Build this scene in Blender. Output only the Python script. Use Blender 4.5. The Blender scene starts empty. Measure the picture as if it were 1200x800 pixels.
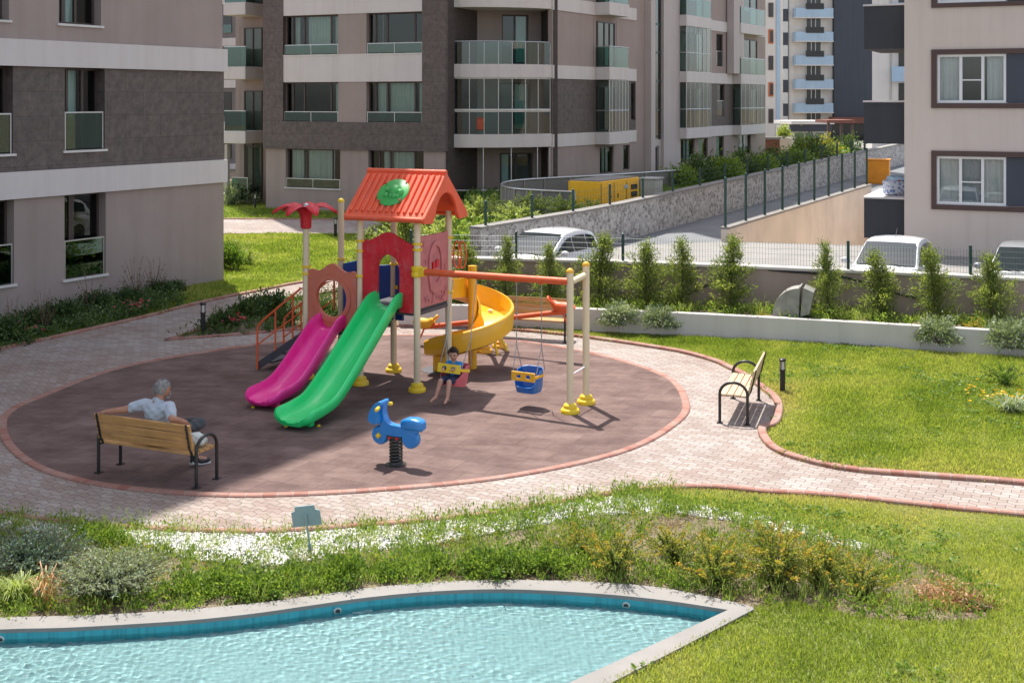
import bpy, bmesh, math, random
import numpy as np
from mathutils import Vector, Matrix
from mathutils.geometry import tessellate_polygon

SC = bpy.context.scene
COL = SC.collection
rng = np.random.default_rng(11)
rnd = random.Random(5)
PI = math.pi
# the photograph's camera: eye 5.2 m above the playground, horizon row 117, focal length 1432 px
F, HZ, EYE = 1432.0, 117.0, 5.2


def G(x, y, z=0.0):
    Y = F * (EYE - z) / (y - HZ)
    return Vector(((x - 600) * Y / F, Y, z))


def R(d):
    return math.radians(d)


# ------------------------------------------------------------------ materials
def nodes_of(name):
    m = bpy.data.materials.new(name)
    m.use_nodes = True
    nt = m.node_tree
    b = nt.nodes['Principled BSDF']
    return m, nt, b


def N(nt, kind, **kw):
    n = nt.nodes.new(kind)
    for k, v in kw.items():
        setattr(n, k, v)
    return n


def L(nt, a, b):
    nt.links.new(a, b)


def ramp(nt, fac, stops):
    r = N(nt, 'ShaderNodeValToRGB')
    e = r.color_ramp.elements
    while len(e) < len(stops):
        e.new(0.5)
    for i, (p, c) in enumerate(stops):
        e[i].position = p
        e[i].color = (c[0], c[1], c[2], 1)
    L(nt, fac, r.inputs[0])
    return r.outputs[0]


def coords(nt, kind='Object', scale=None, rot=None):
    t = N(nt, 'ShaderNodeTexCoord')
    o = t.outputs[kind]
    if scale or rot:
        mp = N(nt, 'ShaderNodeMapping')
        L(nt, o, mp.inputs[0])
        if scale:
            mp.inputs['Scale'].default_value = scale
        if rot:
            mp.inputs['Rotation'].default_value = rot
        o = mp.outputs[0]
    return o


def noise(nt, vec, scale, detail=4, rough=0.55):
    n = N(nt, 'ShaderNodeTexNoise')
    n.inputs['Scale'].default_value = scale
    n.inputs['Detail'].default_value = detail
    n.inputs['Roughness'].default_value = rough
    if vec is not None:
        L(nt, vec, n.inputs['Vector'])
    return n.outputs['Fac']


def mixc(nt, fac, a, b, mode='MIX'):
    m = N(nt, 'ShaderNodeMix', data_type='RGBA', blend_type=mode)
    for s, v in ((m.inputs[0], fac), (m.inputs[6], a), (m.inputs[7], b)):
        if hasattr(v, 'links'):
            L(nt, v, s)
        elif isinstance(v, (int, float)):
            s.default_value = v
        else:
            s.default_value = (v[0], v[1], v[2], 1)
    return m.outputs[2]


def bump(nt, b, h, strength=0.3, dist=0.01):
    n = N(nt, 'ShaderNodeBump')
    n.inputs['Strength'].default_value = strength
    n.inputs['Distance'].default_value = dist
    L(nt, h, n.inputs['Height'])
    L(nt, n.outputs[0], b.inputs['Normal'])


def sc3(c, k):
    return tuple(min(1, v * k) for v in c)


def plain(name, c, rough=0.6, var=0.12, scale=3.0, bmp=0.0, bscale=60, metal=0.0, spec=0.5, coat=0.0, wear=0.0):
    """one paint / plaster / metal with slow mottling and a fine grain"""
    m, nt, b = nodes_of(name)
    v = coords(nt)
    f = noise(nt, v, scale, 6, 0.6)
    col = ramp(nt, f, [(0.3, sc3(c, 1 - var)), (0.7, sc3(c, 1 + var))])
    if wear:                                         # dull scuffs and dust
        g = noise(nt, coords(nt, scale=(1, 1, .45)), 9, 9, 0.72)
        k = ramp(nt, g, [(.50, (0, 0, 0)), (.74, (wear, wear, wear))])
        col = mixc(nt, k, col, tuple(.42 * v + .24 for v in c))
        L(nt, ramp(nt, g, [(.35, (rough,) * 3), (.75, (min(1, rough + .4),) * 3)]), b.inputs['Roughness'])
    L(nt, col, b.inputs['Base Color'])
    b.inputs['Roughness'].default_value = rough
    b.inputs['Metallic'].default_value = metal
    b.inputs['Specular IOR Level'].default_value = spec
    b.inputs['Coat Weight'].default_value = coat
    if bmp:
        bump(nt, b, noise(nt, v, bscale, 3), bmp, 0.01)
    return m


def plaster(name, c, var=0.06):
    """rendered wall: slow stains, rain streaks, fine grain"""
    m, nt, b = nodes_of(name)
    v = coords(nt)
    st = noise(nt, coords(nt, scale=(2.2, 2.2, 0.12)), 1.2, 5, 0.6)
    f = noise(nt, v, 0.7, 6, 0.6)
    base = ramp(nt, f, [(0.3, sc3(c, 1 - var)), (0.7, sc3(c, 1 + var))])
    col = mixc(nt, 1.0, base, ramp(nt, st, [(0.25, (.9, .89, .88)), (0.55, (1, 1, 1))]), 'MULTIPLY')
    L(nt, col, b.inputs['Base Color'])
    b.inputs['Roughness'].default_value = 0.85
    b.inputs['Specular IOR Level'].default_value = 0.25
    bump(nt, b, noise(nt, v, 45, 3), 0.15, 0.008)
    return m


def stone_panels(name, c):
    """dark stone cladding in large slabs with thin joints"""
    m, nt, b = nodes_of(name)
    tc = N(nt, 'ShaderNodeTexCoord')
    br = N(nt, 'ShaderNodeTexBrick')
    L(nt, tc.outputs['UV'], br.inputs['Vector'])
    br.inputs['Scale'].default_value = 1.0
    br.inputs['Brick Width'].default_value = 1.2
    br.inputs['Row Height'].default_value = 0.6
    br.inputs['Mortar Size'].default_value = 0.006
    br.inputs['Color1'].default_value = (*sc3(c, 0.93), 1)
    br.inputs['Color2'].default_value = (*sc3(c, 1.08), 1)
    br.inputs['Mortar'].default_value = (*sc3(c, 0.55), 1)
    f = noise(nt, tc.outputs['Object'], 5, 8, 0.7)
    col = mixc(nt, 1.0, br.outputs['Color'], ramp(nt, f, [(0.3, (.64, .63, .62)), (0.7, (1.36, 1.34, 1.31))]), 'MULTIPLY')
    L(nt, col, b.inputs['Base Color'])
    b.inputs['Roughness'].default_value = 0.7
    bump(nt, b, noise(nt, tc.outputs['Object'], 12, 6), 0.3, 0.02)
    return m


def glass(name, tint=(.8, .92, .88), refl=0.10, rough=0.0):
    m, nt, b = nodes_of(name)
    nt.nodes.remove(b)
    tr = N(nt, 'ShaderNodeBsdfTransparent')
    tr.inputs[0].default_value = (*tint, 1)
    gl = N(nt, 'ShaderNodeBsdfGlossy')
    gl.inputs[0].default_value = (.9, .95, .95, 1)
    gl.inputs[1].default_value = rough
    fr = N(nt, 'ShaderNodeFresnel')
    fr.inputs[0].default_value = 1.5
    ad = N(nt, 'ShaderNodeMath', operation='ADD', use_clamp=True)
    L(nt, fr.outputs[0], ad.inputs[0])
    ad.inputs[1].default_value = refl
    bp = N(nt, 'ShaderNodeBump')
    bp.inputs['Strength'].default_value = 0.04
    bp.inputs['Distance'].default_value = 0.05
    L(nt, noise(nt, coords(nt), 0.9, 1), bp.inputs['Height'])
    L(nt, bp.outputs[0], gl.inputs['Normal'])
    mx = N(nt, 'ShaderNodeMixShader')
    L(nt, ad.outputs[0], mx.inputs[0])
    L(nt, tr.outputs[0], mx.inputs[1])
    L(nt, gl.outputs[0], mx.inputs[2])
    L(nt, mx.outputs[0], nt.nodes['Material Output'].inputs[0])
    return m


def leafmat(name, stops, transl=0.35, rough=0.5, k=1.0):
    """foliage: every leaf takes its colour from its own 'tint' value"""
    m, nt, b = nodes_of(name)
    at = N(nt, 'ShaderNodeAttribute', attribute_name='tint')
    col = ramp(nt, at.outputs['Fac'], [(q, sc3(c, k)) for q, c in stops])
    L(nt, col, b.inputs['Base Color'])
    b.inputs['Roughness'].default_value = rough
    b.inputs['Specular IOR Level'].default_value = 0.35
    tl = N(nt, 'ShaderNodeBsdfTranslucent')
    L(nt, mixc(nt, 1.0, col, (1.25, 1.3, .6), 'MULTIPLY'), tl.inputs[0])
    mx = N(nt, 'ShaderNodeMixShader')
    mx.inputs[0].default_value = transl
    L(nt, b.outputs[0], mx.inputs[1])
    L(nt, tl.outputs[0], mx.inputs[2])
    L(nt, mx.outputs[0], nt.nodes['Material Output'].inputs[0])
    return m


def paving_mat(name):
    m, nt, b = nodes_of(name)
    v = coords(nt, rot=(0, 0, R(28)))
    sx = N(nt, 'ShaderNodeSeparateXYZ')
    L(nt, v, sx.inputs[0])
    # interlocking zig-zag stones: the rows wander like a triangle wave
    pp = N(nt, 'ShaderNodeMath', operation='PINGPONG')
    L(nt, sx.outputs[0], pp.inputs[0])
    pp.inputs[1].default_value = 0.11
    ml = N(nt, 'ShaderNodeMath', operation='MULTIPLY_ADD')
    L(nt, pp.outputs[0], ml.inputs[0])
    ml.inputs[1].default_value = 0.45
    L(nt, sx.outputs[1], ml.inputs[2])
    cb = N(nt, 'ShaderNodeCombineXYZ')
    L(nt, sx.outputs[0], cb.inputs[0])
    L(nt, ml.outputs[0], cb.inputs[1])
    br = N(nt, 'ShaderNodeTexBrick')
    L(nt, cb.outputs[0], br.inputs['Vector'])
    br.inputs['Scale'].default_value = 1.0
    br.inputs['Brick Width'].default_value = 0.22
    br.inputs['Row Height'].default_value = 0.115
    br.inputs['Mortar Size'].default_value = 0.0065
    br.inputs['Mortar Smooth'].default_value = 0.25
    br.inputs['Bias'].default_value = 0.0
    br.inputs['Color1'].default_value = (.285, .23, .205, 1)
    br.inputs['Color2'].default_value = (.36, .33, .305, 1)
    br.inputs['Mortar'].default_value = (.135, .112, .10, 1)
    blot = noise(nt, v, 1.1, 5, 0.65)
    dirt = noise(nt, v, 0.35, 4, 0.6)
    col = mixc(nt, 1.0, br.outputs['Color'], ramp(nt, blot, [(.3, (.84, .80, .78)), (.7, (1.12, 1.12, 1.12))]), 'MULTIPLY')
    col = mixc(nt, 1.0, col, ramp(nt, dirt, [(.35, (.92, .84, .80)), (.6, (1, 1, 1))]), 'MULTIPLY')
    L(nt, col, b.inputs['Base Color'])
    b.inputs['Roughness'].default_value = 0.85
    mlt = N(nt, 'ShaderNodeMath', operation='MULTIPLY_ADD')
    L(nt, br.outputs['Fac'], mlt.inputs[0])
    mlt.inputs[1].default_value = -1.0
    L(nt, noise(nt, v, 60, 3), mlt.inputs[2])
    bump(nt, b, mlt.outputs[0], 0.5, 0.006)
    return m


def rubber_mat(name):
    m, nt, b = nodes_of(name)
    v = coords(nt, rot=(0, 0, R(26)))
    nz = N(nt, 'ShaderNodeTexNoise')
    nz.inputs['Scale'].default_value = 1.4
    L(nt, v, nz.inputs['Vector'])
    vm = N(nt, 'ShaderNodeVectorMath', operation='MULTIPLY_ADD')
    L(nt, nz.outputs['Color'], vm.inputs[0])
    vm.inputs[1].default_value = (.03, .03, 0)
    L(nt, v, vm.inputs[2])
    br = N(nt, 'ShaderNodeTexBrick')
    L(nt, vm.outputs[0], br.inputs['Vector'])
    br.inputs['Scale'].default_value = 1.0
    br.inputs['Brick Width'].default_value = 0.5
    br.inputs['Row Height'].default_value = 0.5
    br.inputs['Mortar Size'].default_value = 0.006
    br.inputs['Mortar Smooth'].default_value = 0.5
    br.inputs['Color1'].default_value = (.148, .102, .092, 1)
    br.inputs['Color2'].default_value = (.178, .124, .111, 1)
    br.inputs['Mortar'].default_value = (.095, .066, .061, 1)
    f1 = noise(nt, v, 1.6, 6, 0.65)
    f2 = noise(nt, v, 90, 2, 0.7)
    f3 = noise(nt, coords(nt, rot=(0, 0, R(26)), scale=(.4, 3, 1)), 1.4, 4, .6)
    col = mixc(nt, 1.0, br.outputs['Color'], ramp(nt, f1, [(.3, (.70, .67, .67)), (.7, (1.24, 1.27, 1.27))]), 'MULTIPLY')
    col = mixc(nt, 1.0, col, ramp(nt, f3, [(.35, (.88, .86, .86)), (.65, (1.1, 1.1, 1.1))]), 'MULTIPLY')
    col = mixc(nt, 1.0, col, ramp(nt, f2, [(.35, (.8, .8, .8)), (.65, (1.18, 1.16, 1.15))]), 'MULTIPLY')
    L(nt, col, b.inputs['Base Color'])
    b.inputs['Roughness'].default_value = 0.95
    b.inputs['Specular IOR Level'].default_value = 0.15
    bump(nt, b, br.outputs['Fac'], -0.5, 0.006)
    return m


def ground_mat(name, stops, scale=0.5, fine=14, rough=0.95, b2=0.5):
    m, nt, b = nodes_of(name)
    v = coords(nt)
    f = noise(nt, v, scale, 8, 0.7)
    g = noise(nt, v, fine, 6, 0.7)
    col = ramp(nt, f, stops)
    col = mixc(nt, 1.0, col, ramp(nt, g, [(.3, (.65, .65, .62)), (.7, (1.3, 1.3, 1.3))]), 'MULTIPLY')
    L(nt, col, b.inputs['Base Color'])
    b.inputs['Roughness'].default_value = rough
    b.inputs['Specular IOR Level'].default_value = 0.15
    bump(nt, b, g, b2, 0.03)
    return m


def brick_kerb_mat(name, c1, c2, mortar, width=0.2):
    m, nt, b = nodes_of(name)
    tc = N(nt, 'ShaderNodeTexCoord')
    br = N(nt, 'ShaderNodeTexBrick')
    br.offset = 0.0
    L(nt, tc.outputs['UV'], br.inputs['Vector'])
    br.inputs['Scale'].default_value = 1.0
    br.inputs['Brick Width'].default_value = width
    br.inputs['Row Height'].default_value = 5.0
    br.inputs['Mortar Size'].default_value = 0.005
    br.inputs['Color1'].default_value = (*c1, 1)
    br.inputs['Color2'].default_value = (*c2, 1)
    br.inputs['Mortar'].default_value = (*mortar, 1)
    f = noise(nt, tc.outputs['Object'], 2.5, 6, 0.7)
    col = mixc(nt, ramp(nt, f, [(.48, (0, 0, 0)), (.72, (.75, .75, .75))]), br.outputs['Color'], mortar)
    L(nt, col, b.inputs['Base Color'])
    b.inputs['Roughness'].default_value = 0.85
    bump(nt, b, br.outputs['Fac'], -0.4, 0.006)
    return m


def rubble_mat(name):
    """random grey and white stones of the ramp wall"""
    m, nt, b = nodes_of(name)
    v = coords(nt, scale=(1, 1, 1.25))
    nz = N(nt, 'ShaderNodeTexNoise')
    nz.inputs['Scale'].default_value = 2.0
    L(nt, v, nz.inputs['Vector'])
    vm = N(nt, 'ShaderNodeVectorMath', operation='MULTIPLY_ADD')
    L(nt, nz.outputs['Color'], vm.inputs[0])
    vm.inputs[1].default_value = (.12, .12, .12)
    L(nt, v, vm.inputs[2])
    vo = N(nt, 'ShaderNodeTexVoronoi')
    vo.inputs['Scale'].default_value = 6.5
    L(nt, vm.outputs[0], vo.inputs['Vector'])
    ed = N(nt, 'ShaderNodeTexVoronoi', feature='DISTANCE_TO_EDGE')
    ed.inputs['Scale'].default_value = 6.5
    L(nt, vm.outputs[0], ed.inputs['Vector'])
    sp = N(nt, 'ShaderNodeSeparateColor')
    L(nt, vo.outputs['Color'], sp.inputs[0])
    col = ramp(nt, sp.outputs[0], [(0.0, (.20, .185, .175)), (.3, (.30, .28, .265)), (.6, (.40, .38, .36)), (.95, (.52, .50, .48))])
    col = mixc(nt, ramp(nt, ed.outputs['Distance'], [(.02, (1, 1, 1)), (.07, (0, 0, 0))]), col, (.50, .475, .45))
    L(nt, col, b.inputs['Base Color'])
    b.inputs['Roughness'].default_value = 0.9
    bump(nt, b, ed.outputs['Distance'], 0.6, 0.05)
    return m


def wood_mat(name, c):
    m, nt, b = nodes_of(name)
    v = coords(nt, scale=(1.2, 14, 14))
    f = noise(nt, v, 2.2, 8, 0.65)
    g = noise(nt, coords(nt), 3, 3)
    col = ramp(nt, f, [(.25, sc3(c, .62)), (.5, c), (.75, sc3(c, 1.25))])
    col = mixc(nt, 1.0, col, ramp(nt, g, [(.3, (.85, .82, .78)), (.7, (1.1, 1.1, 1.1))]), 'MULTIPLY')
    L(nt, col, b.inputs['Base Color'])
    b.inputs['Roughness'].default_value = 0.55
    bump(nt, b, f, 0.2, 0.004)
    return m


def water_mat(name):
    m, nt, b = nodes_of(name)
    nt.nodes.remove(b)
    gl = N(nt, 'ShaderNodeBsdfGlass')
    gl.inputs['Color'].default_value = (.90, .985, .985, 1)
    gl.inputs['Roughness'].default_value = 0.0
    gl.inputs['IOR'].default_value = 1.33
    L(nt, gl.outputs[0], nt.nodes['Material Output'].inputs[0])
    return m


def mosaic_mat(name, c, size=0.05, var=0.18):
    m, nt, b = nodes_of(name)
    v = coords(nt)
    br = N(nt, 'ShaderNodeTexBrick')
    br.offset = 0.0
    L(nt, v, br.inputs['Vector'])
    br.inputs['Scale'].default_value = 1.0
    br.inputs['Brick Width'].default_value = size
    br.inputs['Row Height'].default_value = size
    br.inputs['Mortar Size'].default_value = 0.004
    br.inputs['Color1'].default_value = (*sc3(c, 1 - var), 1)
    br.inputs['Color2'].default_value = (*sc3(c, 1 + var), 1)
    br.inputs['Mortar'].default_value = (*sc3(c, 1.12), 1)
    L(nt, br.outputs['Color'], b.inputs['Base Color'])
    b.inputs['Roughness'].default_value = 0.5
    return m


M = {}
M['taupe'] = plaster('taupe_plaster', (.345, .28, .255))
M['stone'] = stone_panels('dark_stone_cladding', (.112, .090, .083))
M['band'] = plaster('white_band_plaster', (.62, .575, .555), .03)
M['beige'] = plaster('beige_plaster', (.64, .55, .485), .03)
M['beige_old'] = plaster('stained_beige_plaster', (.63, .55, .47), .12)
M['brown'] = plain('brown_frame_paint', (.085, .048, .040), .6, .1)
M['charcoal'] = plaster('charcoal_plaster', (.055, .058, .065))
M['pillar'] = plaster('light_grey_plaster', (.50, .445, .425), .04)
M['winframe'] = plain('brown_window_frame', (.07, .05, .045), .5)
M['whiteframe'] = plain('white_window_frame', (.75, .75, .74), .4, .04)
M['glass'] = glass('window_glass', (.66, .80, .77), .01)
M['clear_glass'] = glass('clear_window_glass', (.86, .90, .90), .04)
M['rail_glass'] = glass('green_balustrade_glass', (.17, .46, .39), .045)
M['stair_glass'] = glass('dark_green_stair_glass', (.16, .26, .23), .06)
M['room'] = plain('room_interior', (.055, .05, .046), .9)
M['curtain'] = plain('pale_curtain', (.78, .80, .78), .9, .05)
M['curtain2'] = plain('cream_curtain', (.66, .61, .44), .9, .06)
M['metal'] = plain('brushed_metal', (.5, .5, .5), .35, .1, metal=.8)
M['sill'] = plain('pale_sill_stone', (.62, .60, .57), .7)
M['farwhite'] = plaster('far_white_plaster', (.70, .67, .63), .04)
M['blue'] = plaster('pale_blue_plaster', (.40, .54, .68), .05)
M['slate'] = plaster('slate_grey_plaster', (.075, .085, .105), .05)
M['fargrey'] = plaster('far_grey_plaster', (.20, .18, .175))
M['darkwin'] = plain('dark_window_opening', (.035, .035, .035), .15)
M['orange_p'] = plaster('orange_plaster', (.52, .15, .06))
M['tilered'] = plain('red_roof_tiles', (.20, .08, .058), .8)
M['rubber'] = rubber_mat('rubber_safety_tiles')
M['paving'] = paving_mat('interlocking_paving')
M['kerb'] = brick_kerb_mat('red_brick_kerb', (.27, .11, .08), (.34, .18, .14), (.33, .27, .235))
M['coping'] = plain('pale_coping_stone', (.235, .22, .205), .8, .12, 1.5, .2, 40)
M['poolwall'] = mosaic_mat('teal_mosaic', (.035, .30, .36), .04, .15)
M['poolfloor'] = mosaic_mat('pale_turquoise_mosaic', (.26, .41, .42), .045, .10)
M['water'] = water_mat('pool_water')
M['soil'] = ground_mat('garden_soil', [(.3, (.13, .10, .07)), (.6, (.23, .185, .13)), (.8, (.13, .15, .05))], 1.2, 22)
M['lawn'] = ground_mat('lawn_turf', [(.25, (.24, .23, .085)), (.5, (.15, .18, .05)), (.8, (.28, .25, .11))], .45, 18)
M['asphalt'] = plain('grey_asphalt', (.17, .175, .185), .9, .15, .8, .3, 60)
M['concrete'] = plain('pale_concrete', (.25, .238, .225), .9, .12, .9, .2, 30)
M['rubble'] = rubble_mat('rubble_stone_wall')
M['retwall'] = plaster('brown_retaining_wall', (.36, .28, .24))
M['planter'] = plaster('pale_planter_wall', (.60, .56, .52))
M['green_metal'] = plain('dark_green_metal', (.012, .05, .04), .45)
M['black_metal'] = plain('black_metal', (.018, .018, .02), .35)
M['wood'] = wood_mat('warm_pine_slats', (.50, .285, .105))
M['wood_pale'] = wood_mat('sun_bleached_pine_slats', (.60, .43, .28))
M['post'] = plain('cream_post_paint', (.72, .61, .41), .38, .05, 2, wear=0.3)
M['yellow'] = plain('yellow_plastic', (.80, .55, .01), .35, .06, 2, coat=.2, wear=0.35)
M['syellow'] = plain('spiral_yellow_plastic', (.80, .42, .012), .28, .05, 2, coat=.3, wear=0.25)
M['red'] = plain('red_plastic', (.60, .012, .025), .4, .12, 4, wear=0.4)
M['roofred'] = plain('orange_red_roof_plastic', (.80, .115, .045), .45, .10, 3, wear=0.4)
M['pink'] = plain('faded_pink_plastic', (.52, .17, .17), .5, .15, 5, wear=0.4)
M['orangepanel'] = plain('faded_orange_plastic', (.55, .155, .09), .5, .10, 4, wear=0.4)
M['bluepl'] = plain('blue_plastic', (.008, .12, .42), .32, .08, 3, coat=.2, wear=0.3)
M['dblue'] = plain('deep_blue_plastic', (.01, .06, .28), .4)
M['sky'] = plain('bright_blue_plastic', (.006, .20, .56), .25, .08, 4, coat=.3, wear=0.22)
M['greenpl'] = plain('green_slide_plastic', (.01, .66, .17), .3, .05, 2, coat=.25, wear=0.3)
M['magenta'] = plain('magenta_slide_plastic', (.88, .025, .31), .32, .08, 2, coat=.25, wear=0.3)
M['emblem'] = plain('leaf_green_plastic', (.06, .42, .09), .4, .12, 6)
M['orange'] = plain('orange_beam_paint', (.72, .115, .03), .35, .06, 3, wear=0.3)
M['deck'] = plain('dark_deck_metal', (.06, .06, .075), .6)
M['chain'] = plain('galvanised_chain', (.35, .35, .36), .4, metal=.7)
M['spring'] = plain('dark_spring_steel', (.06, .06, .055), .4, metal=.5)
M['seatpink'] = plain('pink_red_swing_plastic', (.58, .12, .14), .45, .12, 6)
M['pink2'] = plain('dull_purple_paint', (.22, .04, .12), .5)
M['carwhite'] = plain('white_car_paint', (.66, .67, .68), .25, .03, 1, coat=.6)
M['carsilver'] = plain('silver_car_paint', (.36, .37, .38), .28, .03, 1, metal=.4, coat=.6)
M['carglass'] = plain('car_window_glass', (.02, .028, .032), .04, .1, spec=.5)
M['tyre'] = plain('tyre_rubber', (.02, .02, .02), .8)
M['lamp'] = plain('headlight_plastic', (.55, .57, .6), .12)
M['opal'] = plain('opal_lamp_glass', (.62, .60, .56), .3)
M['genyellow'] = plain('generator_yellow_paint', (.95, .50, .015), .45, .08, 2, wear=0.25)
M['boxorange'] = plain('orange_container_paint', (.66, .26, .01), .5, .10, 3)
M['cabinet'] = plain('light_grey_cabinet', (.42, .42, .40), .6)
M['ventmetal'] = plain('weathered_galvanised_sheet', (.27, .265, .24), .55, .22, 5, .15, 20, metal=.25)
M['signmetal'] = plain('grey_blue_sign_back', (.30, .40, .41), .45, .05)
M['screen'] = plain('grey_screen_panel', (.17, .165, .16), .4, .1)
M['pebble'] = leafmat('white_pebbles', [(0, (.55, .53, .51)), (1, (.74, .72, .70))], 0.0, .7)
M['skin'] = plain('light_skin', (.50, .27, .19), .5, .06, 8)
M['skin_tan'] = plain('tanned_skin', (.40, .19, .12), .5, .08, 8)
M['greyhair'] = plain('grey_hair', (.27, .26, .25), .8, .3, 20, .4, 90)
M['darkhair'] = plain('dark_brown_hair', (.035, .022, .016), .6, .3, 20, .4, 90)
M['tee'] = plain('light_grey_cotton', (.40, .445, .50), .9, .06, 6)
M['trousers'] = plain('dark_grey_cotton', (.065, .07, .075), .9, .12, 6)
M['shoe'] = plain('black_trainers', (.02, .02, .022), .6)
M['sole'] = plain('white_shoe_sole', (.6, .6, .6), .6)
M['bluetee'] = plain('blue_striped_jersey', (.02, .22, .52), .9, .1, 10)
M['white'] = plain('white_cotton', (.65, .66, .68), .9)
M['navy'] = plain('navy_cotton_shorts', (.025, .035, .085), .9)
M['lip'] = plain('lip_skin', (.38, .10, .09), .5)
M['eye'] = plain('dark_eye', (.02, .015, .012), .2)
M['bag'] = plain('white_plastic_bag', (.62, .66, .62), .5, .1, 12)
M['redcloth'] = plain('red_cloth', (.36, .02, .03), .9)
M['tarp'] = None
M['bark'] = plain('brown_bark', (.10, .07, .05), .9, .2, 10)
M['hose'] = plain('black_hose', (.018, .018, .018), .6)
# foliage
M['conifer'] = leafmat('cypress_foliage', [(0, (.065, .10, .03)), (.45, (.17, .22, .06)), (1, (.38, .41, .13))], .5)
M['silver'] = leafmat('silver_green_leaves', [(0, (.13, .175, .10)), (.5, (.25, .30, .19)), (1, (.40, .45, .31))], .3)
M['bluegreen'] = leafmat('blue_green_leaves', [(0, (.06, .105, .08)), (.6, (.12, .18, .135)), (1, (.20, .26, .20))], .25)
M['green'] = leafmat('fresh_green_leaves', [(0, (.07, .13, .025)), (.5, (.155, .25, .045)), (1, (.29, .37, .08))], .45)
M['dkgreen'] = leafmat('dark_green_leaves', [(0, (.03, .06, .022)), (.6, (.07, .12, .04)), (1, (.14, .20, .06))], .3)
M['yelgreen'] = leafmat('yellow_tipped_leaves', [(0, (.10, .15, .03)), (.45, (.24, .29, .06)), (.75, (.44, .38, .06)), (1, (.60, .36, .06))], .4)
M['lightgreen'] = leafmat('light_green_leaves', [(0, (.15, .22, .05)), (.5, (.29, .36, .10)), (1, (.44, .48, .18))], .45)
M['blade'] = leafmat('grass_blades', [(0, (.14, .21, .03)), (.35, (.29, .355, .07)), (.65, (.45, .46, .14)), (1, (.52, .44, .22))], .5)
M['drygrass'] = leafmat('dry_stems', [(0, (.14, .095, .055)), (.6, (.30, .20, .12)), (1, (.48, .36, .24))], .2)
M['rust'] = leafmat('rust_dead_leaves', [(0, (.22, .085, .035)), (.5, (.46, .22, .10)), (1, (.60, .40, .25))], .2)
M['flower'] = leafmat('pink_and_red_petals', [(0, (.5, .02, .03)), (.5, (.62, .10, .16)), (1, (.72, .32, .40))], .3)
M['yflower'] = leafmat('yellow_petals', [(0, (.65, .42, .02)), (1, (.75, .55, .05))], .3)


# ------------------------------------------------------------------ object helpers
def link(o):
    COL.objects.link(o)
    return o


def put(name, me, mat, parent=None):
    o = link(bpy.data.objects.new(name, me))
    if mat is not None:
        me.materials.append(mat)
    if parent is not None:
        o.parent = parent
    return o


def tag(o, label=None, cat=None, group=None, kind=None):
    if label:
        o['label'] = label
    if cat:
        o['category'] = cat
    if group:
        o['group'] = group
    if kind:
        o['kind'] = kind
    return o


def thing(name, label, cat, loc=(0, 0, 0), rz=0.0, group=None):
    o = link(bpy.data.objects.new(name, None))
    o.location = loc
    o.rotation_euler = (0, 0, rz)
    o.empty_display_size = 0.2
    return tag(o, label, cat, group)


def copy_tree(o, parent=None):
    c = o.copy()
    COL.objects.link(c)
    if parent is not None:
        c.parent = parent
    for ch in list(o.children):
        copy_tree(ch, c)
    return c


def dup(o, loc, rz=0.0, label=None, scale=None):
    c = copy_tree(o)
    c.location = loc
    c.rotation_euler = (0, 0, rz)
    if label:
        c['label'] = label
    if scale:
        c.scale = scale if hasattr(scale, '__len__') else (scale,) * 3
    return c


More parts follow.
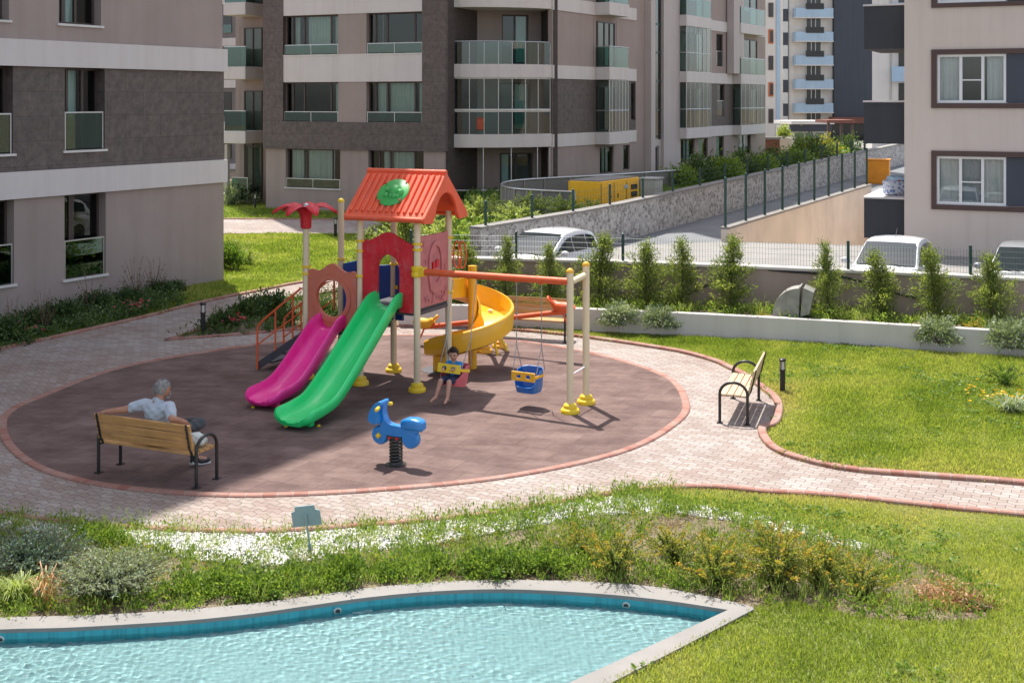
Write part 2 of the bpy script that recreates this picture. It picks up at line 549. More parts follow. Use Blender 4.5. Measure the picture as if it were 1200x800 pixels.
class MB:
    """collects boxes, tubes, lathes and prisms; build() links them as ONE mesh object"""

    def __init__(self):
        self.v, self.f, self.uv = [], [], None

    def add(self, vs, fs):
        n = len(self.v)
        self.v.extend([tuple(p) for p in vs])
        self.f.extend([tuple(i + n for i in f) for f in fs])
        return self

    def box(self, c, s, rot=None):
        h = [d / 2 for d in s]
        vs = [Vector((x * h[0], y * h[1], z * h[2])) for x in (-1, 1) for y in (-1, 1) for z in (-1, 1)]
        if rot is not None:
            vs = [rot @ p for p in vs]
        vs = [p + Vector(c) for p in vs]
        return self.add(vs, [(0, 1, 3, 2), (4, 6, 7, 5), (0, 4, 5, 1), (2, 3, 7, 6), (0, 2, 6, 4), (1, 5, 7, 3)])

    def hexa(self, p):
        """8 corners: bottom 4 counter-clockwise from above, top 4"""
        return self.add(p, [(3, 2, 1, 0), (4, 5, 6, 7), (0, 1, 5, 4), (1, 2, 6, 5), (2, 3, 7, 6), (3, 0, 4, 7)])

    def tube(self, path, r, n=8, caps=True):
        path = [Vector(p) for p in path]
        k = len(path)
        rr = r if hasattr(r, '__len__') else [r] * k
        vs = []
        up = None
        for i, p in enumerate(path):
            d = (path[min(i + 1, k - 1)] - path[max(i - 1, 0)]).normalized()
            if up is None:
                up = Vector((0, 0, 1)) if abs(d.z) < .9 else Vector((1, 0, 0))
            a = d.cross(up)
            if a.length < 1e-6:
                a = d.orthogonal()
            a.normalize()
            b = a.cross(d).normalized()
            up = b
            for j in range(n):
                t = 2 * PI * j / n
                vs.append(p + a * (math.cos(t) * rr[i]) + b * (math.sin(t) * rr[i]))
        fs = []
        for i in range(k - 1):
            for j in range(n):
                j2 = (j + 1) % n
                fs.append((i * n + j, (i + 1) * n + j, (i + 1) * n + j2, i * n + j2))
        if caps:
            fs.append(tuple(range(n)))
            fs.append(tuple((k - 1) * n + j for j in reversed(range(n))))
        return self.add(vs, fs)

    def lathe(self, prof, c=(0, 0, 0), n=16, rot=None):
        vs, fs = [], []
        for (r, z) in prof:
            for j in range(n):
                t = 2 * PI * j / n
                p = Vector((r * math.cos(t), r * math.sin(t), z))
                if rot is not None:
                    p = rot @ p
                vs.append(p + Vector(c))
        k = len(prof)
        for i in range(k - 1):
            for j in range(n):
                j2 = (j + 1) % n
                fs.append((i * n + j, i * n + j2, (i + 1) * n + j2, (i + 1) * n + j))
        fs.append(tuple(reversed(range(n))))
        fs.append(tuple((k - 1) * n + j for j in range(n)))
        return self.add(vs, fs)

    def prism(self, poly, z0, z1, holes=(), fn=None):
        """2-D outline (with holes) given depth; fn maps (x, y, z) to a point"""
        loops = [list(poly)] + [list(h) for h in holes]
        flat = [p for lp in loops for p in lp]
        tris = tessellate_polygon([[Vector((p[0], p[1], 0)) for p in lp] for lp in loops])
        n = len(flat)
        fn = fn or (lambda x, y, z: (x, y, z))
        vs = [fn(p[0], p[1], z1) for p in flat] + [fn(p[0], p[1], z0) for p in flat]
        fs = []
        for t in tris:
            a, b, c = (Vector((flat[i][0], flat[i][1])) for i in t)
            if (b - a).x * (c - a).y - (b - a).y * (c - a).x < 0:
                t = (t[0], t[2], t[1])
            fs.append(tuple(t))
            fs.append(tuple(i + n for i in reversed(t)))
        o = 0
        for li, lp in enumerate(loops):
            k = len(lp)
            ar = sum(lp[i][0] * lp[(i + 1) % k][1] - lp[(i + 1) % k][0] * lp[i][1] for i in range(k))
            fw = (ar > 0) == (li == 0)
            for i in range(k):
                j = (i + 1) % k
                q = (o + i, o + i + n, o + j + n, o + j)
                fs.append(q if fw else tuple(reversed(q)))
            o += k
        return self.add(vs, fs)

    def mesh(self, name):
        me = bpy.data.meshes.new(name)
        me.from_pydata([tuple(p) for p in self.v], [], self.f)
        me.update()
        return me

    def build(self, name, mat, parent=None, smooth=None, bevel=0.0, fix=True):
        me = self.mesh(name)
        if fix:
            bm = bmesh.new()
            bm.from_mesh(me)
            bmesh.ops.recalc_face_normals(bm, faces=bm.faces)
            bm.to_mesh(me)
            bm.free()
        if smooth:
            me.polygons.foreach_set('use_smooth', [True] * len(me.polygons))
            me.set_sharp_from_angle(angle=R(smooth))
        o = put(name, me, mat, parent)
        if bevel:
            b = o.modifiers.new('bevel', 'BEVEL')
            b.width = bevel
            b.segments = 2
            b.limit_method = 'ANGLE'
            b.angle_limit = R(40)
        return o


def catmull(pts, k=6, closed=False):
    pts = [Vector(p) for p in pts]
    n = len(pts)
    out = []
    rngi = range(n if closed else n - 1)
    for i in rngi:
        p0 = pts[(i - 1) % n] if closed or i > 0 else pts[0]
        p1, p2 = pts[i], pts[(i + 1) % n]
        p3 = pts[(i + 2) % n] if closed or i + 2 < n else pts[-1]
        for j in range(k):
            t = j / k
            out.append(0.5 * ((2 * p1) + (p2 - p0) * t + (2 * p0 - 5 * p1 + 4 * p2 - p3) * t * t + (3 * p1 - p0 - 3 * p2 + p3) * t ** 3))
    if not closed:
        out.append(pts[-1])
    return out


def sheet(name, outer, z, mat, holes=(), parent=None):
    loops = [outer] + list(holes)
    flat = [p for lp in loops for p in lp]
    tris = tessellate_polygon([[Vector((p[0], p[1], 0)) for p in lp] for lp in loops])
    fs = []
    for t in tris:
        a, b, c = (Vector((flat[i][0], flat[i][1])) for i in t)
        if (b - a).x * (c - a).y - (b - a).y * (c - a).x < 0:
            t = (t[0], t[2], t[1])
        fs.append(tuple(t))
    me = bpy.data.meshes.new(name)
    zz = z if callable(z) else (lambda x, y: z)
    me.from_pydata([(p[0], p[1], zz(p[0], p[1])) for p in flat], [], fs)
    me.update()
    return put(name, me, mat, parent)


def strip_mesh(pts, w0, w1, z0, z1, closed=False):
    """a kerb: box profile from w0 to w1 left of the line, with UVs along it"""
    pts = [Vector((p[0], p[1])) for p in pts]
    n = len(pts)
    V, Fc, U = [], [], []
    s = 0.0
    for i, p in enumerate(pts):
        a = pts[(i - 1) % n] if closed else pts[max(i - 1, 0)]
        b = pts[(i + 1) % n] if closed else pts[min(i + 1, n - 1)]
        d = (b - a).normalized()
        nn = Vector((-d.y, d.x))
        if i:
            s += (p - pts[i - 1]).length
        e = min(0.015, abs(w1 - w0) * .2)
        for (w, z) in ((w0, z0), (w0, z1 - e), (w0 + e, z1), (w1 - e, z1), (w1, z1 - e), (w1, z0)):
            q = p + nn * w
            V.append((q.x, q.y, z))
        U.append(s)
    m = n if closed else n - 1
    tot = s + ((pts[0] - pts[-1]).length if closed else 0)
    UV = []
    for i in range(m):
        j = (i + 1) % n
        u0, u1 = U[i], (U[j] if j > i else tot)
        for k in range(5):
            Fc.append((i * 6 + k, i * 6 + k + 1, j * 6 + k + 1, j * 6 + k))
            UV += [(u0, k * .05), (u0, k * .05 + .05), (u1, k * .05 + .05), (u1, k * .05)]
    me = bpy.data.meshes.new('kerb')
    me.from_pydata(V, [], Fc)
    uvl = me.uv_layers.new(name='UVMap')
    uvl.data.foreach_set('uv', [c for uv in UV for c in uv])
    bm = bmesh.new()
    bm.from_mesh(me)
    bmesh.ops.recalc_face_normals(bm, faces=bm.faces)
    bm.to_mesh(me)
    bm.free()
    me.update()
    return me


def np_mesh(name, V, Fc, tint=None, mat=None, parent=None):
    me = bpy.data.meshes.new(name)
    V = np.asarray(V, dtype=np.float32)
    Fc = np.asarray(Fc, dtype=np.int32)
    me.vertices.add(len(V))
    me.vertices.foreach_set('co', V.ravel())
    me.loops.add(Fc.size)
    me.loops.foreach_set('vertex_index', Fc.ravel())
    me.polygons.add(len(Fc))
    me.polygons.foreach_set('loop_start', np.arange(len(Fc), dtype=np.int32) * Fc.shape[1])
    me.update(calc_edges=True)
    if tint is not None:
        a = me.attributes.new('tint', 'FLOAT', 'FACE')
        a.data.foreach_set('value', np.asarray(tint, dtype=np.float32))
    return put(name, me, mat, parent)


def unit(a):
    return a / np.maximum(np.linalg.norm(a, axis=-1, keepdims=True), 1e-9)


def leaf_arrays(P, D, Ln, W, tint, r=rng):
    """diamond leaves: base P, direction D, length, width"""
    P, D = np.asarray(P, float), unit(np.asarray(D, float))
    n = len(P)
    Ln = np.broadcast_to(Ln, (n,))[:, None]
    W = np.broadcast_to(W, (n,))[:, None]
    side = unit(np.cross(D, unit(r.normal(size=(n, 3)) + np.array([0, 0, .6]))))
    nrm = np.cross(side, D)
    mid = P + D * Ln * .45 + nrm * Ln * .08
    V = np.stack([P, mid + side * W * .5, P + D * Ln, mid - side * W * .5], 1).reshape(-1, 3)
    Fc = np.arange(n * 4).reshape(n, 4)
    return V, Fc, np.broadcast_to(tint, (n,))


class Leaves:
    def __init__(self):
        self.V, self.F, self.T, self.n = [], [], [], 0

    def add(self, P, D, Ln, W, tint):
        V, Fc, t = leaf_arrays(P, D, Ln, W, tint)
        self.V.append(V)
        self.F.append(Fc + self.n)
        self.T.append(t)
        self.n += len(V)
        return self

    def build(self, name, mat, parent=None):
        return np_mesh(name, np.concatenate(self.V), np.concatenate(self.F), np.clip(np.concatenate(self.T), 0, 1), mat, parent)


def in_poly(P, poly):
    x, y = P[:, 0], P[:, 1]
    c = np.zeros(len(P), bool)
    n = len(poly)
    for i in range(n):
        x1, y1 = poly[i][0], poly[i][1]
        x2, y2 = poly[(i + 1) % n][0], poly[(i + 1) % n][1]
        if y1 == y2:
            continue
        k = ((y1 > y) != (y2 > y)) & (x < (x2 - x1) * (y - y1) / (y2 - y1) + x1)
        c ^= k
    return c


def scatter(poly, n, avoid=(), r=rng):
    poly = [(p[0], p[1]) for p in poly]
    lo, hi = np.min(poly, 0), np.max(poly, 0)
    out = []
    got = 0
    while got < n:
        P = lo + r.random((n * 2 + 50, 2)) * (hi - lo)
        k = in_poly(P, poly)
        for a in avoid:
            k &= ~in_poly(P, a)
        P = P[k]
        out.append(P)
        got += len(P)
        if not len(P):
            break
    return np.concatenate(out)[:n]
SKY_STRENGTH, SUN_STRENGTH, EXPOSURE = .15, 3.7, 1.05
POOL_FLOOR = -.16
# ------------------------------------------------------------------ ground, paths, pool
def GP(lst, z=0.0):
    return [G(x, y, z).to_2d() for x, y in lst]


def V2(p):
    return Vector((p[0], p[1]))


AX = Vector((.902, -.431)).normalized()          # the playground's own axes
BX = Vector((.431, .902)).normalized()
VD = Vector((.512, .859)).normalized()           # receding direction of the block grid
UD = Vector((.91, -.414)).normalized()           # frontal direction of the block grid
RD = Vector((.524, .851)).normalized()           # the ramp road

pool_in = [V2(p) for p in catmull([(*v, 0) for v in GP([(-330, 764), (-200, 752), (-100, 744), (0, 737), (75, 735), (150, 731), (225, 726), (300, 718), (370, 708), (435, 699), (515, 692), (600, 690), (700, 695), (780, 703), (853, 714)], .05)], 5)]
pool_in += GP([(760, 757), (665, 800), (560, 850), (420, 930), (-330, 1150)], .05)
pool_out = [V2(p) for p in catmull([(*v, 0) for v in GP([(-330, 748), (-200, 737), (-100, 730), (0, 723), (75, 721), (150, 718), (225, 713), (300, 706), (370, 697), (435, 688), (515, 681), (600, 679), (690, 681), (775, 688), (865, 706), (884, 713)], .05)], 5)]
pool_out += GP([(800, 757), (715, 800), (612, 852), (480, 945), (-330, 1200)], .05)

pit = [V2((7.2, 42.0)), V2((7.2, 42.0)) + RD * 17.6, V2((7.2, 42.0)) + RD * 17.6 + Vector((4.4, -2.6)), V2((11.9, 41.1))]
ground = sheet('ground', [(-420, -30), (420, -30), (420, 620), (-420, 620)], 0.0, M['soil'], [pool_out, pit])
tag(ground, kind='structure')

# path with its branches
low = [(-260, 556), (-120, 584), (-50, 595), (17, 605), (107, 616), (212, 622), (300, 624), (382, 620), (487, 612), (582, 602), (640, 592), (695, 583), (740, 575), (825, 571), (900, 577), (982, 582), (1125, 597), (1200, 604), (1350, 620), (1480, 634), (1650, 653)]
upr = [(1650, 622), (1480, 603), (1350, 588), (1200, 570), (1100, 562), (1000, 554), (937, 541), (905, 529), (891, 515), (889, 503), (903, 497), (908, 483), (905, 469), (887, 454), (868, 441), (850, 432), (835, 425), (800, 415), (760, 408), (707, 400), (660, 394), (620, 390), (560, 386), (500, 384), (450, 384)]
patch_low = [(450, 384), (400, 385), (345, 388), (300, 392), (250, 396), (193, 400)]
patch_up = [(193, 400), (240, 384), (290, 366), (345, 350), (400, 341), (445, 337)]
far_edge = [(445, 324), (400, 328), (350, 333), (300, 343), (260, 351), (217, 361), (175, 372), (110, 387), (57, 399), (0, 411), (-110, 434), (-260, 466)]


def sm(lst, k=5):
    return [V2(p) for p in catmull([(*v, 0) for v in GP(lst)], k)]


S_low, S_upr, S_pl, S_pu, S_far = sm(low), sm(upr), sm(patch_low), sm(patch_up), sm(far_edge)
path_poly = S_low + S_upr + S_pl[1:] + S_pu[1:] + S_far
tag(sheet('path', path_poly, 0.012, M['paving']), kind='structure')
CC, CR = Vector((-2.636, 21.40)), 5.43
circ = [V2(p) for p in catmull([(*v, 0) for v in GP([(8, 497), (17, 522), (52, 548), (115, 566), (200, 576), (300, 580), (450, 573), (600, 557), (725, 529), (784, 498), (799, 474), (775, 442), (692, 416), (600, 401), (500, 395), (400, 397), (300, 406), (150, 431), (50, 467), (18, 482)])], 7, True)]
tag(sheet('rubber_floor', circ, 0.024, M['rubber']), kind='structure')


def kerb(name, pts, w0, w1, z1, mat, closed=False):
    o = put(name, strip_mesh(pts, w0, w1, -.05, z1, closed), mat)
    tag(o, kind='structure')
    return o


kerb('kerb', circ, -.135, 0.0, .04, M['kerb'], True)
kerb('kerb', S_low, -.10, 0.0, .06, M['kerb'])
kerb('kerb', S_upr, -.13, 0.0, .07, M['kerb'])
kerb('kerb', S_pl, -.10, 0.0, .06, M['kerb'])
kerb('kerb', S_pu, -.10, 0.0, .06, M['kerb'])
kerb('kerb', S_far, -.13, 0.0, .07, M['kerb'])

# lawns
front_lawn_px = [(742, 577), (825, 573), (900, 579), (982, 584), (1125, 599), (1200, 606), (1350, 622), (1480, 636), (1650, 655), (1800, 900), (1300, 1100), (330, 1200), (480, 945), (612, 854), (715, 801), (800, 759), (884, 714), (930, 706), (1000, 722), (1060, 730), (1150, 728), (1168, 712), (1135, 680), (1040, 648), (960, 622), (880, 603), (790, 592)]
front_lawn = GP(front_lawn_px)
tag(sheet('front_lawn', front_lawn, 0.008, M['lawn']), kind='structure')
right_lawn = S_upr[:-10] + GP([(640, 384), (800, 396), (1000, 407), (1160, 419), (1420, 441), (1650, 462)])
tag(sheet('right_lawn', right_lawn, 0.006, M['lawn']), kind='structure')
far_lawn = GP([(217, 360), (260, 350), (300, 342), (350, 332), (400, 327), (445, 323), (500, 300), (500, 278), (380, 275), (262, 275), (190, 277), (150, 330)])
tag(sheet('far_lawn', far_lawn, 0.006, M['lawn']), kind='structure')
tag(sheet('far_path', GP([(100, 275), (262, 275), (380, 275), (520, 276), (520, 259), (380, 258), (262, 257.5), (100, 257)]), 0.012, M['paving']), kind='structure')
kerb('kerb', GP([(100, 275), (262, 275), (380, 275), (520, 276)]), -.12, 0, .06, M['kerb'])
kerb('kerb', GP([(520, 259), (380, 258), (262, 257.5), (100, 257)]), -.12, 0, .06, M['kerb'])
house_lawn = GP([(100, 256), (262, 256.5), (380, 257), (520, 258), (520, 240), (380, 238), (262, 236), (100, 236)])
tag(sheet('house_lawn', house_lawn, 0.006, M['lawn']), kind='structure')
left_bed = S_far[8:] + GP([(-300, 560)]) + [Vector((-16.0, 22)), Vector((-12.1, 28.6)), Vector((-8.3, 35)), G(283, 330).to_2d()]
tag(sheet('left_lawn', left_bed, 0.005, M['lawn']), kind='structure')

# pool: walls, floor, coping, lamps; the water is a surface of its own
pool = thing('pool', 'shallow turquoise pool with pale stone coping and a curved far edge', 'pool', (pool_in[20].x, pool_in[20].y - 3, 0))
pinv = Matrix.Translation(-Vector(pool.location))


def to_pool(o):
    o.data.transform(pinv)
    o.parent = pool
    return o


cop = MB()
cop.prism([tuple(p) for p in pool_out], .012, .05, [[tuple(p) for p in pool_in]])
to_pool(cop.build('coping', M['coping'], None, bevel=.012))
pw = MB()
n = len(pool_in)
for i in range(n):
    a, b = pool_in[i], pool_in[(i + 1) % n]
    pw.add([(a.x, a.y, .0115), (b.x, b.y, .0115), (b.x, b.y, -.25), (a.x, a.y, -.25)], [(0, 1, 2, 3)])
to_pool(pw.build('wall', M['poolwall'], fix=False))
to_pool(sheet('floor', pool_in, POOL_FLOOR, M['poolfloor']))
for (px, py, nm) in ((6, 742, 0), (397, 710, 1), (740, 703, 2)):
    c = G(px, py, -.045)
    k = min(range(len(pool_in)), key=lambda i: (pool_in[i] - c.to_2d()).length)
    t = (pool_in[(k + 1) % n] - pool_in[k - 1]).normalized()
    q = Vector((t.y, -t.x, 0))
    rot = q.to_track_quat('Z', 'Y').to_matrix()
    lm = MB().lathe([(.042, -.02), (.045, .005), (.039, .010), (.029, .010), (.027, .003)], (pool_in[k].x, pool_in[k].y, -.055), 18, rot)
    lo = to_pool(lm.build('pool_lamp', M['metal'], smooth=40))
    gl = MB().lathe([(.028, -.01), (.028, .006), (.016, .008)], (pool_in[k].x, pool_in[k].y, -.055), 14, rot)
    g = gl.build('lens', M['carglass'])
    g.data.transform(pinv)
    g.parent = lo
# rippled water surface: a real displaced grid inside the pool outline
gx = np.arange(-8.5, 4.6, .016)
gy = np.arange(9.2, 13.2, .016)
XX, YY = np.meshgrid(gx, gy)
PP = np.stack([XX.ravel(), YY.ravel()], 1)
r_ = np.random.default_rng(4)
hz_ = np.zeros(len(PP))
for lam, amp, cnt, spread in ((.38, .0016, 5, .9), (.19, .0017, 7, .9), (.10, .0017, 11, 1.0), (.065, .0012, 12, 1.8)):
    for _ in range(cnt):
        a = R(-58) + r_.normal() * spread * .5
        k_ = 2 * PI / (lam * (.8 + .4 * r_.random()))
        wob = .5 * np.sin(PP[:, 0] * 2.1 * r_.random() + PP[:, 1] * 2.3 * r_.random() + r_.random() * 6)
        hz_ += amp / math.sqrt(cnt) * 1.4 * np.sin(k_ * (PP[:, 0] * math.cos(a) + PP[:, 1] * math.sin(a)) + r_.random() * 6.3 + wob * 2)
hz_ *= np.clip(.95 + .55 * np.sin(PP[:, 0] * 1.1 + 1.3 * np.sin(PP[:, 1] * 1.7)) * np.sin(PP[:, 1] * 1.9 + PP[:, 0] * .6 + 1), .35, 1.5)
ins = in_poly(PP, [tuple(p) for p in pool_in]).reshape(XX.shape)
keep = ins.copy()
for dy, dx in ((0, 1), (1, 0), (0, -1), (-1, 0), (1, 1), (-1, -1), (1, -1), (-1, 1)):
    keep |= np.roll(np.roll(ins, dy, 0), dx, 1)
ny_, nx_ = XX.shape
ii = np.arange(ny_ * nx_).reshape(ny_, nx_)
qk = keep[:-1, :-1] & keep[1:, :-1] & keep[:-1, 1:] & keep[1:, 1:]
Q = np.stack([ii[:-1, :-1][qk], ii[:-1, 1:][qk], ii[1:, 1:][qk], ii[1:, :-1][qk]], 1)
us, inv = np.unique(Q, return_inverse=True)
Vw = np.concatenate([PP, (hz_ - .05)[:, None]], 1)[us]
wat = np_mesh('water', Vw, inv.reshape(Q.shape), None, M['water'])
wat.data.polygons.foreach_set('use_smooth', [True] * len(wat.data.polygons))
wat.cycles.is_caustics_caster = True
bpy.data.objects['floor'].cycles.is_caustics_receiver = True
tag(wat, kind='structure')

# planting bed between coping and path
bed = S_low[:64] + GP([(790, 590), (880, 602), (960, 622), (1040, 648), (1135, 680), (1168, 712), (1150, 728), (1060, 730), (1000, 722), (930, 706), (884, 713)]) + [p for p in reversed(pool_out[:75])]
tag(sheet('planting_bed', bed, 0.004, M['soil']), kind='structure')

# parking, ramp, garage cutting, terrace
park = [(-3.4, 30.6), (3.9, 28.5), (10.4, 26.6), (16, 24.6), (46, 13.5), (62, 30), (12.4, 41.2), (11.9, 41.1), (7.2, 42.0), (2.99, 40.8), (-.9, 34.6)]
tag(sheet('parking_ground', park, lambda x, y: .328 if 7.19 < x < 7.21 else .3, M['concrete']), kind='structure')
w0 = V2((2.99, 40.8))
e0 = V2((7.2, 42.0))


def rz(x, y):
    return .3 + max(0, y - 41) * .028


ramp_poly = [w0] + [w0 + RD * t for t in (10, 20, 30, 45, 60, 80)] + [e0 + RD * t for t in (78, 58, 43, 28, 18, 8, 0)]
tag(sheet('ramp_road', ramp_poly, rz, M['asphalt']), kind='structure')
cut = MB()
pts = pit
zs = 0
for i in range(4):
    a, b = pts[i], pts[(i + 1) % 4]
    cut.add([(a.x, a.y, rz(0, a.y) + .05 if i < 2 else .29), (b.x, b.y, rz(0, b.y) + .05 if i < 1 else .29), (b.x, b.y, -4), (a.x, a.y, -4)], [(0, 1, 2, 3)])
cut.add([(p.x, p.y, -3.2) for p in pts], [(0, 1, 2, 3)])
tag(cut.build('garage_cutting', M['beige_old'], fix=False), kind='structure')
# beige wall on the ramp's outer edge, with a pale cap
rw = thing('ramp_wall', 'long beige wall along the open side of the ramp road', 'wall', (e0.x, e0.y, 0))
b1, b2 = MB(), MB()
nR = Vector((RD.y, -RD.x))
for t in range(0, 18, 3):
    a, b = e0 + RD * t, e0 + RD * (t + 3)
    za, zb = rz(0, a.y), rz(0, b.y)
    L2 = [a - e0 - nR * .02, b - e0 - nR * .02, b - e0 + nR * .22, a - e0 + nR * .22]
    b1.hexa([(*p, -3.3) for p in (L2[3], L2[2], L2[1], L2[0])] + [(*L2[3], za + .42), (*L2[2], zb + .42), (*L2[1], zb + .42), (*L2[0], za + .42)])
    L3 = [a - e0 - nR * .05, b - e0 - nR * .05, b - e0 + nR * .25, a - e0 + nR * .25]
    b2.hexa([(*L3[3], za + .423), (*L3[2], zb + .423), (*L3[1], zb + .423), (*L3[0], za + .423), (*L3[3], za + .5), (*L3[2], zb + .5), (*L3[1], zb + .5), (*L3[0], za + .5)])
b1.build('wall_face', M['beige_old'], rw)
b2.build('wall_cap', M['coping'], rw)
# rubble stone wall on the inner side
sw = thing('stone_wall', 'rough grey and white rubble stone wall lining the ramp road', 'wall', (w0.x, w0.y, 0))
b1, b2 = MB(), MB()
ws = w0 - RD * 7.4
prev = None
for t in np.arange(0, 70, 3.0):
    a, b = ws + RD * t - w0, ws + RD * (t + 3) - w0
    za, zb = rz(0, (a + w0).y), rz(0, (b + w0).y)
    nn = -nR
    q = [a, b, b + nn * .35, a + nn * .35]
    b1.hexa([(*q[0], za - .6), (*q[1], zb - .6), (*q[2], zb - .6), (*q[3], za - .6), (*q[0], za + 1.24), (*q[1], zb + 1.24), (*q[2], zb + 1.24), (*q[3], za + 1.24)])
    q = [a - nn * .04, b - nn * .04, b + nn * .39, a + nn * .39]
    b2.hexa([(*q[0], za + 1.243), (*q[1], zb + 1.243), (*q[2], zb + 1.243), (*q[3], za + 1.243), (*q[0], za + 1.31), (*q[1], zb + 1.31), (*q[2], zb + 1.31), (*q[3], za + 1.31)])
b1.build('stone_face', M['rubble'], sw)
b2.build('wall_cap', M['coping'], sw)
tl = [ws - nR * .3, *[ws + RD * t - nR * .3 for t in (10, 20, 30, 45, 62)], V2((24, 92)), V2((16.5, 80.5)), V2((2.3, 56.7)), V2((-3, 55.3)), V2((-5.5, 47)), V2((-3.2, 36))]
tag(sheet('terrace', tl, lambda x, y: .02 if x < -2.5 else (.95 + (y - 41) * .008), M['lawn']), kind='structure')
# far ground of the street beyond
tag(sheet('far_road', [(24, 92), (40, 88), (95, 150), (60, 175), (34, 130)], .45, M['concrete']), kind='structure')

# planter and retaining wall with the mesh fence on top
pf = [V2(p) for p in catmull([(-2.6, 27.95, 0), (0.6, 27.55, 0), (3.74, 26.80, 0), (6.8, 25.85, 0), (9.71, 24.82, 0), (13.5, 23.4, 0), (18, 21.6, 0)], 4)]


def offs(pts, d):
    out = []
    for i, p in enumerate(pts):
        t = (pts[min(i + 1, len(pts) - 1)] - pts[max(i - 1, 0)]).normalized()
        out.append(p + Vector((-t.y, t.x)) * d)
    return out


pl = thing('planter_wall', 'low pale planter wall behind the lawn holding a row of cypresses', 'wall', (3.74, 26.8, 0))


def loc_to(o, par):
    o.data.transform(Matrix.Translation(-Vector(par.location)))
    o.parent = par
    return o


loc_to(put('planter_face', strip_mesh(pf, 0, .16, -.1, .53), M['planter']), pl)
po = offs(pf, .16)
pr = offs(pf, 1.42)
loc_to(sheet('planter_soil', po + list(reversed(pr)), .43, M['soil']), pl)
rt = thing('retaining_wall', 'brown rendered retaining wall behind the planter below the parked cars', 'wall', (4.3, 28.2, 0))
loc_to(put('wall_face', strip_mesh(pr, 0, .2, -.1, 1.36), M['retwall']), rt)
loc_to(put('wall_cap', strip_mesh(pr, -.04, .24, 1.363, 1.43), M['planter']), rt)


def mesh_fence(name, label, pts, zfun, h, post_every, wire_gap, rows, rw=.0025, pr_=.028, post_extra=.06, mat=None, stubs=False):
    """welded wire fence: posts are parts, the wire panel is one mesh"""
    mat = mat or M['green_metal']
    base = pts[0]
    t = thing(name, label, 'fence', (base.x, base.y, 0))
    # resample
    segs = []
    tot = 0
    for i in range(len(pts) - 1):
        l = (pts[i + 1] - pts[i]).length
        segs.append((tot, l, i))
        tot += l

    def at(s):
        for (s0, l, i) in segs:
            if s <= s0 + l + 1e-6:
                p = pts[i].lerp(pts[i + 1], (s - s0) / l)
                return p - base, zfun(p)
        return pts[-1] - base, zfun(pts[-1])
    s = 0.0
    k = 0
    while s <= tot:
        p, z = at(s)
        MB().box((p.x, p.y, z + (h + post_extra) / 2), (pr_ * 2, pr_ * 2, h + post_extra)).lathe([(pr_ * 1.2, 0), (pr_ * 1.2, .02), (.005, .035)], (p.x, p.y, z + h + post_extra), 8).build('fence_post', mat, t)
        s += post_every
    w = MB()
    s = 0.0
    while s <= tot:
        p, z = at(s)
        w.tube([(p.x, p.y, z + .03), (p.x, p.y, z + h)], rw, 3, False)
        s += wire_gap
    ns = max(2, int(tot / 1.0))
    for r in range(rows):
        hh = .03 + (h - .06) * r / (rows - 1)
        path = []
        for i in range(ns + 1):
            p, z = at(tot * i / ns)
            path.append((p.x, p.y, z + hh))
        w.tube(path, rw * 1.3, 3, False)
    w.build('wire_panel', mat, t, fix=False)
    return t


fr = offs(pf, 1.52)
mesh_fence('mesh_fence', 'low green wire fence standing on the brown retaining wall', fr, lambda p: 1.43, .55, 2.55, .065, 5, .0032)
mesh_fence('ramp_fence', 'tall dark green post fence on the ramp wall beside the garage cutting', [e0 + nR * .1 + RD * .1, e0 + nR * .1 + RD * 17.8], lambda p: rz(0, p.y) + .5, 1.62, 1.95, .16, 6, .0028, .04)
mesh_fence('wall_fence', 'short green posts of a fence along the rubble wall cap', [ws + RD * .5 - nR * .15, ws + RD * 40 - nR * .15], lambda p: rz(0, p.y) + 1.31, .62, 2.6, .2, 4, .0028, .04)
# ------------------------------------------------------------------ buildings
class Fac:
    """a vertical facade plane: px columns and rows of the photograph to metres along and up it"""

    def __init__(self, p0, d):
        self.p0, self.d = V2(p0), V2(d).normalized()
        self.n = Vector((self.d.y, -self.d.x))
        if self.n.dot(-self.p0) < 0:
            self.n = -self.n

    def s(self, px):
        k = (px - 600) / F
        return (k * self.p0.y - self.p0.x) / (self.d.x - k * self.d.y)

    def z(self, px, py):
        Y = self.p0.y + self.d.y * self.s(px)
        return EYE - (py - HZ) / F * Y

    def P(self, s, z, o=0.0):
        q = self.p0 + self.d * s + self.n * o
        return (q.x, q.y, z)

    def shifted(self, o):
        f = Fac(self.p0 + self.n * o, self.d)
        f.n = self.n
        return f


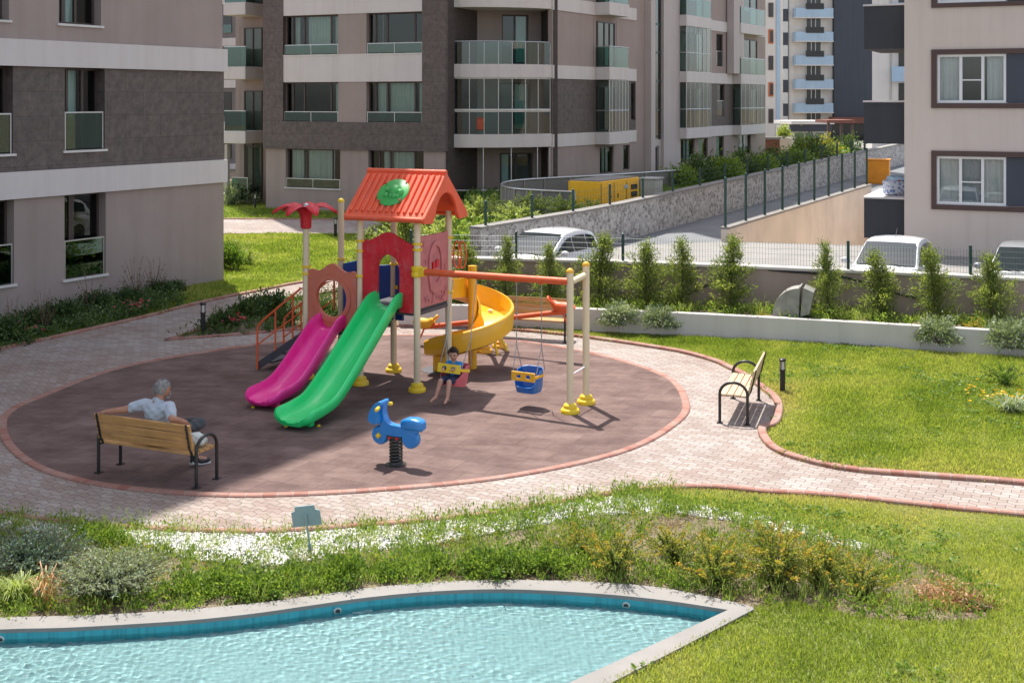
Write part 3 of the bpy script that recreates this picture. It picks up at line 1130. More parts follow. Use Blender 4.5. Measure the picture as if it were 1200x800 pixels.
def wall(fac, s0, s1, z0, z1, mat, parent, name='wall', ops=(), o=0.0, depth=.24, uvoff=0):
    """facade panel with real openings and reveals; UV = metres"""
    if s1 < s0:
        s0, s1 = s1, s0
    ops = [(max(min(a, b), s0), min(max(a, b), s1), max(min(c, d), z0), min(max(c, d), z1)) for a, b, c, d in ops]
    ops = [q for q in ops if q[1] - q[0] > .02 and q[3] - q[2] > .02]
    S = sorted({s0, s1, *[q[0] for q in ops], *[q[1] for q in ops]})
    Z = sorted({z0, z1, *[q[2] for q in ops], *[q[3] for q in ops]})
    V, Fc, UV = [], [], []

    def quad(p):
        n = len(V)
        V.extend([fac.P(*q) for q in p])
        Fc.append((n, n + 1, n + 2, n + 3))
        UV.extend([(q[0] - q[2] + uvoff, q[1]) for q in p])
    for i in range(len(S) - 1):
        for j in range(len(Z) - 1):
            cs, cz = (S[i] + S[i + 1]) / 2, (Z[j] + Z[j + 1]) / 2
            if any(q[0] < cs < q[1] and q[2] < cz < q[3] for q in ops):
                continue
            quad([(S[i], Z[j], o), (S[i + 1], Z[j], o), (S[i + 1], Z[j + 1], o), (S[i], Z[j + 1], o)])
    for a, b, c, d in ops:
        k = o - depth
        quad([(a, c, o), (a, d, o), (a, d, k), (a, c, k)])
        quad([(b, c, k), (b, d, k), (b, d, o), (b, c, o)])
        quad([(a, c, o), (a, c, k), (b, c, k), (b, c, o)])
        quad([(a, d, o), (b, d, o), (b, d, k), (a, d, k)])
    # outer rim so that a panel standing proud has thickness
    for (sa, za, sb, zb) in ((s0, z0, s1, z0), (s1, z0, s1, z1), (s1, z1, s0, z1), (s0, z1, s0, z0)):
        quad([(sa, za, o), (sa, za, o - .22), (sb, zb, o - .22), (sb, zb, o)])
    me = bpy.data.meshes.new(name)
    me.from_pydata(V, [], Fc)
    uvl = me.uv_layers.new(name='UVMap')
    uvl.data.foreach_set('uv', [c for u in UV for c in u])
    me.update()
    return put(name, me, mat, parent)


def fbox(mb, fac, s0, s1, z0, z1, o0, o1):
    if s0 > s1:
        s0, s1 = s1, s0
    if o0 > o1:
        o0, o1 = o1, o0
    p = [fac.P(s0, 0, o0), fac.P(s1, 0, o0), fac.P(s1, 0, o1), fac.P(s0, 0, o1)]
    mb.hexa([(q[0], q[1], z0) for q in p] + [(q[0], q[1], z1) for q in p])
    return mb


def curtain(fac, s0, s1, z0, z1, o, mat, parent, amp=.035, wave=.16):
    if s1 < s0:
        s0, s1 = s1, s0
    n = max(6, int((s1 - s0) / .03))
    V, Fc = [], []
    ph = rnd.random() * 6
    for i in range(n + 1):
        s = s0 + (s1 - s0) * i / n
        w = amp * math.sin(s / wave * 2 * PI + ph + math.sin(s * 5 + ph)) + amp * .4 * math.sin(s * 17 + ph)
        V += [fac.P(s, z0, o + w), fac.P(s, z1, o + w * .7)]
    for i in range(n):
        Fc.append((2 * i, 2 * i + 2, 2 * i + 3, 2 * i + 1))
    me = bpy.data.meshes.new('curtain')
    me.from_pydata(V, [], Fc)
    me.polygons.foreach_set('use_smooth', [True] * len(Fc))
    me.update()
    return put('curtain', me, mat, parent)


def window(fac, q, parent, splits=(), o=-.22, fr=.055, fmat=None, curt=None, sill=True, rail=0.0, sill_o=None, room=1.6, wall_o=0.0, bars=(), glassm=None, rail_o=None):
    """thing > window (frame) > pane, curtain, sill, balustrade"""
    s0, s1, z0, z1 = min(q[0], q[1]), max(q[0], q[1]), min(q[2], q[3]), max(q[2], q[3])
    fmat = fmat or M['winframe']
    m = MB()
    fbox(m, fac, s0, s0 + fr, z0, z1, o, o + .07)
    fbox(m, fac, s1 - fr, s1, z0, z1, o, o + .07)
    fbox(m, fac, s0 + fr, s1 - fr, z0, z0 + fr, o, o + .07)
    fbox(m, fac, s0 + fr, s1 - fr, z1 - fr, z1, o, o + .07)
    for t in splits:
        c = s0 + (s1 - s0) * t
        fbox(m, fac, c - fr * .6, c + fr * .6, z0 + fr, z1 - fr, o + .001, o + .066)
    for (ta, tb, tz) in bars:
        fbox(m, fac, s0 + (s1 - s0) * ta + fr * .6, s0 + (s1 - s0) * tb - fr * .6, z0 + (z1 - z0) * tz - .02, z0 + (z1 - z0) * tz + .02, o + .002, o + .06)
    w = m.build('window', fmat, parent)
    g = MB().add([fac.P(s0 + fr, z0 + fr, o + .03), fac.P(s1 - fr, z0 + fr, o + .03), fac.P(s1 - fr, z1 - fr, o + .03), fac.P(s0 + fr, z1 - fr, o + .03)], [(0, 1, 2, 3)])
    g.build('pane', glassm or M['glass'], w, fix=False)
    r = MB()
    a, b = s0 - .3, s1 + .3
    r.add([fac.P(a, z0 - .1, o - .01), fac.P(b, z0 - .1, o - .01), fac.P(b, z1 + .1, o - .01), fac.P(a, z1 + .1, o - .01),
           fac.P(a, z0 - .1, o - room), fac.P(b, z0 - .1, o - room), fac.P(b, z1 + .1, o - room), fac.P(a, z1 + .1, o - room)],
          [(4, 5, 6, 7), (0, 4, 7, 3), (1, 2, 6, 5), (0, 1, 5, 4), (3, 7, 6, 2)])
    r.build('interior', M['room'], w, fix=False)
    for c in (curt or ()):
        curtain(fac, s0 + (s1 - s0) * c[0], s0 + (s1 - s0) * c[1], z0 + .05, z1 - .05, o - .15, c[2] if len(c) > 2 else M['curtain'], w)
    if sill:
        so = sill_o if sill_o is not None else wall_o + .05
        fbox(MB(), fac, s0 - .06, s1 + .06, z0 - .06, z0 - .003, o, so).build('sill', M['sill'], w)
    if rail:
        ro = rail_o if rail_o is not None else wall_o - .05
        g = MB()
        fbox(g, fac, s0 + .02, s1 - .02, z0 + .03, z0 + rail, ro - .008, ro + .008)
        rr = g.build('balustrade', M['rail_glass'], w)
        h = MB()
        fbox(h, fac, s0 + .02, s1 - .02, z0 + rail + .001, z0 + rail + .035, ro - .02, ro + .02)
        k = max(1, int((s1 - s0) / 1.3))
        for i in range(k + 1):
            c = s0 + .04 + (s1 - s0 - .08) * i / k
            fbox(h, fac, c - .014, c + .014, z0 + .003, z0 + rail, ro + .009, ro + .024)
        h.build('handrail', M['metal'], w)
    return w


def OP(fac, x0, x1, y0, y1):
    """pixel rectangle to an opening (rows measured at its middle column)"""
    xm = (x0 + x1) / 2
    return (fac.s(x0), fac.s(x1), fac.z(xm, y1), fac.z(xm, y0))


LV = [3.0 + 3.15 * k for k in range(10)]        # undersides of the white slab bands

# ---- left building
lb = thing('apartment_building', 'brown and dark stone apartment block at the left edge with white bands', 'building', (-8.25, 34.96, 0))


def at_home(parent):
    """children were built in world metres: keep them there"""
    inv = Matrix.Translation(-Vector(parent.location))

    def rec(o):
        for ch in o.children:
            if ch.type == 'MESH' and not ch.get('_moved'):
                ch.data.transform(inv)
                ch['_moved'] = 1
            rec(ch)
    rec(parent)
    for o in list(bpy.data.objects):
        if '_moved' in o:
            del o['_moved']


FL = Fac((-8.25, 34.96), VD)
S0 = -32
g_ops = [OP(FL, 75.5, 124, 227, 324), OP(FL, -32, 16.5, 236, 336)]
s_ops = [OP(FL, 75.5, 122.5, 79, 175.5), OP(FL, -32, 15, 76, 181)]
s_ops = [(a, b, c, 6.0) for a, b, c, d in s_ops]
t_ops = [OP(FL, 69, 118.5, -70, 29), OP(FL, -32, 10.5, -75, 22.5)]
g_ops = [(a, b, c, 2.84) for a, b, c, d in g_ops]
wall(FL, S0, 0, -.1, 2.85, M['taupe'], lb, 'wall', g_ops, 0, .34)
wall(FL, S0, .06, 2.85, 3.49, M['band'], lb, 'band', (), .10)
wall(FL, S0, 0, 3.49, 6.0, M['stone'], lb, 'stone_cladding', s_ops, .01, .35)
wall(FL, S0, .06, 6.0, 6.64, M['band'], lb, 'band', (), .10)
wall(FL, S0, -.05, 6.64, 9.2, M['taupe'], lb, 'wall', t_ops, 0, .34)
wall(FL, S0, .06, 9.2, 9.84, M['band'], lb, 'band', (), .10)
up = MB()
fbox(up, FL, S0, -.05, 9.84, 31.0, -12, -.02)
up.build('upper_storeys', M['taupe'], lb)
rf = MB()  # unseen roof overhang and upper block, added to shape the playground's shade
fbox(rf, FL, S0, .6, 30.0, 31.2, -12, 1.5)
fbox(rf, FL, -3.0, 1.1, 14, 29.9, -9, -.6)
rf.build('shade_overhang', M['band'], lb)
bk = MB()
fbox(bk, FL, S0, -.04, -.1, 9.9, -12, -2.3)
bk.build('rear_block', M['taupe'], lb)
ew = MB()                                            # end wall closing the thin facade
fbox(ew, FL, -.30, -.055, -.1, 9.9, -2.3, -.26)
ew.build('end_wall', M['taupe'], lb)
for i, q in enumerate(g_ops):
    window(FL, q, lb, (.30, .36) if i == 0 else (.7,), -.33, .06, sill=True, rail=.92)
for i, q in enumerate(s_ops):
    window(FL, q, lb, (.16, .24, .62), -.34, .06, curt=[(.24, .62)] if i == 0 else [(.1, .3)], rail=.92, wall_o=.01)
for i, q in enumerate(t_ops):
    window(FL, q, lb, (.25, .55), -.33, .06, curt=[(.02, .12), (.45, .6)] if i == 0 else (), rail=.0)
at_home(lb)

# ---- middle building
mb = thing('apartment_building', 'large apartment block behind the playground with curved glass balconies', 'building', (-3, 56, 0))
FM = Fac((-7.37, 56.1), UD)
sL, sA, sB, sC, sD, sR = (FM.s(x) for x in (308, 331.5, 395.5, 428.5, 494.5, 522))
zb = [2.90, 4.17, 6.02, 7.30, 9.15, 10.43, 12.3]
win_t = [sA, sB], [sC, sD]
# ground storey
gq = [OP(FM, 333, 397, 177, 220.5), OP(FM, 430, 495, 177, 222)]
gq = [(a, b, c, 2.895) for a, b, c, d in gq]
wall(FM, sL + .1, sR - .1, -.1, zb[0], M['taupe'], mb, 'wall', gq, -.12, .3)
# dark stone frame
wall(FM, sL, sR, zb[0], zb[1], M['stone'], mb, 'stone_frame', (), 0)
wall(FM, sL, sA, zb[1], 31, M['stone'], mb, 'stone_frame', (), 0)
wall(FM, sD, sR, zb[1], 31, M['stone'], mb, 'stone_frame', (), 0)
for k in range(8):
    z0, z1 = zb[1] + 3.13 * k, zb[2] + 3.13 * k
    wall(FM, sA, sD, z1, z1 + 1.28, M['band'], mb, 'band', (), -.03)
    wall(FM, sA, sD, z0, z1, M['taupe'], mb, 'wall', [(sA, sB, z0 + .003, z1 - .003), (sC, sD, z0 + .003, z1 - .003)] if k < 3 else (), -.06, .34)
cm, cc = M['curtain'], M['curtain2']
window(FM, gq[0], mb, (.30, .82), -.4, .06, curt=[(.02, .28), (.33, .82)], rail=.40, wall_o=-.12)
window(FM, gq[1], mb, (.16, .36, .80), -.4, .06, curt=[(.2, .35), (.38, .78)], rail=.40, wall_o=-.12)
cur = [([], [(.0, .28), (.36, .76)]), ([(.12, .28), (.36, .8), (.86, .98)], [(.12, .25)]), ([(.1, .7)], [(.2, .8)])]
cur = [([(.86, .97)], [(.12, .27), (.34, .8), (.86, .99)]), ([(.12, .2), (.36, .80), (.86, .98)], [(.2, .22)]), ([(.1, .7)], [(.2, .8)])]
for k in range(3):
    z0, z1 = zb[1] + 3.13 * k, zb[2] + 3.13 * k
    for j, (a, b) in enumerate(win_t):
        window(FM, (a + .003, b - .003, z0 + .004, z1 - .004), mb, (.12, .33, .82), -.38, .06, curt=cur[k][j], rail=.44, wall_o=-.06, room=2.2)
core = MB()
fbox(core, FM, sL + .05, sR - .05, -.1, 31, -14, -3.2)
fbox(core, FM, sL + .05, sL + .25, -.1, 31, -3.2, -.25)
fbox(core, FM, sR - .25, sR - .02, -.1, 31, -3.2, -.25)
core.build('core', M['stone'], mb)
# left wing with glass balconies seen past the left building
FW = FM.shifted(-2.4)
wall(FW, FW.s(276), FW.s(312), -.1, 31, M['taupe'], mb, 'wing_wall', (), 0)
for k in range(4):
    z0 = LV[k] + .05
    m = MB()
    fbox(m, FW, FW.s(283.5), FW.s(309), z0, z0 + .62, 0, 1.5)
    bal = m.build('balcony', M['band'], mb, bevel=.03)
    g = MB()
    fbox(g, FW, FW.s(284.5), FW.s(309), z0 + .62, z0 + 1.58, 1.43, 1.45)
    fbox(g, FW, FW.s(284.5), FW.s(284.5) + .02, z0 + .62, z0 + 1.58, .1, 1.43)
    g.build('balustrade', M['rail_glass'], bal)
    h = MB()
    fbox(h, FW, FW.s(284.5) - .02, FW.s(309), z0 + 1.581, z0 + 1.62, 1.40, 1.48)
    h.build('handrail', M['metal'], bal)
    window(FW, (FW.s(287), FW.s(308), z0 + .65 if k else .2, z0 + 2.6), mb, (.5,), .02, .05, curt=[(.1, .4)], sill=False, room=.3)
window(FW, (FW.s(289), FW.s(308), .25, 2.9), mb, (.45,), .02, .06, sill=False, room=.3, rail=1.1, rail_o=1.2)
wall(FW, FW.s(283.5), FW.s(286.5), 0, 3.0, M['pillar'], mb, 'pillar', (), 1.4)
# balcony stack in the recess
B0, B1 = Vector(((531 - 600) / F * 54.9, 54.9)), Vector(((646.5 - 600) / F * 56.0, 56.0))
FB = Fac(B0, B1 - B0)
wB = (B1 - B0).length
FBk = FB.shifted(-1.9)


def bow(o=0.0, k=14, amp=.55, ins=0.0):
    out = []
    for i in range(k + 1):
        t = i / k
        s = ins + (wB - 2 * ins) * t
        out.append(V2(FB.P(s, 0, o + amp * math.sin(PI * t) ** .8)))
    return out


back = [V2(FBk.P(wB, 0, 0)), V2(FBk.P(0, 0, 0))]
for k in range(-1, 4):
    z0 = LV[0] + .05 + 3.15 * k
    if k < 0:
        fr_ = bow()
        continue
    m = MB().prism([tuple(p) for p in bow()] + [tuple(p) for p in back], z0, z0 + .60)
    bal = m.build('balcony', M['band'], mb, bevel=.02)
    zt = z0 + .6
    line = bow(-.06, 14, .55, .06)
    glb = MB()
    for i in range(len(line) - 1):
        a, b = line[i], line[i + 1]
        glb.add([(a.x, a.y, zt), (b.x, b.y, zt), (b.x, b.y, zt + 1.0), (a.x, a.y, zt + 1.0)], [(0, 1, 2, 3)])
    glb.build('balustrade', M['rail_glass'], bal, fix=False)
    h = MB().tube([(p.x, p.y, zt + 1.02) for p in line], .03, 6)
    for i in range(0, len(line), 2):
        h.tube([(line[i].x, line[i].y, zt), (line[i].x, line[i].y, zt + 1.0)], .018, 5)
    if k == 0:                                       # this storey is glazed in up to the slab above
        for i in range(0, len(line), 2):
            h.tube([(line[i].x, line[i].y, zt + 1.0), (line[i].x, line[i].y, zt + 2.54)], .02, 5)
        h.tube([(p.x, p.y, zt + 2.52) for p in line], .04, 6)
        h.tube([(p.x, p.y, zt + 1.09) for p in line], .05, 6)
    h.build('handrail', M['sill'] if k == 0 else M['metal'], bal, smooth=40)
    if k == 0:
        g2 = MB()
        for i in range(len(line) - 1):
            a, b = line[i], line[i + 1]
            g2.add([(a.x, a.y, zt + 1.02), (b.x, b.y, zt + 1.02), (b.x, b.y, zt + 2.53), (a.x, a.y, zt + 2.53)], [(0, 1, 2, 3)])
        g2.build('glazing', M['glass'], bal, fix=False)
wall(FBk, -.4, wB + .4, -.1, 31, M['taupe'], mb, 'balcony_back_wall', [(.3, 1.5, .3, 2.7), (2.6, 4.2, .3, 2.7), (.2, 1.2, 3.75, 6.0), (2.5, 4.1, 3.75, 6.0), (.3, 1.1, 6.9, 9.2), (2.7, 4.0, 6.9, 9.2)], 0, .2)
for q in ((.3, 1.5, .3, 2.7), (2.6, 4.2, .3, 2.7), (.2, 1.2, 3.75, 6.0), (2.5, 4.1, 3.75, 6.0), (.3, 1.1, 6.9, 9.2), (2.7, 4.0, 6.9, 9.2)):
    window(FBk, q, mb, (.5,), -.16, .07, curt=[(.55, .95)] if q[0] > 2 and q[2] > 1 else [(.1, .3)], sill=False)
sidew = MB()
fbox(sidew, FB, -.45, -.02, -.1, 31, -2.2, -.25)
fbox(sidew, FB, wB + .02, wB + .3, -.1, 31, -2.2, -.05)
sidew.build('recess_side', M['stone'], mb)
# ground-floor glazing and garden balustrade
gb = MB()
gh = MB()
ln = bow(-.1, 14, .4, .06)
for i in range(len(ln) - 1):
    a, b = ln[i], ln[i + 1]
    gb.add([(a.x, a.y, .1), (b.x, b.y, .1), (b.x, b.y, 1.1), (a.x, a.y, 1.1)], [(0, 1, 2, 3)])
gh.tube([(p.x, p.y, 1.12) for p in ln], .03, 6)
for i in range(0, len(ln), 2):
    gh.tube([(ln[i].x, ln[i].y, 0), (ln[i].x, ln[i].y, 1.1)], .02, 5)
for i in (0, 4, 8, 12, 14):
    gh.tube([(ln[i].x, ln[i].y, 1.1), (ln[i].x, ln[i].y, 3.03)], .03, 5)
go = gb.build('garden_balustrade', M['rail_glass'], mb, fix=False)
gh.build('handrail', M['metal'], go, smooth=40)
# corner pier and the long side going back
KX = V2(((662 - 600) / F * 57.0, 57.0))
FK = Fac(B1 + (B1 - B0).normalized() * .02, KX - B1)
wK = (KX - B1).length
FV = Fac(KX, VD)
sv = FV.s
LB = [(3.02, 3.62), (6.17, 6.79), (9.32, 9.94)]
for (f, a, b) in ((FK, 0, wK), (FV, 0, sv(745))):
    z = -.1
    for i, (z0, z1) in enumerate(LB):
        mat, nm = (M['taupe'], 'wall') if i != 1 else (M['stone'], 'stone_cladding')
        ops_ = []
        if f is FV:
            if i == 0:
                ops_ = [OP(FV, 703, 719, 172, 203), OP(FV, 730, 738, 170, 199)]
            if i == 1:
                ops_ = [OP(FV, 739, 744.5, 97, 141)]
            ops_ = [(p[0], p[1], max(p[2], z + .2), min(p[3], z0 - .02)) for p in ops_]
        wall(f, a, b, z, z0, mat, mb, nm, ops_, 0, .2)
        for q in ops_:
            window(f, q, mb, (.5,) if q[1] - q[0] > 1 else (), -.15, .05, curt=[(.5, .95)], sill=False, room=.9)
        wall(f, a, b, z0, z1, M['band'], mb, 'band', (), .05)
        z = z1
    wall(f, a, b, z, 31, M['taupe'], mb, 'wall', (), 0)


def bay(px0, px1, o, levels, parent, rails, glazed, doors=True, px_end=None):
    """projecting balcony stack on the long side"""
    s0, s1 = sv(px0), px_end if px_end is not None else sv(px1)
    # the front face ends where px1 falls on the projecting plane
    s1 = FV.shifted(o).s(px1)
    for i, (z0, z1) in enumerate(levels):
        m = MB()
        fbox(m, FV, s0, s1, z0, z1, .051, o)
        bal = m.build('balcony', M['band'], parent, bevel=.02)
        top = levels[i + 1][0] if i + 1 < len(levels) else z1 + 2.55
        g, h = MB(), MB()
        if i in rails or i in glazed:
            hh = 1.0 if i in rails else 1.05
            g.add([FV.P(s0 + .04, z1, o - .04), FV.P(s1 - .04, z1, o - .04), FV.P(s1 - .04, z1 + hh, o - .04), FV.P(s0 + .04, z1 + hh, o - .04)], [(0, 1, 2, 3)])
            g.add([FV.P(s0 + .04, z1, .1), FV.P(s0 + .04, z1, o - .04), FV.P(s0 + .04, z1 + hh, o - .04), FV.P(s0 + .04, z1 + hh, .1)], [(0, 1, 2, 3)])
            h.tube([FV.P(s0 + .04, z1 + hh, .06), FV.P(s0 + .04, z1 + hh, o - .04), FV.P(s1 - .04, z1 + hh, o - .04)], .03, 6)
        if i in glazed:
            g.add([FV.P(s0 + .04, z1 + 1.06, o - .04), FV.P(s1 - .04, z1 + 1.06, o - .04), FV.P(s1 - .04, top, o - .04), FV.P(s0 + .04, top, o - .04)], [(0, 1, 2, 3)])
            g.add([FV.P(s0 + .04, z1 + 1.06, .1), FV.P(s0 + .04, z1 + 1.06, o - .04), FV.P(s0 + .04, top, o - .04), FV.P(s0 + .04, top, .1)], [(0, 1, 2, 3)])
            k = 6
            for j in range(k + 1):
                s = s0 + .04 + (s1 - s0 - .08) * j / k
                h.tube([FV.P(s, z1, o - .04), FV.P(s, top - .01, o - .04)], .022, 4)
        g.build('balustrade', M['glass'] if i in glazed else M['rail_glass'], bal, fix=False)
        if h.v:
            h.build('handrail', M['metal'], bal)
        zz = z1 + .05
        window(FV, (s0 + .15, s1 - .15, zz, zz + 2.2), parent, (.4, .7), .02, .06, curt=glazed.get(i) if isinstance(glazed, dict) else None, sill=False, room=.25)


bay(697, 737.5, .8, LB, mb, (1, 2), {0: [(.15, .95, cc)]})
# stair tower: pale fins, green glass strip, door
wall(FV, sv(745), sv(756), -.1, 31, M['taupe'], mb, 'wall', (), 0)
m = MB()
fbox(m, FV, sv(756), sv(761), -.1, 31, -.2, .35)
fbox(m, FV, sv(775.5), sv(795), -.1, 31, -.2, .12)
m.build('pillar', M['pillar'], mb)
wall(FV, sv(761), sv(775.5), 3.05, 31, M['stair_glass'], mb, 'stair_glazing', (), -.05)
st = MB()
for k in range(12):
    fbox(st, FV, sv(761), sv(775.5), 4.6 + 1.55 * k, 4.68 + 1.55 * k, -.04, -.02)
st.build('glazing_bar', M['green_metal'], mb)
wall(FV, sv(761), sv(775.5), -.1, 3.05, M['pillar'], mb, 'wall', [OP(FV, 765, 773.5, 171, 203)], -.05, .2)
window(FV, OP(FV, 765, 773.5, 171, 203), mb, (), -.2, .09, M['metal'], sill=False, room=.6)
# section with the second and third bays
z = -.1
for i, (z0, z1) in enumerate(LB):
    mat, nm = (M['taupe'], 'wall') if i != 1 else (M['stone'], 'stone_cladding')
    ops_ = [[OP(FV, 798, 814, 163, 190), OP(FV, 819, 829.5, 162, 187), OP(FV, 839.5, 848.5, 158, 194), OP(FV, 865, 880, 155, 181)], [OP(FV, 840.5, 849, 98.5, 136)], [OP(FV, 839.5, 847.5, 40, 78)]][i]
    ops_ = [(p[0], p[1], max(p[2], z + .15), min(p[3], z0 - .02)) for p in ops_]
    wall(FV, sv(795), sv(897), z, z0, mat, mb, nm, ops_, 0, .2)
    for q in ops_:
        window(FV, q, mb, (.5,) if q[1] - q[0] > 1.5 else (), -.15, .06, curt=[(.5, .9)] if i == 0 else None, sill=False, room=.9, rail=.9 if i else 0)
    wall(FV, sv(795), sv(897), z0, z1, M['band'], mb, 'band', (), .05)
    z = z1
wall(FV, sv(795), sv(897), z, 31, M['taupe'], mb, 'wall', (), 0)
bay(794, 834, .55, LB, mb, (2,), {0: [(.1, .95, cc)], 1: [(.2, .9, cm)]})
m = MB()
fbox(m, FV, sv(851), sv(863), 6.8, 31, .06, .5)
m.build('pillar', M['pillar'], mb)
bay(858, 897, .6, LB, mb, (1, 2), {0: [(.1, .3, cm)]})
core = MB()
fbox(core, FV, .3, sv(897), -.1, 31, -13, -1.4)
fbox(core, FV, sv(897) - .3, sv(897), -.1, 31, -1.4, -.23)
core.build('core', M['taupe'], mb)
at_home(mb)

# ---- right building
rb = thing('apartment_building', 'pale beige apartment block at the right edge with brown framed windows', 'building', (12.5, 38.9, 0))
FR = Fac((12.49, 38.9), UD)
sr = FR.s
RW = [OP(FR, 1098, 1240, 63, 121), OP(FR, 1097.5, 1240, 184, 241.5), OP(FR, 1098.5, 1240, -58, 2)]
wall(FR, 0, sr(1420), -.1, 31, M['beige'], rb, 'wall', RW, 0, .2)
for q, (y0, y1) in zip(RW, ((57.5, 127), (177.5, 247), (-64, 8))):
    a, b, c, d = q
    e0s, zt, zo = sr(1091.5), FR.z(1150, y0), FR.z(1150, y1)
    m = MB()
    fbox(m, FR, e0s, a - .005, zo, zt, -.1, .06)
    fbox(m, FR, a - .003, b + .3, d + .004, zt, -.1, .06)
    fbox(m, FR, a - .003, b + .3, zo, c - .004, -.1, .06)
    m.build('window_surround', M['brown'], rb)
    wl = sr(1179)
    wi = (a + .01, wl, c + .01, d - .01)
    w = window(FR, wi, rb, (.345, .665), -.12, .075, M['whiteframe'], curt=[(.02, .33), (.36, .64, M['tee']), (.68, .98)] if y0 != 57.5 else [(.02, .33), (.72, .98)], sill=True, sill_o=.03, bars=[(.345, .665, .47)], room=1.5, glassm=M['clear_glass'])
    m = MB()
    fbox(m, FR, wl + .003, b - .01, c + .01, d - .01, -.15, -.04)
    m.build('dark_panel', M['slate'], rb)
m = MB()
fbox(m, FR, .02, sr(1420), -.1, 31, -12, -1.75)
fbox(m, FR, .02, .3, -.1, 31, -1.75, -.23)
m.build('core', M['beige'], rb)
for (y0, y1) in ((4, 57), (118, 169), (232, 281)):
    zt, z0 = FR.z(1035, y0), FR.z(1035, y1)
    m = MB()
    fbox(m, FR, sr(1010.5), -.012, z0, zt - .06, -4.2, -.35)
    bx = m.build('balcony', M['charcoal'], rb, bevel=.01)
    m = MB()
    fbox(m, FR, sr(1009.5), -.012, zt - .057, zt, -4.25, -.31)
    m.build('balcony_cap', M['band'], bx)
at_home(rb)

# ---- far buildings
def far_block(label, fac, s0, s1, h, depth, mat, name='apartment_building', z0=-.2):
    t = thing(name, label, 'building', (fac.P((s0 + s1) / 2, 0)[0], fac.P((s0 + s1) / 2, 0)[1], 0))
    m = MB()
    fbox(m, fac, s0, s1, z0, h, -depth, 0)
    m.build('wall', mat, t)
    return t


# grey block in the gap at the left
FG = Fac(((270 - 600) / F * 92, 92), UD)
t = far_block('grey apartment block with white bands in the gap beside the left block', FG, FG.s(225), FG.s(298), 30, 12, M['fargrey'])
for k in range(5):
    zc = FG.z(270, 147.5) + 3.15 * (k - 1)
    m = MB()
    fbox(m, FG, FG.s(225), FG.s(284), zc - .3, zc + .3, .003, .12)
    m.build('band', M['band'], t)
    w = MB()
    fbox(w, FG, FG.s(262), FG.s(271.5), zc + .75, zc + 2.55, .003, .04)
    wi = w.build('window', M['darkwin'], t)
    w = MB()
    fbox(w, FG, FG.s(262), FG.s(271.5), zc + .7, zc + 1.3, .05, .06)
    w.build('balustrade', M['rail_glass'], wi)
at_home(t)
# beige block with coloured windows, then the white block with blue balconies
FO = Fac(((905 - 600) / F * 130, 130), (.985, .17))
t = far_block('beige far block with orange window surrounds beside the blue balcony block', FO, FO.s(880), FO.s(917.5), 34, 14, M['farwhite'])
for k in range(6):
    zc = FO.z(905, 136 - 31 * k)
    m = MB()
    fbox(m, FO, FO.s(900.5), FO.s(906), zc - .75, zc + .75, .003, .1)
    pw_ = m.build('window', M['orange_p'] if k % 2 else M['winframe'], t)
    m = MB()
    fbox(m, FO, FO.s(902), FO.s(905.6), zc - .6, zc + .6, .103, .12)
    m.build('pane', M['darkwin'], pw_)
m = MB()
fbox(m, FO, FO.s(909.5), FO.s(914), 0, 33, .003, .08)
m.build('blue_strip', M['blue'], t)
at_home(t)
FX = Fac(((950 - 600) / F * 156, 156), (.995, .10))
t = far_block('tall white far block with pale blue balconies and a blank slate grey flank', FX, FX.s(916), FX.s(975.5), 40, 14, M['farwhite'])
m = MB()
fbox(m, FX, FX.s(915.5), FX.s(923.5), 0, 40, .003, .25)
m.build('slate_strip', M['slate'], t)
for k in range(8):
    zc = FX.z(950, 150 - 27.6 * k)
    m = MB()
    fbox(m, FX, FX.s(916.5), FX.s(922.5), zc + .1, zc + 1.5, .253, .3)
    m.build('window', M['metal'], t)
    m = MB()
    fbox(m, FX, FX.s(944), FX.s(962), zc + .05, zc + 1.9, .003, .06)
    wi = m.build('window', M['darkwin'], t)
    m = MB()
    for xx in (944, 950, 955, 961.5):
        fbox(m, FX, FX.s(xx), FX.s(xx + .8), zc + .05, zc + 1.9, .063, .1)
    m.build('frame', M['whiteframe'], wi)
    if k:
        m = MB()
        fbox(m, FX, FX.s(929), FX.s(972), zc - 1.0, zc + .15, .003, 1.4)
        bal = m.build('balcony', M['blue'], t)
        m = MB()
        fbox(m, FX, FX.s(940), FX.s(961), zc + .0, zc + .75, 1.403, 1.46)
        m.build('railing', M['black_metal'], bal)
        m = MB()
        fbox(m, FX, FX.s(928.6), FX.s(972.4), zc - 1.12, zc - 1.003, .003, 1.45)
        m.build('slab', M['farwhite'], bal)
fl = MB()
fbox(fl, FX, FX.s(975.6), FX.s(1024), 3.0, 40, -14, .6)
fl.build('flank_wall', M['slate'], t)
fl = MB()
fbox(fl, FX, FX.s(971), FX.s(1024), 2.2, 2.99, -14, 1.6)
fl.build('eaves', M['tilered'], t)
fl = MB()
fbox(fl, FX, FX.s(973), FX.s(1024), -.2, 2.19, -14, .3)
fl.build('shopfront', M['darkwin'], t)
at_home(t)
FY = Fac(((1040 - 600) / F * 120, 120), (.93, -.37))
t = far_block('white far block glimpsed between the dark balcony boxes', FY, FY.s(1022), FY.s(1120), 36, 12, M['farwhite'])
for k in range(4):
    zc = FY.z(1055, 105 - 37 * k)
    m = MB()
    fbox(m, FY, FY.s(1053), FY.s(1075), zc - 1.1, zc + .6, .003, .06)
    m.build('window', M['darkwin'], t)
    m = MB()
    fbox(m, FY, FY.s(1046), FY.s(1076), zc + .75, zc + 2.2, .003, 1.2)
    m.build('balcony', M['blue'], t)
m = MB()
m.tube([FY.P(FY.s(1043.5), .2, .08), FY.P(FY.s(1043.5), 36, .08)], .07, 6)
m.build('drainpipe', M['metal'], t)
at_home(t)
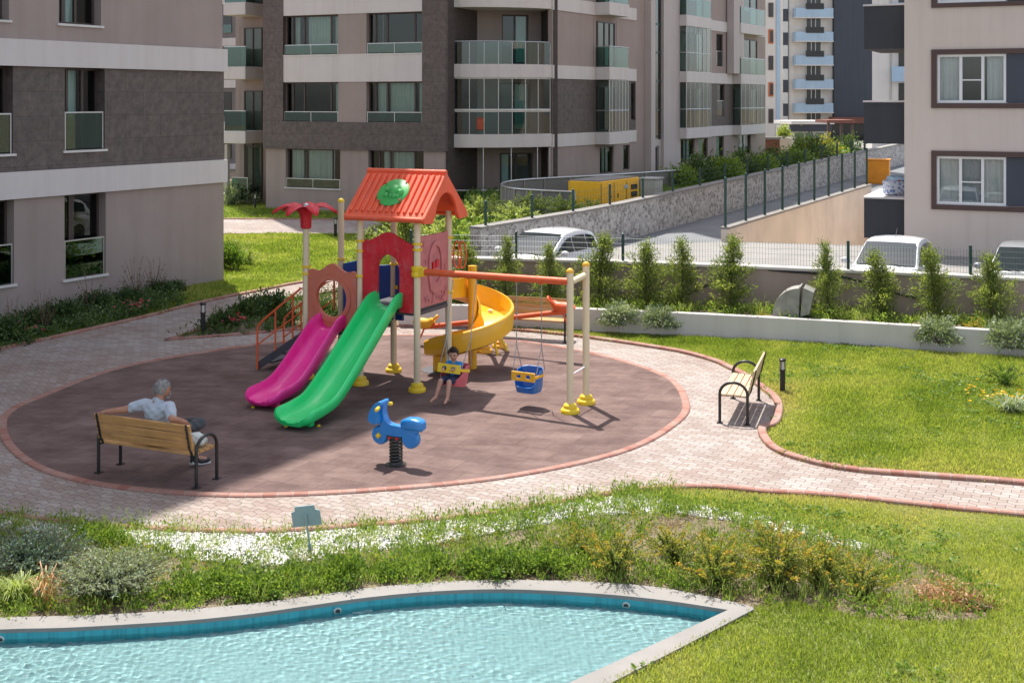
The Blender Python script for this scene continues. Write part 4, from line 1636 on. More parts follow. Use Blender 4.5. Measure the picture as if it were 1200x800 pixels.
# kiosk, pergola and the pillar wall in the middle distance
FQ = Fac(((945 - 600) / F * 110, 110), (.99, .1))
t = thing('entrance_kiosk', 'low white kiosk with dark blue fascia under the blue balcony block', 'kiosk', FQ.P(0, 0))
m = MB()
fbox(m, FQ, FQ.s(926), FQ.s(972), .2, 2.9, -4, 0)
m.build('wall', M['farwhite'], t)
m = MB()
fbox(m, FQ, FQ.s(925), FQ.s(973), 2.35, 3.0, .003, .4)
m.build('fascia', M['slate'], t)
m = MB()
fbox(m, FQ, FQ.s(924), FQ.s(974), 3.003, 3.3, -4.2, .8)
m.build('roof', M['farwhite'], t)
for x in (932, 944, 956):
    m = MB()
    fbox(m, FQ, FQ.s(x), FQ.s(x + 9), .8, 2.2, .003, .05)
    m.build('window', M['glass'], t)
at_home(t)
FP = Fac(((985 - 600) / F * 100, 100), (.99, .05))
t = thing('pergola', 'red topped pergola in front of the slate grey flank', 'pergola', FP.P(0, 0))
m = MB()
fbox(m, FP, FP.s(968), FP.s(1001), 3.3, 3.55, -3, .3)
m.build('roof', M['tilered'], t)
for x in (970, 985, 998):
    m = MB()
    fbox(m, FP, FP.s(x), FP.s(x) + .18, .2, 3.297, -.2, 0)
    m.build('leg', M['brown'], t)
at_home(t)
FZ = Fac(((918 - 600) / F * 84, 84), UD)
t = thing('garden_wall', 'beige garden wall with a taller pillar at the end of the block', 'wall', FZ.P(0, 0))
m = MB()
fbox(m, FZ, FZ.s(896), FZ.s(913.5), .5, FZ.z(905, 164), -.4, 0)
m.build('wall_panel', M['tilered'], t)
m = MB()
fbox(m, FZ, FZ.s(896), FZ.s(913.5), FZ.z(905, 163.8), FZ.z(905, 161), -.5, .1)
m.build('coping', M['coping'], t)
m = MB()
fbox(m, FZ, FZ.s(914), FZ.s(928), .5, FZ.z(920, 162.5), -.6, .1)
m.build('pillar', M['beige'], t)
at_home(t)
# ------------------------------------------------------------------ playground
PANG = math.atan2(AX.y, AX.x)
P1 = Vector((-2.76, 22.23, 0.02))
play = thing('play_structure', 'colourful climbing tower with red roof, three slides and a swing beam', 'play structure', P1, PANG)


def PL(a, b, z=0):
    q = P1.to_2d() + AX * a + BX * b
    return Vector((q.x, q.y, z + .02))


def shoe(parent, x, y, mat, r=.155):
    return MB().lathe([(r, 0), (r * 1.02, .045), (r * .93, .075), (r * .72, .085), (r * .74, .12), (r * .62, .15), (.062, .16)], (x, y, 0), 22).build('post_shoe', mat, parent, smooth=50)


def post(x, y, h, cap=True, r=.06, shoe_mat=None, collars=(), cmat=None):
    o = MB().tube([(x, y, .01), (x, y, h)], r, 18).build('post', M['post'], play, smooth=40)
    if shoe_mat:
        shoe(o, x, y, shoe_mat)
    if cap:
        MB().lathe([(r + .004, h - .012), (r + .006, h + .015), (r * .7, h + .05), (.008, h + .066)], (x, y, 0), 18).build('post_cap', cmat or M['syellow'], o, smooth=60)
    for z in collars:
        c = MB().lathe([(r + .003, z - .022), (r + .022, z - .018), (r + .022, z + .018), (r + .003, z + .022)], (x, y, 0), 18)
        c.box((x + .07, y, z), (.05, .04, .035))
        c.build('collar', M['yellow'], o, smooth=40)
    return o


post(0, 0, 3.12, False, shoe_mat=M['yellow'], collars=(2.62, 2.44, 1.98, 1.1))
p3 = post(1.19, 0, 3.12, False, shoe_mat=M['yellow'], collars=(2.62, 2.52))
post(0, 1.17, 3.12, False, shoe_mat=M['yellow'], collars=(2.05,))
post(1.19, 1.17, 3.12, False, shoe_mat=M['yellow'], collars=(2.62, 1.6))
p5 = post(-1.19, 0, 2.9, False, shoe_mat=M['yellow'], collars=(2.08, 1.95))
post(-1.19, 1.17, 3.2, True, shoe_mat=M['yellow'], collars=(2.08,), cmat=M['yellow'])
# beam clamp
MB().lathe([(.065, 2.03), (.10, 2.04), (.105, 2.10), (.09, 2.13), (.105, 2.16), (.10, 2.22), (.065, 2.23)], (1.19, 0, 0), 18).box((1.29, 0, 2.13), (.14, .15, .15)).build('beam_clamp', M['yellow'], play, smooth=40, bevel=.01)

# decks and stair
d = MB()
d.box((.595, .585, 1.43), (1.16, 1.14, .05))
d.box((.595, .01, 1.37), (1.1, .04, .07)).box((.595, 1.16, 1.37), (1.1, .04, .07)).box((.01, .585, 1.37), (.04, 1.1, .07)).box((1.18, .585, 1.37), (.04, 1.1, .07))
d.build('main_deck', M['deck'], play, bevel=.006)
d = MB()
d.box((-.595, .585, .96), (1.16, 1.14, .05)).box((-.595, .01, .90), (1.1, .04, .06)).box((-.595, 1.16, .90), (1.1, .04, .06))
d.box((.02, .585, 1.2), (.03, 1.05, .4))
d.build('lower_deck', M['deck'], play, bevel=.006)
st = MB()
for i in range(4):
    st.box((-1.36 - .3 * i, .6, .76 - .2 * i), (.27, .72, .035))
for b in (.23, .97):
    st.hexa([(-1.2, b - .02, .80), (-2.45, b - .02, -.0), (-2.45, b + .02, -.0), (-1.2, b + .02, .80), (-1.2, b - .02, .97), (-2.45, b - .02, .15), (-2.45, b + .02, .15), (-1.2, b + .02, .97)])
st.build('stair', M['deck'], play)
for b in (.18, 1.02):
    m = MB()
    m.tube([(-1.25, b, 1.12), (-1.25, b, 1.68), (-1.45, b, 1.62), (-2.3, b, .97), (-2.42, b, .86), (-2.44, b, .7), (-2.44, b, .02)], .021, 8)
    m.tube([(-1.3, b, 1.28), (-2.42, b, .5)], .014, 6)
    for a in (-1.62, -2.02):
        zt = 1.62 - (-1.45 - a) * .765
        m.tube([(a, b, .95 - (-1.2 - a) * .66), (a, b, zt)], .016, 6)
    m.build('handrail', M['orange'], play, smooth=50)

# panels
XZ = lambda x, y, z: (x, z, y)
YZ = lambda x, y, z: (z, x, y)


def arcpts(cx, cz, rx, rz_, t0, t1, n=16):
    return [(cx + rx * math.cos(R(t0 + (t1 - t0) * i / n)), cz + rz_ * math.sin(R(t0 + (t1 - t0) * i / n))) for i in range(n + 1)]


wave = [(1.125, 2.6)] + [(1.125 - 1.06 * t, 2.62 + .20 * math.exp(-((t - .5) / .22) ** 2) - .02 * math.cos(t * 4 * PI)) for t in np.linspace(.02, .98, 24)] + [(.065, 2.6)]
outl = [(.38, 1.38), (.38, 2.12)][::-1]
arch = [(.84, 1.38), (.84, 2.1)] + arcpts(.61, 2.1, .23, .30, 0, 180)[1:] + [(.38, 1.38)]
red = MB().prism([(.065, 1.38)] + arch[::-1] + [(1.125, 1.38)] + wave, -.03, .03, fn=XZ)
for t in np.linspace(0, 180, 9):
    red.box((.61 + .29 * math.cos(R(t)), -.035, 2.1 + .37 * math.sin(R(t))), (.075, .03, .075), Matrix.Rotation(R(90 - t), 3, 'Y'))
for i in range(16):
    x = .12 + .95 * rnd.random()
    z = 1.5 + 1.15 * rnd.random()
    if .3 < x < .92 and z < 2.55:
        continue
    red.box((x, -.03, z), (.12, .03, .06))
red.build('arch_panel', M['red'], play, bevel=.012)
wave2 = [(-.065, 2.0)] + [(-.065 - 1.06 * t, 2.0 + .17 * math.exp(-((t - .5) / .2) ** 2) + .05 * math.exp(-((t - .08) / .08) ** 2) + .05 * math.exp(-((t - .92) / .08) ** 2)) for t in np.linspace(.02, .98, 26)] + [(-1.125, 2.0)]
hole = arcpts(-.6, 1.53, .33, .34, 0, 360, 30)[:-1]
op_ = MB().prism([(-1.125, .99), (-.065, .99)] + wave2, -.03, .03, [hole], fn=XZ)
ring = arcpts(-.6, 1.53, .42, .43, 0, 360, 30)[:-1]
op_.prism(ring, -.055, -.031, [arcpts(-.6, 1.53, .335, .345, 0, 360, 30)[:-1]], fn=XZ)
op_.build('round_window_panel', M['orangepanel'], play, bevel=.012)
pk = MB().prism([(.065, 1.46), (1.105, 1.46), (1.105, 2.74), (.065, 2.74)], 1.17, 1.215, fn=YZ)
pk.prism(arcpts(.62, 2.2, .27, .42, 0, 180) + [(.35, 1.95), (.42, 1.72), (.62, 1.64), (.82, 1.72), (.89, 1.95)], 1.216, 1.245, [arcpts(.62, 2.2, .19, .32, 0, 180) + [(.43, 1.97), (.62, 1.85), (.81, 1.97)]], fn=YZ)
for i in range(14):
    y, z = .12 + .9 * rnd.random(), 1.55 + 1.1 * rnd.random()
    if .3 < y < .95 and 1.62 < z < 2.65:
        continue
    pk.box((1.222, y, z), (.02, .14, .012)).box((1.222, y, z - .05), (.02, .012, .08))
for i in range(16):
    pk.box((1.225, .14 + .85 * rnd.random(), 1.5 + .16 * rnd.random()), (.025, .05, .035))
pk.build('relief_panel', M['pink'], play, bevel=.006)
gm = MB()
gm.box((1.24, .66, 2.2), (.02, .10, .14)).box((1.24, .52, 2.18), (.02, .09, .12))
gm.build('relief_window', M['red'], play)
bl = MB().prism([(-1.125, .99), (.22, .99), (.22, 1.98), (.05, 2.06), (-.2, 2.02), (-.5, 2.0), (-.8, 2.08), (-1.125, 2.0)], 1.14, 1.2, fn=XZ)
bl.build('back_panel', M['dblue'], play, bevel=.012)
m = MB()
for i in range(5):
    m.tube([(.62 + .1 * i, 1.15, 1.46), (.62 + .1 * i, 1.15, 2.3)], .016, 6)
m.tube([(.56, 1.15, 2.3), (1.1, 1.15, 2.3)], .02, 6)
m.build('barrier', M['pink2'], play, smooth=50)
m = MB()
for k in range(3):
    m.box((.08 + .12 * k, 1.13, 1.62 + .16 * (k % 2)), (.07, .02, .07))
m.build('relief_blocks', M['yellow'], play, bevel=.006)
m = MB()
for s in (0, .10):
    m.tube([(1.30 + s, 1.2, 2.1), (1.27 + s, 1.2, 2.3), (1.30 + s, 1.2, 2.5), (1.36 + s, 1.2, 2.56), (1.42 + s, 1.2, 2.5), (1.45 + s, 1.2, 2.3), (1.42 + s, 1.2, 2.1), (1.36 + s, 1.2, 2.05), (1.30 + s, 1.2, 2.1)], .016, 6)
m.tube([(1.19, 1.2, 2.3), (1.3, 1.2, 2.3)], .016, 6)
m.build('hoop_rail', M['orange'], play, smooth=50)

# roof
rf = MB()
rg = (.585, 3.87)
for sgn, e in ((-1, (-.20, 3.08)), (1, (1.37, 3.08))):
    dx, dz = e[0] - rg[0], e[1] - rg[1]
    l = math.hypot(dx, dz)
    nx, nz = -dz / l * sgn * (1 if sgn > 0 else 1), abs(dx) / l
    nx = sgn * abs(dz) / l
    rf.hexa([(-.2, rg[0], rg[1] - .05), (1.46, rg[0], rg[1] - .05), (1.46, e[0], e[1] - .05), (-.2, e[0], e[1] - .05),
             (-.2, rg[0] + nx * .001, rg[1]), (1.46, rg[0] + nx * .001, rg[1]), (1.46, e[0] + nx * .02, e[1] + .0), (-.2, e[0] + nx * .02, e[1] + .0)])
    k = 13
    for i in range(k):
        a = -.12 + 1.5 * i / (k - 1)
        q0 = (a, rg[0] + dx * .10 + nx * .012, rg[1] + dz * .10 + nz * .012)
        q1 = (a, rg[0] + dx * .90 + nx * .012, rg[1] + dz * .90 + nz * .012)
        rf.tube([q0, q1], [.036, .036], 8)
    rf.tube([(-.19, e[0], e[1] - .02), (1.45, e[0], e[1] - .02)], .05, 8)
rf.tube([(-.2, rg[0], rg[1] - .01), (1.46, rg[0], rg[1] - .01)], .05, 10)
roof = rf.build('roof', M['roofred'], play, smooth=50)
gp = [(-.23, 3.0), (-.23, 3.1), (.585, 3.86), (1.40, 3.1), (1.40, 3.0), (1.1, 2.98)] + arcpts(.585, 3.0, .42, .5, 0, 180)[1:-1] + [(.07, 2.98)]
g = MB().prism(gp[::-1], 1.40, 1.47, fn=YZ).prism(gp[::-1], -.21, -.14, fn=YZ)
g.build('gable', M['roofred'], roof, bevel=.015)
# emblem disc with a plain turtle-like relief
sl_ = math.atan2(.79, .785)
rot = Matrix.Rotation(PI / 2 - sl_ + 0.0, 3, 'X')
nrm = Vector((0, -math.sin(sl_), math.cos(sl_)))
rot = nrm.to_track_quat('Z', 'Y').to_matrix()
ec = Vector((.6, .192, 3.475)) + nrm * .05
e = MB().lathe([(.31, -.03), (.315, .0), (.30, .012), (.01, .014)], ec, 32, rot)


def dome(mb, off, r, h):
    c = ec + rot @ Vector((off[0], off[1], .012))
    mb.lathe([(r, 0), (r * .92, h * .45), (r * .6, h * .85), (.004, h)], c, 14, rot)


em = e.build('emblem_disc', M['emblem'], roof, smooth=40)
e = MB()
dome(e, (.02, .03), .135, .07)
dome(e, (.16, -.02), .075, .07)
for q in ((-.1, -.09), (.07, -.11), (-.13, .04), (.0, -.1), (.14, -.1)):
    dome(e, q, .055, .045)
e.build('emblem_relief', M['emblem'], em, smooth=60)
e = MB()
for t in (50, 140, 230, 320):
    c = ec + rot @ Vector((.295 * math.cos(R(t)), .295 * math.sin(R(t)), .012))
    e.lathe([(.022, 0), (.02, .014), (.004, .018)], c, 8, rot)
e.build('bolt', M['red'], em)

# flower on the short front post
f = MB().lathe([(.063, 2.78), (.10, 2.80), (.105, 2.98), (.13, 3.07), (.20, 3.15), (.02, 3.17)], (-1.19, 0, 0), 18)
fl = f.build('flower_cup', M['red'], p5, smooth=50)
for k in range(7):
    t = 2 * PI * k / 7 + .25
    u, v = Vector((math.cos(t), math.sin(t), 0)), Vector((-math.sin(t), math.cos(t), 0))
    V, Fc = [], []
    ns = 9
    for i in range(ns):
        s = i / (ns - 1)
        r = .08 + .53 * s
        z = 3.11 + .16 * math.sin(PI * min(1, s * 1.25) * .62) - .17 * s * s
        w = .03 + .10 * math.sin(PI * min(1, .12 + s * .9)) ** .8
        for (x, dz) in ((-w, 0), (-w * .5, .028), (0, .04), (w * .5, .028), (w, 0), (w * .5, -.022), (0, -.03), (-w * .5, -.022)):
            V.append(u * r + v * x + Vector((-1.19, 0, z + dz)))
    for i in range(ns - 1):
        for j in range(8):
            Fc.append((i * 8 + j, i * 8 + (j + 1) % 8, (i + 1) * 8 + (j + 1) % 8, (i + 1) * 8 + j))
    Fc += [tuple(range(8)), tuple((ns - 1) * 8 + j for j in range(8))]
    MB().add(V, Fc).build('petal', M['red'], fl, smooth=60)
MB().lathe([(.06, 3.16), (.07, 3.2), (.05, 3.24), (.01, 3.26)], (-1.19, 0, 0), 12).build('flower_knob', M['metal'], fl, smooth=50)


def sweep(path, prof, name, mat, parent, smooth=55, side_fn=None):
    """closed profile (right, up) swept along a path; prof may depend on the station"""
    n = len(path)
    V, Fc = [], []
    path = [Vector(p) for p in path]
    for i, p in enumerate(path):
        d = (path[min(i + 1, n - 1)] - path[max(i - 1, 0)]).normalized()
        s = Vector((d.y, -d.x, 0)).normalized()
        u = s.cross(d).normalized()
        if side_fn == 'vertical':
            u = Vector((0, 0, 1))
        pr_ = prof(i / (n - 1))
        k = len(pr_)
        V += [p + s * q[0] + u * q[1] for q in pr_]
    for i in range(n - 1):
        for j in range(k):
            j2 = (j + 1) % k
            Fc.append((i * k + j, i * k + j2, (i + 1) * k + j2, (i + 1) * k + j))
    Fc += [tuple(range(k)), tuple((n - 1) * k + j for j in range(k))]
    return MB().add(V, Fc).build(name, mat, parent, smooth=smooth)


def slide_prof(w0, w1, h0, h1):
    def fn(t):
        w = (w0 + (w1 - w0) * t) / 2
        h = h0 + (h1 - h0) * min(1, t * 1.6)
        if t > .90:
            k = (t - .90) / .10
            w = w * (1 - .42 * k * k)
            h = h * (1 - .62 * k)
        return [(-w - .07, h - .03), (-w - .055, h), (-w - .02, h + .006), (-w, h - .02), (-w + .012, h * .45), (-w + .05, .04), (-w + .12, .004), (w - .12, .004), (w - .05, .04), (w - .012, h * .45), (w, h - .02), (w + .02, h + .006), (w + .055, h), (w + .07, h - .03), (w + .06, .02), (w - .03, -.045), (-w + .03, -.045), (-w - .06, .02)]
    return fn


gpath = catmull([(.61, .02, 1.47), (.61, -.18, 1.46), (.62, -.42, 1.33), (.64, -1.0, .95), (.66, -1.7, .50), (.68, -2.2, .24), (.70, -2.6, .17), (.71, -2.95, .15), (.715, -3.12, .12)], 5)
gs = sweep(gpath, slide_prof(.46, .60, .27, .17), 'green_slide', M['greenpl'], play)
MB().box((.70, -2.75, .06), (.34, .12, .12)).build('slide_foot', M['greenpl'], gs, bevel=.02)
mpath = catmull([(-.58, .02, 1.0), (-.58, -.16, .99), (-.58, -.38, .87), (-.57, -.85, .56), (-.56, -1.3, .30), (-.555, -1.65, .18), (-.55, -2.0, .15), (-.55, -2.28, .12)], 5)
ms = sweep(mpath, slide_prof(.44, .58, .26, .17), 'magenta_slide', M['magenta'], play)
MB().box((-.55, -1.95, .05), (.34, .12, .10)).build('slide_foot', M['magenta'], ms, bevel=.02)
b = MB()
for (x, y) in ((.50, -2.95), (.95, -2.7), (-.72, -2.2), (-.35, -2.0)):
    b.lathe([(.03, 0), (.03, .02), (.012, .035)], (x, y, 0), 8)
b.build('anchor_bolts', M['yellow'], play)

# spiral slide round its column
sc_ = Vector((1.22, 2.08))
spath = [(.80, 1.2, 1.46), (.78, 1.5, 1.45), (.765, 1.8, 1.42)]
Rm = .43
for i in range(0, 31):
    t = 180 - 270 * i / 30
    spath.append((sc_.x + Rm * math.cos(R(t)), sc_.y + Rm * math.sin(R(t)), 1.40 - .97 * i / 30))
for q in (.15, .32, .5, .62):
    spath.append((sc_.x - q, sc_.y - Rm - .02 * q, .425 - .07 * q))
spath = spath[:2] + spath[2:]


def spiral_prof(t):
    o, i_ = -.31, .27
    ho, hi = .36, .34
    if t > .93:
        k = (t - .93) / .07
        ho *= 1 - .35 * k
        hi *= 1 - .35 * k
    return [(o - .07, ho - .04), (o - .05, ho), (o - .015, ho + .005), (o, ho - .03), (o + .015, .12), (o + .07, .02), (i_ - .07, .004), (i_ - .015, .1), (i_, hi), (i_ + .04, hi), (i_ + .05, -.02), (i_ - .03, -.05), (o + .03, -.05), (o - .05, .0)]


ss = sweep(spath, spiral_prof, 'spiral_slide', M['syellow'], play, side_fn='vertical')
MB().tube([(sc_.x, sc_.y, .0), (sc_.x, sc_.y, 1.98)], .085, 16).build('slide_column', M['syellow'], ss, smooth=40)
MB().box((sc_.x - .42, sc_.y - Rm, .16), (.26, .34, .32)).build('slide_pedestal', M['syellow'], ss, bevel=.03)
MB().lathe([(.4, 0), (.4, .012), (.05, .016)], (sc_.x - .45, sc_.y - Rm + .05, .0), 20).build('base_plate', M['deck'], ss)
wv = P1.to_2d()
for (wx, wy) in ((-.56, 25.05), (-.26, 25.55)):
    q = Vector((wx, wy)) - wv
    a, b_ = q.dot(AX), q.dot(BX)
    o = MB().tube([(a, b_, 0), (a, b_, .95), (sc_.x + .15, sc_.y + .45, 1.02)], .05, 12).build('slide_support', M['post'], ss, smooth=40)
    shoe(o, a, b_, M['syellow'])

# swing beam with its end frame
MB().tube([(1.25, 0, 2.13), (4.2, -.2, 2.17)], .06, 16).build('swing_beam', M['orange'], play, smooth=40)
post(4.22, -.2, 2.33, shoe_mat=M['yellow'])
post(4.23, .48, 2.36, shoe_mat=M['yellow'])
MB().tube([(4.22, -.14, 2.16), (4.23, .42, 2.20)], .05, 12).build('cross_bar', M['post'], play, smooth=40)
MB().tube([(4.22, -.14, .62), (4.23, .42, .64)], .013, 8).build('tie_bar', M['white'], play, smooth=40)


# swings: origin on the beam, x along the beam, y away from the tower's front
ZSEAT = -1.82


def make_swing(label, seatm, barm, t, push):
    p = PL(1.19 + (4.22 - 1.19) * t, -.2 * t, 2.115 + .03 * t)
    sw = thing('swing_seat', label, 'swing', p, PANG - .065)
    sw.rotation_euler = (push, 0, PANG - .065)
    zs = ZSEAT
    w, dp = .20, .17
    s = MB()
    bas = [(-w, -dp), (w, -dp), (w, dp), (-w, dp)]
    prof = [(.72, zs - .06, -.03), (.95, zs - .03, -.01), (1.0, zs + .05, 0), (1.03, zs + .16, .015)]
    # bucket: rounded square rings, open in front
    V, Fc = [], []
    k = 28
    rings = [(.0, 0.0), (.70, -.005), (.92, .015), (1.0, .06), (1.02, .13), (1.04, .22), (1.05, .31), (1.10, .315), (1.11, .29), (1.08, .15), (1.06, .05), (.95, -.05), (.0, -.06)]
    for (r, z) in rings:
        for j in range(k):
            a = 2 * PI * j / k
            ca, sa = math.cos(a), math.sin(a)
            ex = .55
            x = w * r * math.copysign(abs(ca) ** ex, ca)
            y = dp * r * math.copysign(abs(sa) ** ex, sa)
            zz = z
            if z > .04:                              # sides and back rise, the front stays low
                fr = max(0, -sa)
                zz = .04 + (z - .04) * (1.0 + .12 * max(0, sa))
                zz = zz * (1 - fr ** .6) + min(zz, .045) * fr ** .6
            V.append((x, y, zs + zz))
    for i in range(len(rings) - 1):
        for j in range(k):
            j2 = (j + 1) % k
            Fc.append((i * k + j, i * k + j2, (i + 1) * k + j2, (i + 1) * k + j))
    s.add(V, Fc)
    s.build('bucket_seat', seatm, sw, smooth=50)
    holes = [[(x + .045 * math.copysign(abs(math.cos(a)) ** .5, math.cos(a)), .035 * math.copysign(abs(math.sin(a)) ** .5, math.sin(a))) for a in np.linspace(0, 2 * PI, 16, endpoint=False)] for x in (-.09, .09)]
    bar = MB().prism([(-w - .02, -.075), (w + .02, -.075), (w + .02, .075), (-w - .02, .075)], -.018, .018, holes, fn=lambda x, y, z: (x, -dp - .03 - z, zs + .235 + y))
    for x in (-.02, .0, .02):
        bar.lathe([(.007, 0), (.005, .006)], (x, -dp - .048, zs + .235), 6, Matrix.Rotation(PI / 2, 3, 'X'))
    bar.box((-w - .012, -.02, zs + .225), (.02, dp * 1.8, .05)).box((w + .012, -.02, zs + .225), (.02, dp * 1.8, .05))
    bar.build('front_bar', barm, sw, bevel=.008)
    for x in (-.24, .24):
        c = MB()
        kn = (x * 1.0, 0, zs + .72)
        c.tube([(x, 0, -.03), kn], .009, 5)
        c.tube([kn, (x * .93, -dp * .9, zs + .28)], .008, 5).tube([kn, (x * .93, dp * .9, zs + .30)], .008, 5)
        c.build('chain', M['chain'], sw)
        MB().box((x, 0, -.02), (.05, .05, .06)).build('chain_hook', M['orange'], sw, bevel=.006)
    return sw


PUSH = -.21
sw1 = make_swing('faded pink swing seat with yellow front bar, the one the child sits in', M['seatpink'], M['yellow'], .33, PUSH)
sw2 = make_swing('empty blue swing seat with orange yellow front bar', M['bluepl'], M['syellow'], .745, 0.0)

# seesaw
sa_, sb_ = Vector((-1.86, 25.8, .40)), Vector((1.02, 24.4, .97))
mid = (sa_ + sb_) / 2
see = thing('seesaw', 'orange seesaw tilted behind the yellow spiral slide', 'seesaw', (mid.x, mid.y, .02), math.atan2(sb_.y - sa_.y, sb_.x - sa_.x))
hl = (sb_ - sa_).to_2d().length / 2
zA, zB, zM = sa_.z - .02, sb_.z - .02, mid.z - .02
MB().tube([(-hl, 0, zA), (hl, 0, zB)], .05, 12).build('beam', M['orange'], see, smooth=40)
f = MB()
for y in (-.22, .22):
    f.tube([(-.25, y, 0), (0, y * .4, zM - .03), (.25, y, 0)], .03, 8)
f.tube([(0, -.12, zM - .04), (0, .12, zM - .04)], .04, 8)
f.build('pivot_frame', M['yellow'], see, smooth=40)
for (x, z, mt, s) in ((-hl, zA, M['syellow'], 1), (hl, zB, M['orange'], -1)):
    V, Fc = [], []
    m = MB()
    m.tube([(x - .22 * s, 0, z + .14), (x - .16 * s, 0, z + .09), (x, 0, z + .08), (x + .15 * s, 0, z + .10), (x + .23 * s, 0, z + .18)], [.07, .11, .12, .10, .06], 12)
    m.tube([(x + .23 * s, -.03, z + .16), (x + .31 * s, -.07, z + .24), (x + .33 * s, 0, z + .28), (x + .31 * s, .07, z + .24), (x + .23 * s, .03, z + .16)], .022, 8)
    m.build('seat', mt, see, smooth=60)
    MB().tube([(x + .02 * s, 0, z), (x - .12 * s * (1 if s > 0 else -1) * s, 0, z - .30)], .02, 8).build('foot_peg', M['orange'], see, smooth=40)

# spring rider, a small blue motorbike
srp = G(464, 546)
sr_ = thing('spring_rider', 'blue motorbike spring rider on a dark coil spring', 'spring rider', (srp.x, srp.y, .024), PANG + PI)
sp = MB()
path = []
for i in range(0, 181):
    t = i / 180
    path.append((.085 * math.cos(t * 7.5 * 2 * PI), .085 * math.sin(t * 7.5 * 2 * PI), .02 + .34 * t))
sp.tube(path, .016, 6)
sp.build('coil_spring', M['spring'], sr_, smooth=60)
MB().lathe([(.15, 0), (.15, .012), (.11, .018), (.10, .03)], (0, 0, 0), 20).build('base_plate', M['spring'], sr_)
MB().box((0, 0, .385), (.24, .12, .05)).build('mount', M['spring'], sr_, bevel=.008)
b = MB()
for x in (-.05, .07):
    b.lathe([(.022, 0), (.02, .012), (.006, .016)], (x, .062, .385), 8, Matrix.Rotation(-PI / 2, 3, 'X'))
b.build('bolt', M['red'], sr_)
body = MB()
# x forward (front of the bike), z up; outline of the frame with depth
out = [(-.36, .50), (-.30, .43), (-.14, .42), (.0, .415), (.12, .42), (.20, .45), (.235, .56), (.26, .70), (.30, .80), (.27, .86), (.21, .88), (.18, .84), (.185, .74), (.15, .63), (.08, .575), (-.06, .56), (-.14, .56), (-.22, .58), (-.32, .58), (-.40, .57), (-.40, .53)]
out = [(p.x, p.y) for p in catmull([(*q, 0) for q in out], 4, True)]
body.prism(out, -.06, .06, fn=XZ)
V, Fc = [], []
for i, (x, zc, hw, hh) in enumerate(((-.10, .60, .05, .03), (-.13, .60, .085, .06), (-.20, .61, .105, .082), (-.32, .615, .11, .085), (-.42, .605, .10, .075), (-.455, .59, .07, .05))):
    for j in range(20):
        a = 2 * PI * j / 20
        V.append((x, hw * math.copysign(abs(math.cos(a)) ** .5, math.cos(a)), zc + hh * math.copysign(abs(math.sin(a)) ** .55, math.sin(a))))
for i in range(5):
    for j in range(20):
        Fc.append((i * 20 + j, i * 20 + (j + 1) % 20, (i + 1) * 20 + (j + 1) % 20, (i + 1) * 20 + j))
Fc += [tuple(range(20)), tuple(100 + j for j in range(20))]
body.add(V, Fc)
bo = body.build('bike_body', M['sky'], sr_, smooth=50, bevel=.03)
fa = MB()
fo = [(.20, .60), (.30, .56), (.37, .585), (.40, .62), (.37, .74), (.30, .84), (.22, .89), (.18, .86), (.22, .74)]
fo = [(p.x, p.y) for p in catmull([(*q, 0) for q in fo], 4, True)]
fa.prism(fo, -.115, .115, fn=XZ)
fa.build('fairing', M['sky'], sr_, smooth=60, bevel=.045)
for x, z in ((.245, .40), (-.25, .395)):
    wm = MB().lathe([(.03, -.062), (.115, -.06), (.135, -.035), (.135, .035), (.115, .06), (.03, .062)], (x, 0, z), 26, Matrix.Rotation(PI / 2, 3, 'X'))
    wo = wm.build('wheel', M['sky'], sr_, smooth=40)
    if x > 0:
        for sgn in (1, -1):
            MB().lathe([(.045, 0), (.04, .03), (.01, .04)], (x + .005, sgn * .060, z), 4, Matrix.Rotation(-sgn * PI / 2, 3, 'X')).build('hub_peg', M['yellow'], wo)
MB().tube([(.20, -.19, .80), (.22, -.05, .83), (.22, .05, .83), (.20, .19, .80)], .018, 8).build('handlebar', M['yellow'], sr_, smooth=40)
g = MB()
for s in (-1, 1):
    g.tube([(.205, s * .13, .81), (.20, s * .21, .795)], .027, 8)
g.build('grip', M['yellow'], sr_, smooth=40)
MB().tube([(-.36, 0, .56), (-.43, 0, .53)], .03, 8).build('tail_lamp', M['sky'], sr_, smooth=40)


